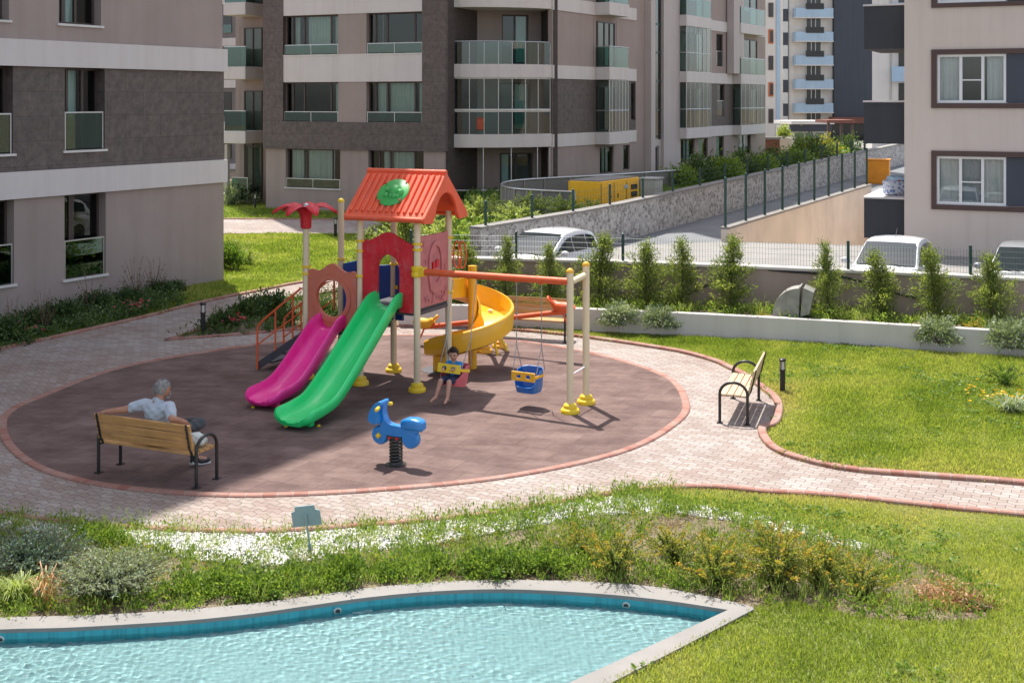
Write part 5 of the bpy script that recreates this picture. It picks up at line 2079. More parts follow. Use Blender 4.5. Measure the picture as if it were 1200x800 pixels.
# ------------------------------------------------------------------ benches
def make_bench(label, wood):
    t = thing('park_bench', label, 'bench', (0, 0, 0), 0, 'slatted benches with black hoop frames')
    L_ = 1.56
    s = MB()
    for i in range(4):
        y = -.165 + .112 * i
        s.box((0, y, .445 - .008 * (i < 1)), (L_ + .06, .098, .034))
    s.build('seat', wood, t, bevel=.006)
    b = MB()
    rt_ = Matrix.Rotation(R(-14), 3, 'X')
    for i in range(3):
        z = .55 + .125 * i
        b.box((0, -.235 - (z - .5) * .25, z), (L_ + .06, .034, .112), Matrix.Rotation(R(14), 3, 'X'))
    b.build('backrest', wood, t, bevel=.006)
    for sx in (-1, 1):
        x = sx * (L_ / 2 - .02)
        xh = sx * (L_ / 2 + .055)
        m = MB()
        path = [(xh, -.22, 0), (xh, -.22, .47)]
        for k in range(1, 12):
            a = PI - PI * k / 12
            path.append((xh, .22 * math.cos(a), .47 + .19 * math.sin(a)))
        path += [(xh, .22, .47), (xh, .22, 0)]
        m.tube(path, .024, 10)
        m.box((xh, -.22, .006), (.09, .09, .012)).box((xh, .22, .006), (.09, .09, .012))
        m.build('hoop_frame', M['black_metal'], t, smooth=50)
        m = MB()
        m.hexa([(x - .02, -.21, .42), (x + .02, -.21, .42), (x + .02, .2, .42), (x - .02, .2, .42), (x - .02, -.21, .427), (x + .02, -.21, .427), (x + .02, .2, .427), (x - .02, .2, .427)])
        m.tube([(xh, -.22, .40), (x, -.205, .42), (x, -.265, .52), (x, -.345, .86)], .017, 6)
        for z in (.56, .68, .80):
            m.lathe([(.008, 0), (.006, .008)], (x, -.30 - (z - .56) * .25, z), 6, Matrix.Rotation(PI / 2, 3, 'X'))
        m.build('back_support', M['black_metal'], t, smooth=50)
    return t


bench = make_bench('slatted pine bench on the rubber floor with an old man on it', M['wood'])
BL, BA = Vector((-4.89, 16.84, .024)), math.atan2(-.40, .917)
bench.location, bench.rotation_euler = BL, (0, 0, BA)
b2_ = dup(bench, (.40, 26.55, .012), R(162.5), 'slatted pine bench at the back behind the orange seesaw')
b3_ = dup(bench, (3.80, 20.37, .012), R(72.5), 'sun bleached bench standing at the lawn edge beside the bollard')
for ch in b3_.children:
    if ch.name.split('.')[0] in ('seat', 'backrest'):
        ch.data = ch.data.copy()
        ch.data.materials[0] = M['wood_pale']

# things left on the man's bench
bg_ = Leaves()
m = MB()
V = []
bm = bmesh.new()
bmesh.ops.create_icosphere(bm, subdivisions=3, radius=1)
for v in bm.verts:
    n_ = v.co.copy()
    k = 1 + .18 * math.sin(n_.x * 7 + n_.z * 5) * math.cos(n_.y * 6) + .10 * math.sin(n_.z * 13 + n_.y * 9)
    v.co = Vector((n_.x * .15 * k, n_.y * .12 * k, max(n_.z, -.75) * .10 * k + .075))
me = bpy.data.meshes.new('bag')
bm.to_mesh(me)
bm.free()
me.polygons.foreach_set('use_smooth', [True] * len(me.polygons))
bagc = Matrix.Rotation(BA, 3, 'Z') @ Vector((.60, .06, 0)) + BL
bag = put('plastic_bag', me, M['bag'])
bag.location = (bagc.x, bagc.y, BL.z + .463)
tag(bag, 'crumpled white plastic bag on the bench seat beside the man', 'bag')
me2 = me.copy()
rc = put('folded_cloth', me2, M['redcloth'])
rc.data.materials.clear()
rc.data.materials.append(M['redcloth'])
c_ = Matrix.Rotation(BA, 3, 'Z') @ Vector((-.20, .02, 0)) + BL
rc.location = (c_.x, c_.y, BL.z + .463)
rc.scale = (1.4, 1.0, .7)
tag(rc, 'red cloth lying on the bench seat left of the man', 'cloth')


# ------------------------------------------------------------------ bollards and the sign
def make_bollard(label):
    t = thing('bollard_light', label, 'bollard', (0, 0, 0), 0, 'black bollard lights along the paths')
    MB().lathe([(.048, 0), (.048, .40), (.055, .405), (.055, .43)], (0, 0, 0), 16).build('post', M['black_metal'], t, smooth=40)
    MB().lathe([(.040, .43), (.040, .575)], (0, 0, 0), 16).build('lamp_glass', M['opal'], t, smooth=40)
    MB().lathe([(.060, .575), (.060, .61), (.05, .618)], (0, 0, 0), 16).build('cap', M['black_metal'], t, smooth=40)
    m = MB()
    for k in range(4):
        a = PI / 4 + PI / 2 * k
        m.tube([(.052 * math.cos(a), .052 * math.sin(a), .43), (.052 * math.cos(a), .052 * math.sin(a), .578)], .007, 5)
    m.build('guard', M['black_metal'], t)
    return t


bo1 = make_bollard('black bollard light on the lawn beside the sun bleached bench')
bo1.location = G(917, 461)
dup(bo1, G(238, 391), .3, 'black bollard light at the tip of the small shrub island', 1.12)
dup(bo1, G(393, 279), .5, 'black bollard light by the far path beyond the flower post', 1.25)
dup(bo1, G(299, 245), .2, 'small bollard light among pale shrubs by the far apartment block', 1.2)

sg = G(366, 656)
sign = thing('garden_sign', 'grey blue sign seen from behind on a thin leaning post', 'sign', (sg.x, sg.y, 0), R(-4))
sign.rotation_euler = (R(4), R(-7), R(-4))
so_ = [(-.165, 0), (.165, 0), (.165, .17), (.115, .185), (.105, .235), (-.12, .235), (-.12, .185), (-.165, .17)]
MB().prism(so_, -.008, .008, fn=lambda x, y, z: (x, z, y + .40)).build('sign_board', M['signmetal'], sign, bevel=.004)
m = MB().tube([(0, -.022, -.05), (0, -.022, .53)], .012, 8)
m.box((0, -.02, .53), (.03, .03, .03)).box((0, -.022, .16), (.034, .034, .09))
m.build('sign_post', M['signmetal'], sign)
# ------------------------------------------------------------------ parked cars
def make_car(label, paint, tall=1.0):
    t = thing('parked_car', label, 'car', (0, 0, 0), 0, 'cars parked behind the retaining wall')
    Z = tall
    ys = [-1.86, -1.80, -1.5, -.9, -.2, .5, .9, 1.25, 1.6, 1.80, 1.88]
    top = [.70, .93, .97, .97, .97, .975, .96, .91, .83, .72, .55]
    wd = [.62, .76, .815, .84, .845, .84, .83, .82, .78, .68, .55]
    bot = [.42, .30, .22, .20, .20, .20, .20, .20, .22, .28, .36]
    V, Fc = [], []
    for y, zt, w, zb in zip(ys, top, wd, bot):
        half = [(w * .90, zb), (w * .985, zb + (zt - zb) * .25), (w, zb + (zt - zb) * .6), (w * .975, zt - .12), (w * .92, zt - .025), (w * .62, zt + .012), (0, zt + .025)]
        ring = half + [(-x, z) for x, z in half[-2::-1]]
        V += [(x, y, z * Z) for x, z in ring]
    k = 13
    n = len(ys)
    for i in range(n - 1):
        for j in range(k):
            j2 = (j + 1) % k
            Fc.append((i * k + j, i * k + j2, (i + 1) * k + j2, (i + 1) * k + j))
    Fc += [tuple(range(k)), tuple((n - 1) * k + j for j in range(k))]
    # greenhouse
    gy = [-1.80, -1.68, -1.50, -1.15, -.6, -.15, .05, .35, .65, .92]
    gt = [.98, 1.25, 1.42, 1.485, 1.505, 1.475, 1.42, 1.28, 1.12, .965]

    def zt(y):
        return float(np.interp(y, gy, gt))

    def wr(y):
        return .58 + .12 * (1.5 - zt(y)) / .5 * 1.0

    def wb(y):
        return .775 if y < .6 else .775 - .1 * (y - .6)
    o = len(V)
    for y in gy:
        a, b = wb(y), wr(y)
        z = zt(y)
        half = [(a, .93), (a - .01, min(.99, z - .01)), (b + .055, max(.965, z - .10)), (b + .02, max(.968, z - .03)), (b * .6, z + .005), (0, z + .02)]
        ring = half + [(-x, zz) for x, zz in half[-2::-1]]
        V += [(x, y, zz * Z) for x, zz in ring]
    k = 11
    n = len(gy)
    for i in range(n - 1):
        for j in range(k):
            j2 = (j + 1) % k
            Fc.append((o + i * k + j, o + i * k + j2, o + (i + 1) * k + j2, o + (i + 1) * k + j))
    Fc += [tuple(o + j for j in range(k)), tuple(o + (n - 1) * k + j for j in range(k))]
    MB().add(V, Fc).build('body', paint, t, smooth=38)

    def patch(name, grid, mat, off=.012):
        ni, nj = len(grid), len(grid[0])
        V = [Vector(p) for r in grid for p in r]
        nn = (V[nj] - V[0]).cross(V[1] - V[0]).normalized()
        Fc = [(i * nj + j, i * nj + j + 1, (i + 1) * nj + j + 1, (i + 1) * nj + j) for i in range(ni - 1) for j in range(nj - 1)]
        m = MB().add(V, Fc)
        ob = m.build(name, mat, t, smooth=60, fix=False)
        return ob
    # windscreen and rear window follow the shell 12 mm outside it
    g = []
    for y in np.linspace(.86, .02, 7):
        w = wr(y) * .965
        g.append([(x * w, y + .006, (zt(y) + .025 - .012 * x * x) * Z + .006) for x in np.linspace(-1, 1, 7)])
    patch('windscreen', g, M['carglass'])
    g = []
    for y in np.linspace(-1.53, -1.755, 5):
        w = wr(y) * .95
        g.append([(x * w, y - .012, (zt(y) + .012) * Z) for x in np.linspace(-1, 1, 5)])
    patch('rear_window', g, M['carglass'])
    for s in (-1, 1):
        for (ya, yb, fa_, fb_) in ((.66, -.28, .10, 1), (-.34, -1.02, 1, 1), (-1.08, -1.55, 1, .75)):
            g = []
            for q in np.linspace(0, 1, 6):
                y = ya + (yb - ya) * q
                a = wb(y) - .006
                b = wr(y) + .065
                z0_, z1_ = 1.0, max(1.02, zt(y) - .125)
                row = []
                for h in np.linspace(.02, 1, 4):
                    row.append((s * (a + (b - a) * h + .014), y, (z0_ + (z1_ - z0_) * h) * Z))
                g.append(row)
            patch('side_window', g, M['carglass'])
        m = MB()
        m.tube([(s * .80, .55, .99 * Z), (s * .93, .57, 1.03 * Z)], .03, 6)
        m.lathe([(.01, -.07), (.075, -.05), (.095, 0), (.075, .05), (.01, .07)], (s * .97, .58, 1.05 * Z), 12, Matrix.Rotation(PI / 2, 3, 'X') @ Matrix.Diagonal((1.25, .8, 1)))
        m.build('wing_mirror', paint, t, smooth=60)
        m = MB().lathe([(.02, 0), (.10, .01), (.13, -.03), (.13, -.10)], (s * .58, 1.72, .70 * Z), 14, Matrix.Rotation(R(-80), 3, 'X') @ Matrix.Diagonal((1.3, .8, 1)))
        m.build('headlight', M['lamp'], t, smooth=60)
        for y in (1.18, -1.2):
            w = MB().lathe([(.20, -.09), (.29, -.085), (.31, -.05), (.31, .05), (.29, .085), (.20, .09)], (s * .76, y, .31), 24, Matrix.Rotation(PI / 2, 3, 'Y')).build('wheel', M['tyre'], t, smooth=40)
            MB().lathe([(.195, -.085), (.205, 0), (.195, .092), (.06, .06), (.02, .085)], (s * .765, y, .31), 18, Matrix.Rotation(PI / 2 * s, 3, 'Y')).build('rim', M['metal'], w, smooth=40)
    m = MB().tube([(-.5, .93, 1.0 * Z), (-.05, .80, 1.06 * Z)], .008, 5).tube([(.02, .93, 1.0 * Z), (.5, .82, 1.05 * Z)], .008, 5)
    m.build('wiper', M['black_metal'], t)
    m = MB().tube([(0, -.55, 1.52 * Z), (0, -.75, 1.70 * Z)], .006, 5)
    m.build('aerial', M['black_metal'], t)
    MB().box((0, 1.87, .42), (.7, .04, .16)).build('grille', M['black_metal'], t, bevel=.01)
    return t


CA = R(149.2)
car1 = make_car('white estate car parked left of the wall fence post, sun glinting on its windscreen', M['carwhite'], 1.02)
car1.location = (.78, 31.3, .31)
car1.rotation_euler = (0, 0, CA)
car2 = dup(car1, (9.1, 29.3, .31), CA + .06, 'white car parked in front of the beige ramp wall and dark box')
car3 = make_car('silver car at the right edge below the brown framed window', M['carsilver'], 1.0)
car3.location = (11.95, 28.4, .31)
car3.rotation_euler = (0, 0, CA + .04)

# ------------------------------------------------------------------ things behind the rubble wall
tag(sheet('yard', [pit[1], pit[1] + RD * 30, pit[1] + RD * 30 + Vector((8, -4.7)), pit[2]], .8, M['concrete']), kind='structure')
VANG = math.atan2(VD.y, VD.x)
ge = thing('generator', 'large yellow generator container behind the rubble wall', 'generator', (3.42, 47.0, .8), VANG)
# local x along the block grid (away), y to the left
MB().box((1.75, .72, .62), (3.5, 1.42, 1.24)).build('housing', M['genyellow'], ge, bevel=.03)
MB().box((1.75, .72, 1.262), (3.42, 1.34, .035)).build('roof_sheet', M['coping'], ge, bevel=.008)
for i in range(3):
    MB().box((3.0, -.003, .30 + .29 * i), (.55, .03, .2)).build('louvre', M['black_metal'], ge)
m = MB()
m.box((1.5, -.004, .62), (.05, .03, .16)).box((.9, -.004, .62), (.05, .02, .06))
m.build('door_lock', M['black_metal'], ge)
MB().box((2.25, -.004, .93), (.34, .016, .12)).build('sticker', M['blue'], ge)
m = MB()
for x in (.02, 1.15, 2.3):
    m.box((x, -.002, .6), (.02, .012, 1.1))
m.build('door_seam', M['brown'], ge)
cb = thing('cabinet', 'light grey utility cabinet with a wider lid beside the yellow generator', 'cabinet', (5.9, 50.3, .9), VANG)
MB().box((.4, .35, .5), (.8, .66, 1.0)).build('housing', M['cabinet'], cb, bevel=.02)
MB().box((.4, .35, 1.04), (.9, .76, .07)).build('lid', M['cabinet'], cb, bevel=.015)
scp = [V2(p) for p in catmull([(2.3, 44.6, 0), (1.1, 45.4, 0), (.1, 46.4, 0), (-.42, 48.3, 0), (-.1, 50.6, 0), (1.4, 52.4, 0), (3.8, 54.3, 0), (6.2, 56.6, 0), (8.6, 59.0, 0)], 4)]
scr = thing('screen_fence', 'curved grey panel screen with a metal rail around the generator', 'screen', (scp[0].x, scp[0].y, 0))
pan, rl = MB(), MB()
for i in range(len(scp) - 1):
    a, b = scp[i] - scp[0], scp[i + 1] - scp[0]
    pan.hexa([(a.x, a.y, .55), (b.x, b.y, .55), (b.x + .01, b.y + .03, .55), (a.x + .01, a.y + .03, .55), (a.x, a.y, 1.78), (b.x, b.y, 1.78), (b.x + .01, b.y + .03, 1.78), (a.x + .01, a.y + .03, 1.78)])
rl.tube([(p.x - scp[0].x, p.y - scp[0].y, 1.83) for p in scp], .045, 8)
pan.build('panel', M['screen'], scr)
rl.build('top_rail', M['metal'], scr, smooth=50)
for i in range(0, len(scp), 2):
    p = scp[i] - scp[0]
    MB().tube([(p.x, p.y - .03, .5), (p.x, p.y - .03, 1.8)], .035, 6).build('fence_post', M['metal'], scr, smooth=50)
oc = thing('orange_container', 'small orange container at the top of the ramp wall', 'container', (18.55, 62.4, .8), 0)
oc.rotation_euler = (0, 0, R(-20))
MB().box((.1, .6, .65), (1.15, 1.1, 1.3)).build('housing', M['boxorange'], oc, bevel=.02)
m = MB()
for i in range(5):
    m.box((.1, .045, .2 + .23 * i), (1.1, .03, .04))
m.build('rib', M['boxorange'], oc)
MB().box((.1, .6, 1.33), (1.25, 1.2, .06)).build('lid', M['boxorange'], oc, bevel=.01)

# bundle wrapped in spotted blue cloth on the dark box
mt, nt_, b_ = nodes_of('spotted_blue_cloth')
vo = N(nt_, 'ShaderNodeTexVoronoi')
vo.inputs['Scale'].default_value = 9
L(nt_, coords(nt_), vo.inputs['Vector'])
L(nt_, ramp(nt_, vo.outputs['Distance'], [(.38, (.14, .22, .42)), (.46, (.55, .58, .64))]), b_.inputs['Base Color'])
b_.inputs['Roughness'].default_value = .9
bx_top = FR.z(1035, 232)
q = FR.P(FR.s(1044), 0, -1.4)
bun = thing('wrapped_bundle', 'bundle in spotted blue cloth on the lowest dark box', 'bundle', (q[0], q[1], bx_top), 0)
for (nm, mat, s, c, sq) in (('cloth', mt, (.40, .35, .27), (0, 0, .26), .45), ('top_cover', M['blue'], (.33, .34, .08), (.06, 0, .56), .5)):
    bm = bmesh.new()
    bmesh.ops.create_icosphere(bm, subdivisions=4, radius=1)
    for v in bm.verts:
        n_ = v.co
        e = Vector([math.copysign(abs(k) ** sq, k) for k in n_])
        k = 1 + .03 * math.sin(9 * n_.x + 5 * n_.z) + .03 * math.sin(11 * n_.y + 7 * n_.x)
        v.co = Vector((e.x * s[0] * k + c[0], e.y * s[1] * k + c[1], e.z * s[2] * k + c[2]))
    me = bpy.data.meshes.new(nm)
    bm.to_mesh(me)
    bm.free()
    me.polygons.foreach_set('use_smooth', [True] * len(me.polygons))
    put(nm, me, mat, bun)
MB().box((.18, -.355, .27), (.05, .02, .5)).box((-.02, -.33, .3), (.04, .02, .45)).build('strap', M['redcloth'], bun)

# galvanised duct hood in the planter
WD = Vector((.948, -.317))
dv = thing('vent_hood', 'weathered sheet metal vent hood in the planter by the retaining wall', 'vent', (6.15, 26.62, .43), math.atan2(WD.y, WD.x))
oc_ = [(-.44, 0), (-.44, .10), (-.42, .27), (-.35, .45), (-.23, .59), (-.07, .68), (.12, .71), (.12, 0)]
oc_ = [(-.44, 0), (.12, 0), (.14, .71)] + [(.14 - .58 * math.sin(t), .12 + .59 * math.cos(t)) for t in np.linspace(.05, PI / 2, 10)]
MB().prism(oc_, -.25, .25, fn=XZ).build('curved_duct', M['ventmetal'], dv, bevel=.01)
MB().prism([(.15, .10), (.34, .16), (.44, .64), (.22, .73)], -.29, .29, fn=XZ).build('outlet_box', M['ventmetal'], dv, bevel=.012)
m = MB()
m.box((.14, 0, .73), (.03, .56, .02)).box((-.44, 0, .01), (.05, .54, .03)).box((-.15, -.253, .35), (.012, .012, .66))
m.build('flange', M['ventmetal'], dv)
MB().box((.20, 0, .02), (.36, .4, .10)).build('foot', M['black_metal'], dv)


def wallhose(name, label, pxs):
    pts = []
    line = offs(pf, 1.40)
    for (px, py) in pxs:
        best = min(line, key=lambda p: abs(600 + F * p.x / p.y - px))
        i = line.index(best)
        bb = []
        for j in range(len(line) - 1):
            a, b = line[j], line[j + 1]
            xa, xb = 600 + F * a.x / a.y, 600 + F * b.x / b.y
            if xa <= px <= xb:
                best = a.lerp(b, (px - xa) / (xb - xa))
        pts.append((best.x, best.y, EYE - (py - HZ) / F * best.y))
    o = MB().tube(catmull(pts, 4), .022, 8).build(name, M['hose'], None, smooth=50)
    tag(o, label, 'hose')
    return o


wallhose('black_hose', 'black hose sagging down the retaining wall between two right hand cypresses', [(962, 322), (990, 325), (1015, 332), (1045, 342), (1078, 350), (1105, 353)])
wallhose('black_hose', 'black hose hanging over the wall cap above the vent hood', [(900, 316), (925, 318.5), (950, 320), (958, 321)])
wallhose('black_hose', 'black hose leaning on the retaining wall left of the vent hood', [(806, 345), (825, 336), (845, 327), (858, 322)])
# ------------------------------------------------------------------ people
def eval_mesh(o):
    bpy.context.view_layer.update()
    dg = bpy.context.evaluated_depsgraph_get()
    me = bpy.data.meshes.new_from_object(o.evaluated_get(dg))
    old = o.data
    bpy.data.objects.remove(o)
    if old.users == 0:
        bpy.data.meshes.remove(old)
    return me


def capsule(mb, A, ra, B, rb, n=16):
    """tapered limb segment with round ends; a radius may be (sideways, front-to-back)"""
    A, B = Vector(A), Vector(B)
    d = (B - A)
    ln = max(d.length, 1e-5)
    d /= ln
    torso = hasattr(ra, '__len__') and hasattr(rb, '__len__') and abs(d.x) < .6
    f = lambda r: (r if torso else (min(r),) * 2) if hasattr(r, '__len__') else (r, r)
    ra, rb = f(ra), f(rb)
    ax = Vector((1, 0, 0)) if abs(d.x) < .8 else Vector((0, 0, 1))
    ax = (ax - d * ax.dot(d)).normalized()
    ay = d.cross(ax)
    st = [(-math.sin(t), math.cos(t), 0) for t in np.linspace(PI / 2 * .93, .0, 5)] + [(math.sin(t), math.cos(t), 1) for t in np.linspace(0, PI / 2 * .93, 5)]
    V, Fc = [], []
    for (h, k, e) in st:
        c, r = (B, rb) if e else (A, ra)
        m = min(r)
        for j in range(n):
            t = 2 * PI * j / n
            V.append(c + d * (h * m) + ax * (r[0] * k * math.cos(t)) + ay * (r[1] * k * math.sin(t)))
    for i in range(len(st) - 1):
        for j in range(n):
            j2 = (j + 1) % n
            Fc.append((i * n + j, i * n + j2, (i + 1) * n + j2, (i + 1) * n + j))
    Fc += [tuple(reversed(range(n))), tuple((len(st) - 1) * n + j for j in range(n))]
    mb.add(V, Fc)


def skin(joints, edges, sub=2, root=0):
    m = MB()
    for a, b in edges:
        capsule(m, joints[a][0], joints[a][1], joints[b][0], joints[b][1])
    return m


def head_geo(c, size, yaw=0.0, pitch=0.0):
    """skull with brow, nose, chin and ears, facing +y, size = height of the head"""
    V, Fc = [], []
    nu, nv = 28, 20
    rot = Matrix.Rotation(yaw, 3, 'Z') @ Matrix.Rotation(pitch, 3, 'X')
    for i in range(nv + 1):
        ph = -PI / 2 + PI * i / nv
        for j in range(nu):
            th = 2 * PI * j / nu
            x, y, z = math.cos(ph) * math.cos(th), math.cos(ph) * math.sin(th), math.sin(ph)
            fx = .335 * x * (1 - .22 * max(0, -z) ** 1.2)
            fy = .40 * y * (1 - .10 * max(0, -z)) + (.04 * max(0, -z) if y > 0 else -.02)
            if y < 0 and z < -.2:
                fy *= 1 - .35 * (-z - .2)
            fz = .5 * z
            if y > 0:
                g = lambda a, b, sx, sz: math.exp(-((x - a) / sx) ** 2 - ((z - b) / sz) ** 2)
                fy += .085 * g(0, -.16, .12, .16) + .03 * g(0, .03, .08, .16)
                fy -= .035 * (g(.36, .02, .16, .10) + g(-.36, .02, .16, .10))
                fy += .02 * g(0, .2, .5, .08) + .03 * g(0, -.78, .3, .15) + .018 * g(0, -.48, .2, .07)
            V.append(Vector(c) + rot @ (Vector((fx, fy, fz)) * size))
    for i in range(nv):
        for j in range(nu):
            j2 = (j + 1) % nu
            Fc.append((i * nu + j, i * nu + j2, (i + 1) * nu + j2, (i + 1) * nu + j))
    m = MB().add(V, Fc)
    for s in (-1, 1):
        m.lathe([(.004, -.03), (.075, -.02), (.085, .01), (.05, .03), (.004, .034)], (0, 0, 0), 12)
        k = 5 * 12
        for q in range(len(m.v) - k, len(m.v)):
            p = Vector(m.v[q])
            p = Vector((s * (.335 + p.z), -.03 + p.x * .75, -.04 + p.y * 1.25)) * size
            m.v[q] = tuple(Vector(c) + rot @ p)
    return m, rot


def hair_geo(c, size, yaw, pitch, line=.30, back=-.35, puff=1.07, lump=.02):
    rot = Matrix.Rotation(yaw, 3, 'Z') @ Matrix.Rotation(pitch, 3, 'X')
    V, Fc = [], []
    nu, nv = 30, 14
    for i in range(nv + 1):
        for j in range(nu):
            th = 2 * PI * j / nu
            fr_ = max(0, math.sin(th))
            lo = back + (line - back) * min(1, fr_ * 1.5)
            z = lo + (1 - lo) * i / nv
            rr = math.sqrt(max(0, 1 - z * z))
            x, y = rr * math.cos(th), rr * math.sin(th)
            k = puff + lump * math.sin(th * 7 + z * 9) * math.sin(z * 13 + th * 3)
            if i == 0:
                k = .97
            V.append(Vector(c) + rot @ (Vector((.335 * x * k, .405 * y * k - (.02 if y < 0 else 0), .5 * z * k)) * size))
    for i in range(nv):
        for j in range(nu):
            j2 = (j + 1) % nu
            Fc.append((i * nu + j, i * nu + j2, (i + 1) * nu + j2, (i + 1) * nu + j))
    return MB().add(V, Fc)


def hand_chains(wrist, direction, up, s, curl=.5, side=1):
    """five unequal bent fingers rooted inside the palm; returns joints and edges"""
    d = Vector(direction).normalized()
    u = (Vector(up) - d * Vector(up).dot(d)).normalized()
    sd = d.cross(u) * side
    w = Vector(wrist)
    out = []
    for i, (lat, ln) in enumerate(((.032, .072), (.011, .082), (-.011, .076), (-.032, .060))):
        b = w + d * (.085 * s) + sd * (lat * s)
        r = .0085 * s
        pts = [w + d * (.04 * s) + sd * (lat * .7 * s), b]
        dd, pos = d.copy(), b
        for k in range(3):
            ang = curl * (.5 + .5 * k)
            dd = (d * math.cos(ang) - u * math.sin(ang)).normalized()
            pos = pos + dd * (ln * s * (.42, .33, .25)[k])
            pts.append(pos)
        out.append((pts, r))
    tb = w + d * (.02 * s) + sd * (.02 * s)
    t1 = tb + (d * .5 + sd * .8 - u * .15).normalized() * (.045 * s)
    t2 = t1 + (d * .85 + sd * .3 - u * .3).normalized() * (.032 * s)
    t3 = t2 + (d * .9 - u * .4).normalized() * (.025 * s)
    out.append(([w + d * (.01 * s), tb, t1, t2, t3], .010 * s))
    return out


def fuse(meshes, mbs, voxel, name, mat, parent=None, iters=3):
    bm = bmesh.new()
    for m in list(meshes) + list(mbs):
        me = m.mesh('t')
        b2 = bmesh.new()
        b2.from_mesh(me)
        bmesh.ops.recalc_face_normals(b2, faces=b2.faces)
        b2.to_mesh(me)
        b2.free()
        bm.from_mesh(me)
    me = bpy.data.meshes.new(name)
    bm.to_mesh(me)
    bm.free()
    o = link(bpy.data.objects.new(name, me))
    r = o.modifiers.new('r', 'REMESH')
    r.mode = 'VOXEL'
    r.voxel_size = voxel
    s = o.modifiers.new('s', 'SMOOTH')
    s.factor = .5
    s.iterations = iters
    me = eval_mesh(o)
    me.polygons.foreach_set('use_smooth', [True] * len(me.polygons))
    me.materials.clear()
    return put(name, me, mat, parent)


def chains_mesh(chains):
    out = []
    for pts, r in chains:
        j = {str(i): (tuple(p), r * (1 - .06 * i)) for i, p in enumerate(pts)}
        out.append(skin(j, [(str(i), str(i + 1)) for i in range(len(pts) - 1)], 1))
    return out


def cloth(joints, edges, name, mat, parent, voxel=.009):
    o = fuse([skin(joints, edges)], [], voxel, name, mat, parent, 4)
    me = o.data
    n = len(me.vertices)
    co_, no_ = np.empty(n * 3, np.float32), np.empty(n * 3, np.float32)
    me.vertices.foreach_get('co', co_)
    me.vertices.foreach_get('normal', no_)
    c, nn = co_.reshape(-1, 3), no_.reshape(-1, 3)
    k = 1.0 if voxel > .006 else .5                      # folds in the cloth
    w = np.sin(c[:, 0] * 38 / k + c[:, 2] * 52 / k + 3 * np.sin(c[:, 1] * 21 / k)) + .7 * np.sin(c[:, 2] * 75 / k - c[:, 0] * 24 / k + 2 * np.sin(c[:, 0] * 17 / k))
    c += nn * (w * .0042 * k)[:, None]
    me.vertices.foreach_set('co', c.ravel())
    me.update()
    return o


def strands(o, mat, n, ln, wd, fwd):
    me = o.data
    vs = np.array([v.co[:] for v in me.vertices])
    ns = np.array([v.normal[:] for v in me.vertices])
    i = rng.integers(0, len(vs), n)
    P = vs[i] + rng.normal(size=(n, 3)) * .004
    D = ns[i] * .45 + np.array(fwd) + rng.normal(size=(n, 3)) * .35
    Leaves().add(P, D, ln * (.5 + rng.random(n)), wd, rng.random(n)).build('hair_strands', mat, o)


def grow(J, names, k=1.1, add=.006, **over):
    d = {}
    for n in names:
        r = J[n][1]
        r = tuple(v * k + add for v in r) if hasattr(r, '__len__') else r * k + add
        d[n] = (over.get(n, J[n][0]), r)
    return d


def mid(a, b, t):
    return tuple(Vector(a).lerp(Vector(b), t))


# --- the old man on the bench (bench coordinates: x along it, y to its front)
J = {
    'pel': ((.10, -.02, .545), (.150, .115)), 'wai': ((.10, -.09, .72), (.145, .115)), 'che': ((.10, -.13, .93), (.165, .12)), 'nb': ((.105, -.11, 1.06), .075), 'nk': ((.11, -.085, 1.10), .062), 'hd': ((.115, -.06, 1.16), .062),
    'ls': ((-.10, -.12, 1.005), .066), 'le': ((-.35, -.25, .93), .048), 'lw': ((-.58, -.325, .90), .033), 'lh': ((-.645, -.33, .895), (.040, .020)),
    'rs': ((.31, -.12, 1.0), .066), 're': ((.47, -.27, .90), .048), 'rw': ((.52, -.05, .80), .034), 'rh': ((.50, .02, .765), (.036, .020)),
    'lhip': ((.0, .0, .54), .10), 'lk': ((.06, .45, .52), .066), 'la': ((.20, .58, .11), .043), 'lt': ((.255, .74, .055), .035),
    'rhip': ((.20, .0, .54), .10), 'rk': ((.40, .42, .66), .066), 'ra': ((.06, .52, .62), .043), 'rt': ((-.08, .60, .60), .036)}
E_ = [('pel', 'wai'), ('wai', 'che'), ('che', 'nb'), ('nb', 'nk'), ('nk', 'hd'), ('che', 'ls'), ('ls', 'le'), ('le', 'lw'), ('lw', 'lh'), ('che', 'rs'), ('rs', 're'), ('re', 'rw'), ('rw', 'rh'),
      ('pel', 'lhip'), ('lhip', 'lk'), ('lk', 'la'), ('la', 'lt'), ('pel', 'rhip'), ('rhip', 'rk'), ('rk', 'ra'), ('ra', 'rt')]
body = skin(J, E_)
hc, hs, hy, hp = (.13, -.045, 1.215), .255, R(-38), R(-8)
hm, hrot = head_geo(hc, hs, hy, hp)
fing = chains_mesh(hand_chains(J['lw'][0], (-1, -.12, -.06), (0, 0, 1), 1.0, .35, -1) + hand_chains(J['rw'][0], (-.2, .9, -.45), (0, .3, 1), 1.0, .5, -1))
man = fuse([body] + fing, [hm], .0075, 'person', M['skin_tan'])
tag(man, 'grey haired man in pale tee shirt lounging on the bench, arms along its back', 'person')
h = hair_geo(hc, hs, hy, hp, .50, -.42, 1.04)
ho = h.build('hair', M['greyhair'], man, smooth=70)
M['greystrand'] = leafmat('grey_hair_strands', [(0, (.12, .115, .11)), (.6, (.33, .32, .31)), (1, (.52, .51, .50))], 0, .6)
strands(ho, M['greystrand'], 1500, .022, .004, (-.1, -.35, -.5))
g = MB()
g.tube([Vector(hc) + hrot @ (Vector(p) * hs) for p in ((-.16, .37, -.24), (-.06, .425, -.22), (.06, .425, -.22), (.16, .37, -.24))], [.008, .012, .012, .008], 8)
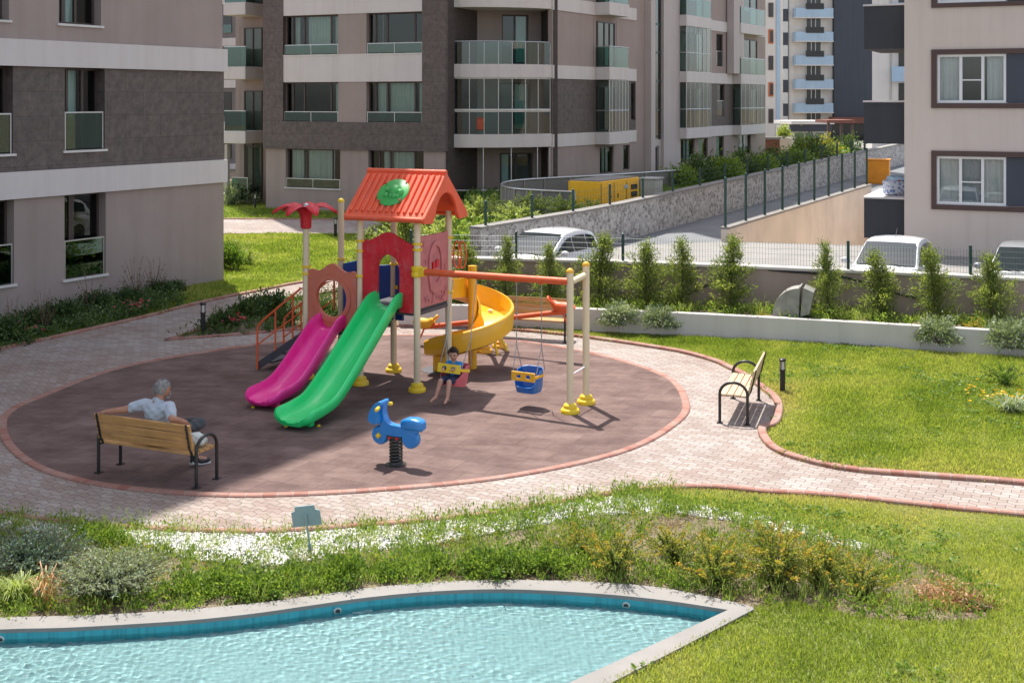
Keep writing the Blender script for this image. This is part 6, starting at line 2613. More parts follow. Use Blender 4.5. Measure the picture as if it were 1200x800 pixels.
g.tube([Vector(hc) + hrot @ (Vector(p) * hs) for p in ((-.24, .20, -.38), (-.1, .36, -.43), (.1, .36, -.43), (.24, .20, -.38))], [.012, .018, .018, .012], 8)
g.build('beard', M['greyhair'], man, smooth=70)
g = MB()
for s in (-1, 1):
    g.lathe([(.004, -.009), (.010, -.004), (.010, .004), (.004, .009)], Vector(hc) + hrot @ (Vector((s * .12, .365, .02)) * hs), 8)
g.build('eye', M['eye'], man, smooth=70)
sh = grow(J, ['pel', 'wai', 'che', 'nb', 'ls', 'rs'], 1.06, .010)
sh['pel'] = ((.10, -.03, .60), (.17, .14))
sh['nb'] = ((.105, -.115, 1.055), .078)
sh['l2'] = (mid(J['ls'][0], J['le'][0], .62), .074)
sh['r2'] = (mid(J['rs'][0], J['re'][0], .72), .074)
cloth(sh, [('pel', 'wai'), ('wai', 'che'), ('che', 'nb'), ('che', 'ls'), ('ls', 'l2'), ('che', 'rs'), ('rs', 'r2')], 'shirt', M['tee'], man)
tr = grow(J, ['pel', 'lhip', 'lk', 'rhip', 'rk'], 1.06, .012)
tr['pel'] = ((.10, -.01, .53), (.175, .14))
tr['l2'] = (mid(J['lk'][0], J['la'][0], .90), .062)
tr['r2'] = (mid(J['rk'][0], J['ra'][0], .90), .062)
cloth(tr, [('pel', 'lhip'), ('lhip', 'lk'), ('lk', 'l2'), ('pel', 'rhip'), ('rhip', 'rk'), ('rk', 'r2')], 'trousers', M['trousers'], man)
for a, b_ in (('la', 'lt'), ('ra', 'rt')):
    A, B = Vector(J[a][0]), Vector(J[b_][0])
    d = (B - A).normalized()
    dn = Vector((0, 0, -1)) if a == 'la' else Vector((.25, -.9, -.35)).normalized()
    jj = {'a': (tuple(A - d * .04 + dn * .035), .05), 'b': (tuple(A + d * .07 + dn * .025), .05), 'c': (tuple(B + d * .03 + dn * .005), .043)}
    so2 = cloth(jj, [('a', 'b'), ('b', 'c')], 'shoe', M['shoe'], man)
    MB().tube([A - d * .08 + dn * .066, A + d * .07 + dn * .062, B + d * .06 + dn * .036], [.04, .038, .036], 8).build('sole', M['sole'], so2, smooth=60)
man.location, man.rotation_euler = BL, (0, 0, BA)

# --- the child in the swing (origin on the seat, facing +y)
K = {
    'pel': ((0, -.02, .075), (.080, .07)), 'wai': ((0, -.035, .165), (.076, .066)), 'che': ((0, -.03, .265), (.086, .068)), 'nb': ((0, -.022, .33), .042), 'nk': ((0, -.015, .35), .034), 'hd': ((0, -.008, .38), .04),
    'ls': ((-.098, -.03, .305), .037), 'le': ((-.145, .07, .225), .027), 'lw': ((-.085, .165, .245), .019), 'lh': ((-.07, .19, .248), (.019, .012)),
    'rs': ((.098, -.03, .305), .037), 're': ((.145, .07, .225), .027), 'rw': ((.085, .165, .245), .019), 'rh': ((.07, .19, .248), (.019, .012)),
    'lhip': ((-.052, .0, .065), .062), 'lk': ((-.068, .245, .055), .043), 'la': ((-.075, .315, -.205), .026), 'lt': ((-.085, .405, -.262), .019),
    'rhip': ((.052, .0, .065), .062), 'rk': ((.078, .245, .06), .043), 'ra': ((.115, .335, -.20), .026), 'rt': ((.155, .415, -.262), .019)}
for a, b_ in (('l', -1), ('r', 1)):
    A, B = Vector(K[a + 'a'][0]), Vector(K[a + 't'][0])
    K[a + 'heel'] = (tuple(A + Vector((0, -.02, -.035))), .022)
EK = E_ + [('la', 'lheel'), ('ra', 'rheel')]
body = skin(K, EK)
hc, hs, hy, hp = (0, .008, .470), .215, R(20), R(-10)
hm, hrot = head_geo(hc, hs, hy, hp)
fing = chains_mesh(hand_chains(K['lw'][0], (.45, .85, .05), (0, -.3, 1), .52, 1.0, -1) + hand_chains(K['rw'][0], (-.45, .85, .05), (0, -.3, 1), .52, 1.0, 1))
kid = fuse([body] + fing, [hm], .005, 'person', M['skin'])
tag(kid, 'small barefoot boy in blue striped jersey sitting in the pink swing', 'person')
ho = hair_geo(hc, hs, hy, hp, .52, -.25, 1.06, .03).build('hair', M['darkhair'], kid, smooth=70)
M['darkstrand'] = leafmat('dark_hair_strands', [(0, (.02, .013, .01)), (1, (.075, .05, .035))], 0, .5)
strands(ho, M['darkstrand'], 900, .025, .004, (.25, .35, .1))
g = MB()
for s in (-1, 1):
    g.lathe([(.004, -.007), (.010, -.003), (.010, .003), (.004, .007)], Vector(hc) + hrot @ (Vector((s * .125, .372, .015)) * hs), 8)
g.build('eye', M['eye'], kid, smooth=70)
MB().tube([Vector(hc) + hrot @ (Vector(p) * hs) for p in ((-.12, .375, -.235), (0, .41, -.262), (.12, .375, -.235))], [.003, .006, .003], 6).build('mouth', M['lip'], kid, smooth=60)
g = MB()
for s in (-1, 1):
    g.tube([Vector(hc) + hrot @ (Vector(p) * hs) for p in ((s * .06, .40, .10), (s * .13, .392, .125), (s * .2, .35, .10))], [.003, .0045, .003], 6)
g.build('eyebrow', M['darkhair'], kid, smooth=60)
sh = grow(K, ['pel', 'wai', 'che', 'nb', 'ls', 'rs'], 1.07, .005)
sh['nb'] = ((0, -.024, .328), .042)
sh['l2'] = (mid(K['ls'][0], K['le'][0], .7), .040)
sh['r2'] = (mid(K['rs'][0], K['re'][0], .7), .040)
cloth(sh, [('pel', 'wai'), ('wai', 'che'), ('che', 'nb'), ('che', 'ls'), ('ls', 'l2'), ('che', 'rs'), ('rs', 'r2')], 'jersey', M['bluetee'], kid, .0055)
sw_ = {'a': ((0, -.034, .232), (.0955, .0795)), 'b': ((0, -.032, .262), (.0995, .081))}
MB().tube([(0, -.033, .228), (0, -.033, .232), (0, -.031, .258), (0, -.031, .262)], [.06, .096, .1, .06], 24).build('jersey_stripe', M['white'], kid, smooth=60)
so3 = grow(K, ['pel', 'lhip', 'rhip'], 1.07, .006)
so3['l2'] = (mid(K['lhip'][0], K['lk'][0], .86), .058)
so3['r2'] = (mid(K['rhip'][0], K['rk'][0], .86), .058)
cloth(so3, [('pel', 'lhip'), ('lhip', 'l2'), ('pel', 'rhip'), ('rhip', 'r2')], 'shorts', M['navy'], kid, .0055)
mw = Matrix.Translation(sw1.location) @ sw1.rotation_euler.to_matrix().to_4x4()
seat = mw @ Vector((0, .0, ZSEAT + .02))
kid.scale = (1.13, 1.08, 1.0)
kid.location = seat
kid.rotation_euler = (0, 0, PANG - .065 + PI)
# ------------------------------------------------------------------ plants
def rdir(n, up=0.4):
    d = rng.normal(size=(n, 3))
    d[:, 2] = np.abs(d[:, 2]) + up
    return unit(d)


def stems_mesh(name, roots, tips, parent, mat, r=.006, bow=.0):
    m = MB()
    for a, b in zip(roots, tips):
        a, b = Vector(a), Vector(b)
        mid_ = (a + b) / 2 + Vector((0, 0, bow * (b - a).length))
        m.tube([a, mid_, b], [r, r * .8, r * .3], 4, False)
    return m.build(name, mat, parent, fix=False)


def mound(name, label, cat, mat, Rr, Hh, n, ln, w, clumps=40, tint0=.45, tvar=.3, up=.5, group=None, spread=.16, lift=.0):
    """rounded shrub: clumps of leaves over an uneven dome, stems inside"""
    t = thing(name, label, cat, (0, 0, 0), 0, group)
    d = rdir(clumps, .15)
    rad = .72 + .34 * rng.random(clumps)
    C = d * rad[:, None] * np.array([Rr, Rr, Hh]) + np.array([0, 0, lift])
    Lv = Leaves()
    idx = rng.integers(0, clumps, n)
    off = rng.normal(size=(n, 3)) * spread * np.array([Rr, Rr, Hh * .8])
    P = C[idx] + off
    ins = rng.random(n) ** .5
    P = P * (.45 + .55 * ins)[:, None]
    P[:, 2] = np.abs(P[:, 2]) + .01
    D = unit(P * np.array([1, 1, .8])) + rng.normal(size=(n, 3)) * .55 + np.array([0, 0, up])
    ct = rng.normal(size=clumps) * tvar * .6
    tint = tint0 + ct[idx] + rng.normal(size=n) * tvar * .5
    Lv.add(P, D, ln * (.6 + .8 * rng.random(n)), w * (.7 + .6 * rng.random(n)), tint)
    Lv.build('foliage', mat, t)
    k = min(clumps, 26)
    stems_mesh('stem', rng.normal(size=(k, 3)) * np.array([Rr * .12, Rr * .12, 0]), C[:k], t, M['bark'], .006)
    return t


def spiky(name, label, cat, mat, Rr, Hh, stems, per, ln, w, group=None, tint0=.35, tip=.6, droop=.25, smat=None):
    """shrub of arching wands with leaves along them, coloured towards the tips"""
    t = thing(name, label, cat, (0, 0, 0), 0, group)
    Lv = Leaves()
    m = MB()
    for s in range(stems):
        a = rng.random() * 2 * PI
        r = Rr * (.25 + .85 * rng.random())
        h = Hh * (.55 + .5 * rng.random()) * (1.1 - .35 * r / Rr)
        k = 7
        tt = np.linspace(0, 1, k)
        q = np.stack([np.cos(a) * r * tt ** 1.2, np.sin(a) * r * tt ** 1.2, h * (tt - droop * tt ** 3)], 1) + np.concatenate([rng.normal(size=(1, 3)) * .05 * np.array([1, 1, 0]), np.cumsum(rng.normal(size=(k - 1, 3)) * .012, 0)])
        q[:, 2] = np.maximum(q[:, 2], 0)
        m.tube([tuple(p) for p in q], [.007 * (1 - .8 * x) for x in tt], 4, False)
        u = np.sort(rng.random(per)) * .85 + .15
        P = np.stack([np.interp(u, tt, q[:, i]) for i in range(3)], 1)
        ax = unit(q[-1] - q[0])
        D = ax * .7 + rng.normal(size=(per, 3)) * .75
        hue = tint0 + (tip - tint0) * u ** 2 + rng.normal() * .12 + rng.normal(size=per) * .07
        Lv.add(P, D, ln * (.6 + .7 * rng.random(per)) * (1.15 - .5 * u), w * (.7 + .6 * rng.random(per)), hue)
    Lv.build('foliage', mat, t)
    m.build('stem', smat or M['bark'], t, fix=False)
    return t


def tuft(name, label, cat, mat, Rr, Hh, n, w, group=None, tint0=.5):
    """a clump of long arching blades"""
    t = thing(name, label, cat, (0, 0, 0), 0, group)
    V, Fc, T = [], [], []
    for i in range(n):
        a = rng.random() * 2 * PI
        r = Rr * (.3 + .9 * rng.random())
        h = Hh * (.5 + .6 * rng.random())
        p0 = rng.normal(size=3) * np.array([Rr * .15, Rr * .15, 0])
        sd = np.array([-math.sin(a), math.cos(a), 0]) * w * .5
        o = len(V)
        for k, (x, z, f) in enumerate(((0, 0, 1), (.35, .7, 1), (.75, 1, .8), (1.15, .85, .12))):
            c = p0 + np.array([math.cos(a) * r * x, math.sin(a) * r * x, h * z])
            V += [c - sd * f, c + sd * f]
        for k in range(3):
            Fc.append((o + 2 * k, o + 2 * k + 1, o + 2 * k + 3, o + 2 * k + 2))
            T.append(np.clip(tint0 + rng.normal() * .18, 0, 1))
    np_mesh('blades', np.array(V), np.array(Fc), T, mat, t)
    return t


def conifer(label, Hh, Rr, seed, group):
    r = np.random.default_rng(seed)
    t = thing('cypress_tree', label, 'tree', (0, 0, 0), 0, group)
    lean = r.normal(size=2) * .04
    MB().tube([(0, 0, 0), (lean[0] * .5, lean[1] * .5, Hh * .5), (lean[0], lean[1], Hh * .97)], [.022, .015, .004], 6).build('trunk', M['bark'], t)
    Lv = Leaves()
    nb = 62
    for b in range(nb):
        f = (b + .5) / nb
        z = .05 * Hh + f * Hh * .93
        env = Rr * (1.02 - f ** 1.25) * (.35 + 1.0 * min(1, f * 5)) ** .6
        ln = max(.07, env * (.35 + .95 * r.random() ** 1.3) * (1.25 if r.random() < .2 else 1))
        a = r.random() * 2 * PI
        rise = .35 + .75 * f + .3 * r.random()
        d = unit(np.array([math.cos(a), math.sin(a), rise]))
        base = np.array([lean[0] * f, lean[1] * f, z])
        k = int(24 + 75 * ln / Rr)
        u = r.random(k) ** .75
        off = r.normal(size=(k, 3)) * (.035 + .045 * np.sin(u * PI))[:, None]
        P = base + d * (u * ln)[:, None] + off + np.array([0, 0, -.10]) * (u ** 2 * ln)[:, None]
        D = d * .8 + r.normal(size=(k, 3)) * .5 + np.array([0, 0, .15])
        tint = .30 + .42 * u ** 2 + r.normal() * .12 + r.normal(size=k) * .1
        Lv.add(P, D, .05 + .055 * r.random(k), .012 + .012 * r.random(k), tint)
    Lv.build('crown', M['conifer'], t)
    return t


# --- row of cypresses in the planter
line = offs(pf, .86)


def on_line(px, ln, z=.43):
    for j in range(len(ln) - 1):
        a, b = ln[j], ln[j + 1]
        xa, xb = 600 + F * a.x / a.y, 600 + F * b.x / b.y
        if xa <= px <= xb:
            q = a.lerp(b, (px - xa) / (xb - xa))
            return Vector((q.x, q.y, z))
    return Vector((*ln[-1], z))


CG = 'young cypresses in the planter bed'
cyp = [conifer('', 1.55, .52, s, CG) for s in (3, 8, 21, 34)]
rows = [(592, 279, 0, 'first cypress in the planter row, left of the parked estate car'), (645, 288, 2, 'cypress in the planter standing before the white estate car windscreen'), (700, 277, 1, 'cypress in the planter just right of the swing end posts'),
        (757, 284, 2, 'cypress in the planter above the two hanging grey green shrubs'), (800, 282, 3, 'cypress in the planter left of the fence post over the leaning hose'), (855, 280, 1, 'bushy cypress in the planter right of the leaning hose'),
        (972, 286, 0, 'slim tall cypress in the planter right beside the vent hood'), (1033, 297, 3, 'cypress in the planter in front of the white car by the ramp wall'), (1097, 293, 2, 'wide cypress in the planter left of the silver car'), (1166, 301, 0, 'last cypress in the planter at the right, before the silver car')]
used = set()
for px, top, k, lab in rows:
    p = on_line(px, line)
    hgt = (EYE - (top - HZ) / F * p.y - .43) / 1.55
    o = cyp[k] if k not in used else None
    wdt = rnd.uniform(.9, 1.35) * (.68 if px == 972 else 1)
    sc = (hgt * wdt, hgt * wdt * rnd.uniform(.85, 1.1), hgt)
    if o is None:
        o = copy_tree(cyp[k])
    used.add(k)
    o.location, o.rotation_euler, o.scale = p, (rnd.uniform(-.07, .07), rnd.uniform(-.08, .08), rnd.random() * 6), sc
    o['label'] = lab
# cypresses behind the tower
for (px, Y, h_, k, lab) in ((545, 28.6, 1.1, 1, 'cypress behind the spiral slide entry'), (478, 31.5, 1.5, 3, 'cypress seen between the tower posts under the roof'), (430, 30.5, 1.2, 0, 'cypress beyond the red arch panel, left of the tower post')):
    o = copy_tree(cyp[k])
    o.location, o.rotation_euler, o.scale = ((px - 600) / F * Y, Y, .0), (0, 0, rnd.random() * 6), (h_ * 1.25, h_ * 1.25, h_)
    o['label'] = lab
    o['group'] = 'cypresses behind the tower'

SH = 'grey green shrubs hanging over the planter wall'
wv_ = mound('weeping_shrub', 'grey green shrub over the planter wall, left of a close pair', 'shrub', M['silver'], .48, .42, 2600, .075, .03, 46, .5, .3, -.1, SH)
front = offs(pf, -.05)
p = on_line(727, front, .22)
wv_.location = p
for px, lab, s in ((773, 'grey green shrub over the planter wall, right of a close pair', 1.0), (1100, 'grey green shrub over the planter wall below the wide cypress', 1.15), (1184, 'grey green shrub over the planter wall at the right edge', 1.25)):
    dup(wv_, on_line(px, front, .2), rnd.random() * 6, lab, (s, s * .8, s))
yl = spiky('yellow_shrub', 'small yellow shrub in the planter beside the right hand grey shrubs', 'shrub', M['yelgreen'], .22, .32, 22, 22, .05, .02, 'small yellow planter shrubs', .6, 1.0)
yl.location = on_line(1143, offs(pf, .3))
dup(yl, on_line(893, offs(pf, .3)), 1, 'small yellow shrub in the planter left of the vent hood', .7)

# --- shrubs along the left block
LG = 'dark shrubs along the left block'
dk = mound('dark_shrub', 'dark shrub below the left block, nearest the frame corner', 'shrub', M['dkgreen'], .55, .55, 2200, .085, .04, 40, .45, .35, .3, LG)
dk.location = G(8, 402)
for (px, py, s, lab) in ((40, 392, .9, 'dark shrub below the left block beside pink flowers'), (75, 384, 1.0, 'dark shrub below the left block under the ground floor window'), (112, 371, .95, 'dark shrub in the middle of the left block bed'), (148, 363, .8, 'dark shrub beside red flowers in the left block bed'), (186, 352, .75, 'dark shrub near the end of the left block bed'), (205, 347, .6, 'last small dark shrub at the lawn end of the left bed')):
    dup(dk, G(px, py - 4), rnd.random() * 6, lab, s)
lb1 = mound('leafy_shrub', 'rounded dark green shrub at the corner of the left block', 'shrub', M['green'], .5, .75, 2200, .09, .045, 40, .3, .3, .3)
lb1.location = G(270, 318)
TG = 'tall dry flower stems by the left block'
ts = spiky('flower_stems', 'tall brown flower stems rising below the left block, left end', 'plant', M['drygrass'], .45, 1.15, 16, 26, .045, .022, TG, .2, .35, .05)
ts.location = G(50, 390)
for (px, py, s, lab) in ((105, 375, 1.0, 'tall brown flower stems under the ground floor window corner'), (160, 360, 1.15, 'tallest brown flower stems beside the red flowers'), (180, 353, 1.05, 'tall brown flower stems right of the red flowers'), (15, 400, .9, 'tall brown flower stems at the left frame edge')):
    dup(ts, G(px, py - 5), rnd.random() * 6, lab, s)


def blossoms(name, label, c, n, spread, h, mat, sz=.045):
    c = Vector(c)
    P = rng.normal(size=(n, 3)) * np.array([spread, spread, .05]) + np.array([0, 0, h])
    Lv = Leaves()
    for k in range(5):
        a = rng.random(n) * 6
        D = np.stack([np.cos(a + k * 1.26), np.sin(a + k * 1.26), .5 + 0 * a], 1)
        Lv.add(P, D, sz, sz * .8, rng.random(n))
    t = Lv.build(name, mat)
    t.location = c
    return tag(t, label, 'flowers', kind='stuff')


blossoms('pink_flowers', 'pink flowers at the kerb below the left block', G(24, 399), 34, .15, .28, M['flower'], .06)
blossoms('red_flowers', 'red flowers low among dark shrubs below the left block', G(160, 372), 20, .16, .32, M['flower'], .05)
blossoms('pale_flowers', 'pale pink flowers in the small shrub island', G(277, 389), 16, .16, .3, M['flower'], .05)

# --- shrub island
IG = 'shrubs in the small island by the tower stair'
is_ = mound('island_shrub', 'dark shrub in the island beside the bollard', 'shrub', M['dkgreen'], .38, .45, 1800, .07, .035, 34, .6, .35, .3, IG)
is_.location = G(262, 386)
for (px, py, s, m_, lab) in ((290, 374, 1.2, None, 'large dark shrub in the island behind the stair rail'), (318, 368, 1.25, None, 'large dark shrub in the island nearest the tower'), (335, 380, .8, None, 'small dark shrub in the island below the tower post'), (380, 372, .9, None, 'shrub in the island seen through the round window panel'), (415, 368, .8, None, 'shrub in the island behind the magenta slide')):
    dup(is_, G(px, py), rnd.random() * 6, lab, s)

# --- lawn weeds, planter climbers
wd_ = spiky('wild_weeds', 'tall pale weeds at the corner of the left block lawn', 'plant', M['lightgreen'], .6, .8, 40, 26, .07, .03, None, .3, .7)
wd_.location = G(290, 312)
dup(wd_, G(275, 300), 1, 'pale weeds further back on the lawn by the left block', 1.0)
wl_ = spiky('wild_weeds', 'weedy clump on the right lawn by the frame edge', 'plant', M['green'], .45, .55, 36, 26, .06, .028, None, .4, .8)
wl_.location = G(1178, 452)
wl2 = tuft('weed_tuft', 'low grassy clump with yellow flowers at the right frame edge', 'plant', M['silver'], .35, .3, 140, .015)
wl2.location = G(1185, 486)
blossoms('yellow_flowers', 'scattered yellow dandelions on the right lawn near the frame edge', G(1168, 472), 34, .3, .14, M['yflower'], .05)

# --- far shrubs
FGp = 'pale shrubs by the far apartment block'
fs = mound('far_shrub', 'pale leafy shrub in the gap by the grey far block', 'shrub', M['silver'], 1.1, 1.0, 1500, .17, .09, 40, .55, .35, .3, FGp)
fs.location = G(280, 240)
dup(fs, G(262, 236), 1, 'pale leafy shrub behind the corner of the left block', .9)
dup(fs, G(300, 236), 2, 'pale leafy shrub at the end of the dark stone frame', .7)
FD = 'dark shrubs at the foot of the middle block'
fd = spiky('foot_shrub', 'dark spiky shrub at the foot of the middle block, left end', 'shrub', M['dkgreen'], .7, 1.0, 40, 24, .13, .05, FD, .2, .55)
fd.location = G(328, 240)
for px, lab, s in ((348, 'dark spiky shrub behind the red flower petals', 1.0), (372, 'dark spiky shrub below the left ground window', 1.15), (395, 'dark spiky shrub right of the cream cap post', .9), (418, 'dark spiky shrub left of the red roof', .9)):
    dup(fd, G(px, 239.5), rnd.random() * 6, lab, s)
BG = 'light bamboo like shrubs left of the rubble wall'
bs = spiky('feathery_shrub', 'light feathery shrub right of the red roof gable', 'shrub', M['lightgreen'], 1.05, 1.55, 60, 52, .15, .05, BG, .45, .95)
bs.location = (-1.9, 40.0, .2)
for (X, Y, s, lab) in ((-3.1, 42.5, 1.0, 'light feathery shrub behind the right tower post'), (-1.4, 43.5, 1.1, 'tall light feathery shrub beside the screen fence end'), (-2.6, 37.0, .9, 'light feathery shrub seen under the red roof'), (-1.0, 45.8, 1.0, 'light feathery shrub in front of the grey screen fence'), (.7, 43.8, .85, 'light feathery shrub before the screen fence corner'), (1.9, 43.6, .8, 'light feathery shrub left of the yellow generator'), (3.0, 44.9, .6, 'small feathery shrub below the yellow generator'), (-4.3, 45.5, .9, 'light feathery shrub between tower and far path'), (-2.2, 34.6, .85, 'light feathery shrub nearest the tower under the beam'), (-.6, 37.4, .9, 'light feathery shrub at the near end of the rubble wall'), (.2, 40.6, .8, 'light feathery shrub behind the rubble wall cap, left part'), (-3.6, 39.2, .9, 'light feathery shrub left of the tower roof gable')):
    z = .2 if X < -2 else (.5 if X < -.5 else .9)
    dup(bs, (X, Y, z), rnd.random() * 6, lab, s)
HG = 'hedge shrubs behind the rubble wall'
hd = mound('hedge_shrub', '', 'shrub', M['green'], 1.2, 1.1, 1500, .18, .09, 40, .6, .4, .3, HG)
hd2 = mound('hedge_shrub', '', 'shrub', M['dkgreen'], 1.1, 1.5, 1500, .17, .08, 40, .6, .4, .5, HG)
hl = [(795, 58.5, .9, 'dark hedge shrub beside the grey cabinet'), (822, 60, 1.0, 'dark hedge shrub by the pale ground floor door'), (846, 62, 1.15, 'dark hedge shrub below the narrow ground window'), (868, 64, 1.0, 'dark hedge shrub before the last ground floor balcony'), (888, 66, 1.1, 'dark hedge shrub under the last balcony'), (906, 68, 1.0, 'dark hedge shrub left of the beige pillar'), (930, 72, 1.15, 'dark hedge shrub right of the beige pillar'), (952, 75, 1.25, 'dark hedge shrub below the white kiosk'), (972, 78, 1.2, 'dark hedge shrub right of the yellow flowering bush'), (990, 82, 1.2, 'dark hedge shrub before the pergola')]
for i, (px, Y, s, lab) in enumerate(hl):
    o = (hd, hd2)[i] if i < 2 else copy_tree(hd2 if i % 2 else hd)
    o.location, o.rotation_euler, o.scale = ((px - 600) / F * Y, Y, 1.0), (0, 0, rnd.random() * 6), (s, s, s)
    o['label'] = lab
yf = mound('flowering_bush', 'pale green bush with yellow flowers below the blue balcony block', 'shrub', M['yelgreen'], 1.2, 1.7, 1300, .2, .1, 36, .55, .3, .3)
yf.location = ((962 - 600) / F * 77, 77, 1.2)
pb = mound('pale_bush', 'tall pale bush between the beige pillar and the white kiosk', 'shrub', M['lightgreen'], 1.0, 1.7, 1300, .2, .09, 36, .5, .3, .3)
pb.location = ((943 - 600) / F * 75, 75, 1.2)
rbsh = mound('round_bush', 'bright green round bush on top of the beige pillar', 'shrub', M['lightgreen'], .48, .85, 1100, .14, .07, 34, .7, .3, .3)
rbsh.location = FZ.P(FZ.s(917), FZ.z(918, 163), -.3)
pale = mound('trimmed_shrub', 'trimmed pale shrub before the ground windows of the stair tower', 'shrub', M['silver'], 1.3, .9, 1300, .16, .08, 36, .7, .3, .3)
pale.location = ((822 - 600) / F * 66, 66, 1.2)

# --- planting bed beside the pool
lv = spiky('lavender_bush', 'big grey green lavender bush spreading over the pool coping', 'shrub', M['silver'], .66, .54, 480, 28, .055, .014, None, .62, 1.0, .1)
lv.location = G(128, 700)
lv.scale = (1.0, .85, 1.0)
l2_ = spiky('lavender_bush', 'blue green lavender bush in the shade at the left edge', 'shrub', M['bluegreen'], .66, .50, 360, 26, .06, .016, None, .35, .7, .1)
l2_.location = G(38, 672)
tf = tuft('grass_tuft', 'light green grass tuft at the pool edge in the left corner', 'plant', M['lightgreen'], .30, .26, 240, .012, None, .6)
tf.location = G(20, 706)
dup(tf, G(60, 664), 1, 'light grass tuft between the two lavender bushes', .8)
pg_ = tuft('plume_grass', 'dry brown plume grass leaning out of the lavender', 'plant', M['rust'], .22, .42, 34, .014, None, .6)
pg_.location = G(55, 712)
BG2 = 'small green shrubs in the planting bed'
gs_ = mound('green_shrub', 'small fresh green shrub right of the big lavender', 'shrub', M['green'], .29, .22, 1900, .034, .018, 34, .45, .4, .4, BG2)
gs_.location = G(220, 697)
for (px, py, s, lab) in ((258, 688, .9, 'small green shrub between lavender and sign, back row'), (298, 696, 1.15, 'round green shrub left of the sign post by the coping'), (338, 684, .9, 'small green shrub just left of the sign post'), (402, 684, 1.1, 'round green shrub right of the sign post'), (455, 676, .85, 'low green shrub in the bed above the second pool lamp'), (505, 668, .8, 'low green shrub in the middle of the bed'), (575, 672, 1.25, 'rounded dense green shrub by the coping, left of two'), (606, 668, 1.0, 'rounded dense green shrub by the coping, right of two'), (645, 672, 1.1, 'green shrub left of the yellow tipped wands'), (100, 634, .8, 'dark green cushion on the white pebbles at left'), (125, 642, .9, 'green cushion plant at the edge of the shade')):
    dup(gs_, G(px, py), rnd.random() * 6, lab, (s * rnd.uniform(.85, 1.2), s * rnd.uniform(.85, 1.2), s * rnd.uniform(.65, 1.35)))
YG = 'yellow tipped wand shrubs in the planting bed'
ys = spiky('wand_shrub', 'tall yellow tipped wand shrub above the third pool lamp', 'shrub', M['yelgreen'], .50, .70, 52, 64, .048, .014, YG, .18, .84)
ys.location = G(722, 676)
for (px, py, s, lab) in ((790, 664, .85, 'orange tipped wand shrub at the back middle of the bed'), (838, 690, 1.05, 'yellow tipped wand shrub above the pool corner'), (902, 660, .85, 'small wand shrub at the back beside white pebbles'), (912, 690, 1.15, 'spreading wand shrub right of the pool corner'), (962, 688, 1.0, 'wand shrub near the brown leaf litter'), (1010, 700, .8, 'last wand shrub toward the dead plant heap'), (680, 655, .7, 'small wand shrub behind the tall yellow tipped one')):
    dup(ys, G(px, py), rnd.random() * 6, lab, s)
dh = thing('dead_plant_heap', 'heap of rust brown dead foliage on the lawn edge', 'plant', G(1105, 705))
n = 2600
P = rng.normal(size=(n, 3)) * np.array([.17, .12, .09])
P[:, 2] = np.abs(P[:, 2]) + .02
P[900:] = P[900:] * np.array([.8, .7, .5]) + np.array([.26, -.14, 0]) * rng.random((1700, 1))
Leaves().add(P, rng.normal(size=(n, 3)) * np.array([1, 1, .5]) + np.array([.3, -.3, .1]), (.035 + .05 * rng.random(n)), .005 + .012 * rng.random(n), .25 + .75 * rng.random(n)).build('dead_leaves', M['rust'], dh)
MB().tube([(.05, -.05, .06), (.22, -.16, .06), (.42, -.26, .035)], [.03, .035, .02], 8).build('stem', M['drygrass'], dh)


# ------------------------------------------------------------------ grass, weeds, pebbles (nobody could count these)
def view_ok(P, lo=-60, hi=1560, bottom=860):
    px = 600 + F * P[:, 0] / P[:, 1]
    py = HZ + F * EYE / P[:, 1]
    return (px > lo) & (px < hi) & (py < bottom)


def fbm(P, s, seed):
    r = np.random.default_rng(seed)
    v = np.zeros(len(P))
    for k in range(5):
        for _ in range(3):
            a = r.random() * 6.3
            f = s * 1.75 ** k
            v += np.sin(P[:, 0] * math.cos(a) * f + P[:, 1] * math.sin(a) * f + r.random() * 6.3) / 1.5 ** k
    return v / 3.4


def dist_to(P, line_):
    d = np.full(len(P), 1e9)
    for i in range(len(line_) - 1):
        a, b = np.array(line_[i]), np.array(line_[i + 1])
        ab = b - a
        t = np.clip(((P - a) @ ab) / max(ab @ ab, 1e-9), 0, 1)
        d = np.minimum(d, np.hypot(*(P - a - t[:, None] * ab).T))
    return d


def grass(name, label, poly, n, h, w, tint0, edge=None, seed=1, avoid=(), z=.008, dry=.35, mat=None, patch=1.0):
    P = scatter(poly, n, avoid)
    P = P[view_ok(P)]
    k = fbm(P, patch, seed)
    hgt = h * (.55 + .7 * rng.random(len(P))) * np.clip(1 + .45 * fbm(P, patch * 1.6, seed + 5), .4, 1.8)
    tint = tint0 + .26 * k + .10 * fbm(P, patch * 4, seed + 9) + rng.normal(size=len(P)) * .11
    if edge is not None:
        d = dist_to(P, [tuple(q) for q in edge])
        e = np.exp(-(d / .45) ** 2)
        tint += dry * e
        hgt *= 1 - .45 * e
    D = np.concatenate([rng.normal(size=(len(P), 2)) * .42, np.ones((len(P), 1))], 1)
    P3 = np.concatenate([P, np.full((len(P), 1), z)], 1)
    o = Leaves().add(P3, D, hgt, w * (.7 + .6 * rng.random(len(P))), tint).build(name, mat or M['blade'])
    tag(o, label, 'grass', kind='stuff')
    return o


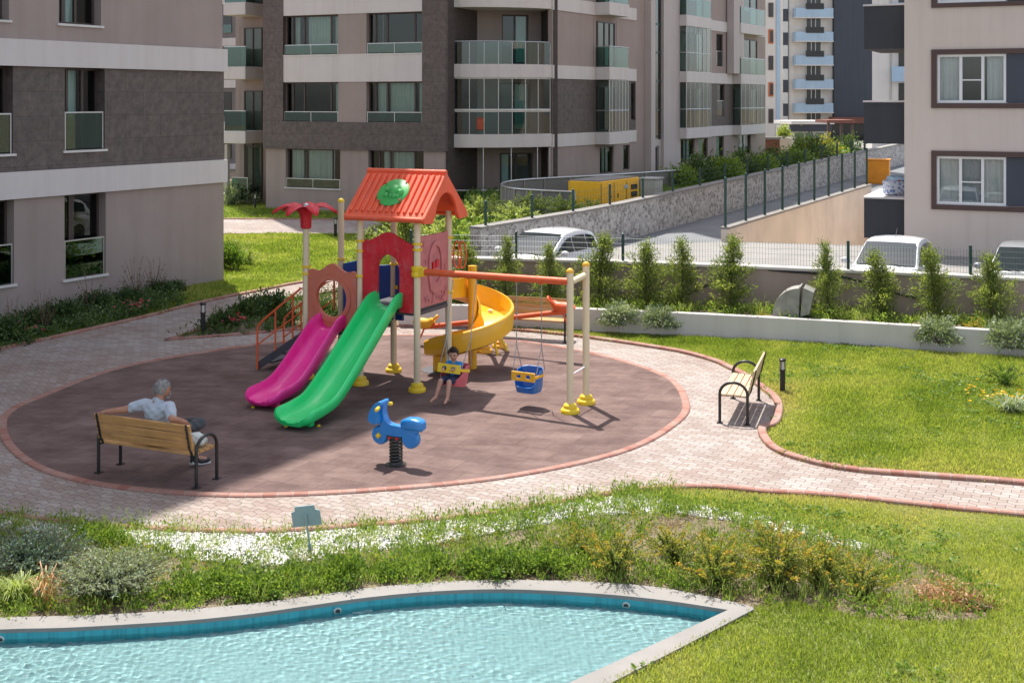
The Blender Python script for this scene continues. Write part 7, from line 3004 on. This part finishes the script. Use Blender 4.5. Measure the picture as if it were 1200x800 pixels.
grass('front_grass', 'mown grass blades covering the lawn before the pool', front_lawn, 210000, .055, .010, .49, S_low[55:], 3, (), .009)
grass('right_grass', 'lush green grass blades on the lawn by the planter', right_lawn, 260000, .075, .015, .43, S_upr[:95], 9)
grass('far_grass', 'grass blades on the lawn beyond the path', far_lawn, 60000, .11, .03, .34, S_far, 12)
grass('house_grass', 'grass blades before the middle block', house_lawn, 20000, .12, .04, .22, None, 14)
grass('bed_grass', 'shaded grass blades along the left block', left_bed, 50000, .08, .02, .18, None, 15)
tl2 = [(p[0], p[1]) for p in tl]
P = scatter(tl2, 16000)
P3 = np.stack([P[:, 0], P[:, 1], np.where(P[:, 0] < -2.0, .2, .95 + (P[:, 1] - 41) * .008)], 1)
tag(Leaves().add(P3, rdir(len(P), 1.2), .14 + .12 * rng.random(len(P)), .06, .25 + .2 * rng.random(len(P))).build('terrace_grass', M['green']), 'rough grass on the terrace behind the rubble wall', 'grass', kind='stuff')

def rosettes(name, label, poly, n, edge, seed, thr):
    P = scatter(poly, n)
    P = P[view_ok(P)]
    P = P[fbm(P, 1.1, seed) > thr]
    idx = np.repeat(np.arange(len(P)), 9)
    a = rng.random(len(idx)) * 6.3
    r_ = .045 * rng.random(len(idx))
    P3 = np.stack([P[idx, 0] + r_ * np.cos(a), P[idx, 1] + r_ * np.sin(a), .035 + .04 * rng.random(len(idx))], 1)
    D = np.stack([np.cos(a), np.sin(a), .35 + 0 * a], 1)
    o = Leaves().add(P3, D, .04 + .03 * rng.random(len(idx)), .022, .45 + .2 * rng.normal(size=len(idx))).build(name, M['green'])
    tag(o, label, 'clover', kind='stuff')


rosettes('front_clover', 'clover patches in the front lawn', front_lawn, 2600, None, 61, .25)
rosettes('right_clover', 'clover patches in the right lawn', right_lawn, 4200, None, 63, .15)

# weeds through the planting bed: clumps of many heights
bedp = [(p.x, p.y) for p in bed]
peb_px = [(-60, 596), (17, 607), (107, 618), (212, 624), (300, 626), (382, 622), (487, 614), (582, 604), (695, 586), (742, 580), (800, 590), (880, 602), (950, 619), (1020, 641), (1012, 648), (940, 630), (870, 613), (790, 602), (700, 604), (600, 622), (500, 640), (400, 650), (330, 664), (230, 658), (160, 640), (60, 628), (-60, 612)]
pebp = [(p.x, p.y) for p in GP(peb_px)]


def weeds(name, label, poly, ncl, per, h, spread, ln, w, mat, tint0, tv, avoid=(), seed=2, thr=-9, z=0.01, up=1.0):
    C = scatter(poly, ncl, avoid)
    C = C[view_ok(C, -80, 1260)]
    k = fbm(C, 1.5, seed)
    C = C[k > thr]
    hh = h * (.35 + 1.1 * rng.random(len(C)) ** 1.6)
    idx = np.repeat(np.arange(len(C)), per)
    u = rng.random(len(idx))
    off = rng.normal(size=(len(idx), 2)) * spread * (.4 + u)[:, None] * (hh[idx] / h * .7 + .5)[:, None]
    P = np.stack([C[idx, 0] + off[:, 0], C[idx, 1] + off[:, 1], z + hh[idx] * u], 1)
    D = np.stack([off[:, 0] * 6 + rng.normal(size=len(idx)) * .4, off[:, 1] * 6 + rng.normal(size=len(idx)) * .4, np.full(len(idx), up)], 1)
    ct = tint0 + rng.normal(size=len(C)) * tv
    tint = ct[idx] + rng.normal(size=len(idx)) * .10 + .15 * u
    o = Leaves().add(P, D, ln * (.5 + rng.random(len(idx))), w * (.6 + .8 * rng.random(len(idx))), tint).build(name, mat)
    tag(o, label, 'weeds', kind='stuff')
    return o


weeds('bed_weeds', 'broad leaved weeds covering the planting bed', bedp, 1900, 34, .13, .05, .038, .019, M['green'], .5, .28, [pebp], 4, -.7)
weeds('bed_wisps', 'thin grassy wisps through the planting bed', bedp, 1700, 16, .20, .035, .09, .006, M['lightgreen'], .5, .25, (), 8, -.75, up=1.6)
weeds('bed_ochre', 'yellowish low growth in the planting bed', bedp, 800, 24, .13, .05, .034, .014, M['yelgreen'], .4, .2, [], 16, -.2)
weeds('pebble_weeds', 'scattered weeds among the white pebbles', pebp, 230, 26, .13, .06, .04, .018, M['green'], .55, .2, (), 5, -.3)
rp = [(p.x, p.y) for p in GP([(430, 618), (582, 604), (695, 586), (742, 580), (800, 590), (880, 602), (1020, 641), (1012, 648), (870, 613), (700, 604), (500, 640), (430, 648)])]
weeds('back_weeds', 'leafy weeds at the back of the bed by the kerb', rp, 240, 26, .15, .06, .045, .02, M['green'], .55, .25, (), 51, -1.0)
wp = [(p.x, p.y) for p in GP([(180, 700), (300, 684), (420, 668), (600, 655), (860, 690), (862, 701), (775, 684), (690, 677), (600, 675), (515, 677), (435, 684), (370, 693), (300, 702), (225, 710), (150, 716)])]
weeds('edge_weeds', 'bushy green weeds leaning on the pool coping', wp, 190, 40, .17, .065, .045, .022, M['green'], .5, .28, (), 52, -1.0)
weeds('bed_litter', 'dry brown litter in the planting bed', bedp, 500, 18, .04, .07, .05, .012, M['drygrass'], .45, .25, [pebp], 22, .0, up=.25)
plp = [(p.x, p.y) for p in offs(pf, .18)] + [(p.x, p.y) for p in reversed(offs(pf, 1.38))]
weeds('planter_weeds', 'bright green low weeds on the planter soil', plp, 700, 26, .20, .07, .07, .034, M['green'], .7, .2, (), 31, -1.5, .44)
weeds('planter_wisps', 'pale grassy wisps on the planter soil', plp, 300, 14, .26, .05, .14, .012, M['lightgreen'], .6, .2, (), 33, -1.0, .44, up=1.6)
isl = [(p.x, p.y) for p in S_pl[:-1]] + [(p.x, p.y) for p in S_pu]
weeds('island_weeds', 'low green plants in the shrub island', isl, 420, 24, .18, .06, .06, .03, M['dkgreen'], .65, .25, (), 41, -1.2)
lbp = [(p.x, p.y) for p in GP([(-40, 425), (60, 397), (175, 370), (217, 359), (205, 345), (120, 358), (0, 385), (-60, 400)])]
weeds('left_bed_plants', 'low dark plants along the left block kerb', lbp, 500, 24, .26, .08, .08, .035, M['dkgreen'], .55, .3, (), 44, -1.5)

# white pebbles: little stones, one object
n = 9000
P = scatter(pebp, n)
P = P[view_ok(P)]
n = len(P)
ico = bmesh.new()
bmesh.ops.create_icosphere(ico, subdivisions=1, radius=1)
iv = np.array([v.co[:] for v in ico.verts])
if_ = np.array([[v.index for v in f.verts] for f in ico.faces])
ico.free()
S = (.013 + .018 * rng.random((n, 1, 1))) * (.7 + .6 * rng.random((n, 1, 3))) * np.array([1, 1, .65])
A = rng.random(n) * 6.3
V = iv[None] * S * (1 + .12 * rng.normal(size=(n, len(iv), 1)))
x, y = V[:, :, 0].copy(), V[:, :, 1].copy()
V[:, :, 0] = x * np.cos(A)[:, None] - y * np.sin(A)[:, None] + P[:, 0:1]
V[:, :, 1] = x * np.sin(A)[:, None] + y * np.cos(A)[:, None] + P[:, 1:2]
V[:, :, 2] += .012 + .012 * rng.random((n, 1))
Fc = (if_[None] + (np.arange(n) * len(iv))[:, None, None]).reshape(-1, 3)
pbl = np_mesh('white_pebbles', V.reshape(-1, 3), Fc, np.repeat(rng.random(n), len(if_)), M['pebble'])
tag(pbl, 'strip of white pebbles along the path kerb', 'pebbles', kind='stuff')
M['gravel'] = plain('white_gravel_bed', (.52, .50, .47), .9, .2, 20, .8, 30)
tag(sheet('gravel_strip', pebp, .009, M['gravel']), kind='structure')
# ------------------------------------------------------------------ camera, light, render
cam = bpy.data.cameras.new('camera')
co = link(bpy.data.objects.new('camera', cam))
co.location = (0, 0, EYE)
co.rotation_euler = (PI / 2, 0, 0)
cam.sensor_width = 36
cam.sensor_fit = 'HORIZONTAL'
cam.lens = 36 * F / 1200
cam.shift_y = -(400 - HZ) / 1200
cam.clip_end = 2000
cam.clip_start = .1
SC.camera = co
SUN = Vector((-.377, .926, 0)).normalized() * math.cos(R(64.5))
SUN.z = math.sin(R(64.5))
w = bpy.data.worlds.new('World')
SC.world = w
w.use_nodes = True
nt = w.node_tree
sky = N(nt, 'ShaderNodeTexSky')
sky.sky_type = 'NISHITA'
sky.sun_disc = False
sky.sun_elevation = R(64.5)
sky.sun_rotation = math.atan2(SUN.x, SUN.y)
sky.air_density = .8
sky.dust_density = 1.5
sky.ozone_density = .4
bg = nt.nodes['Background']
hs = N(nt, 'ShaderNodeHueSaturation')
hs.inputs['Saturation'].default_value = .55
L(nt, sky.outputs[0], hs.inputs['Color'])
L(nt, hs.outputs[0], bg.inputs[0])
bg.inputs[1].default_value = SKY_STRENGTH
sl = bpy.data.lights.new('sun', 'SUN')
sl.energy = SUN_STRENGTH
sl.cycles.is_caustics_light = True
sl.angle = R(.53)
sl.color = (1.0, .955, .88)
so = link(bpy.data.objects.new('sun', sl))
so.rotation_euler = (-SUN).to_track_quat('-Z', 'Y').to_euler()
so.location = (0, 0, 60)
vs = SC.view_settings
vs.view_transform = 'Standard'
vs.look = 'None'
vs.gamma = 1
vs.use_curve_mapping = False
vs.exposure = EXPOSURE
SC.render.engine = 'CYCLES'
SC.cycles.use_denoising = True
SC.cycles.max_bounces = 8
SC.cycles.diffuse_bounces = 4
SC.cycles.transparent_max_bounces = 16
SC.cycles.sample_clamp_indirect = 6
SC.cycles.caustics_reflective = False
SC.cycles.caustics_refractive = True
bpy.context.view_layer.update()
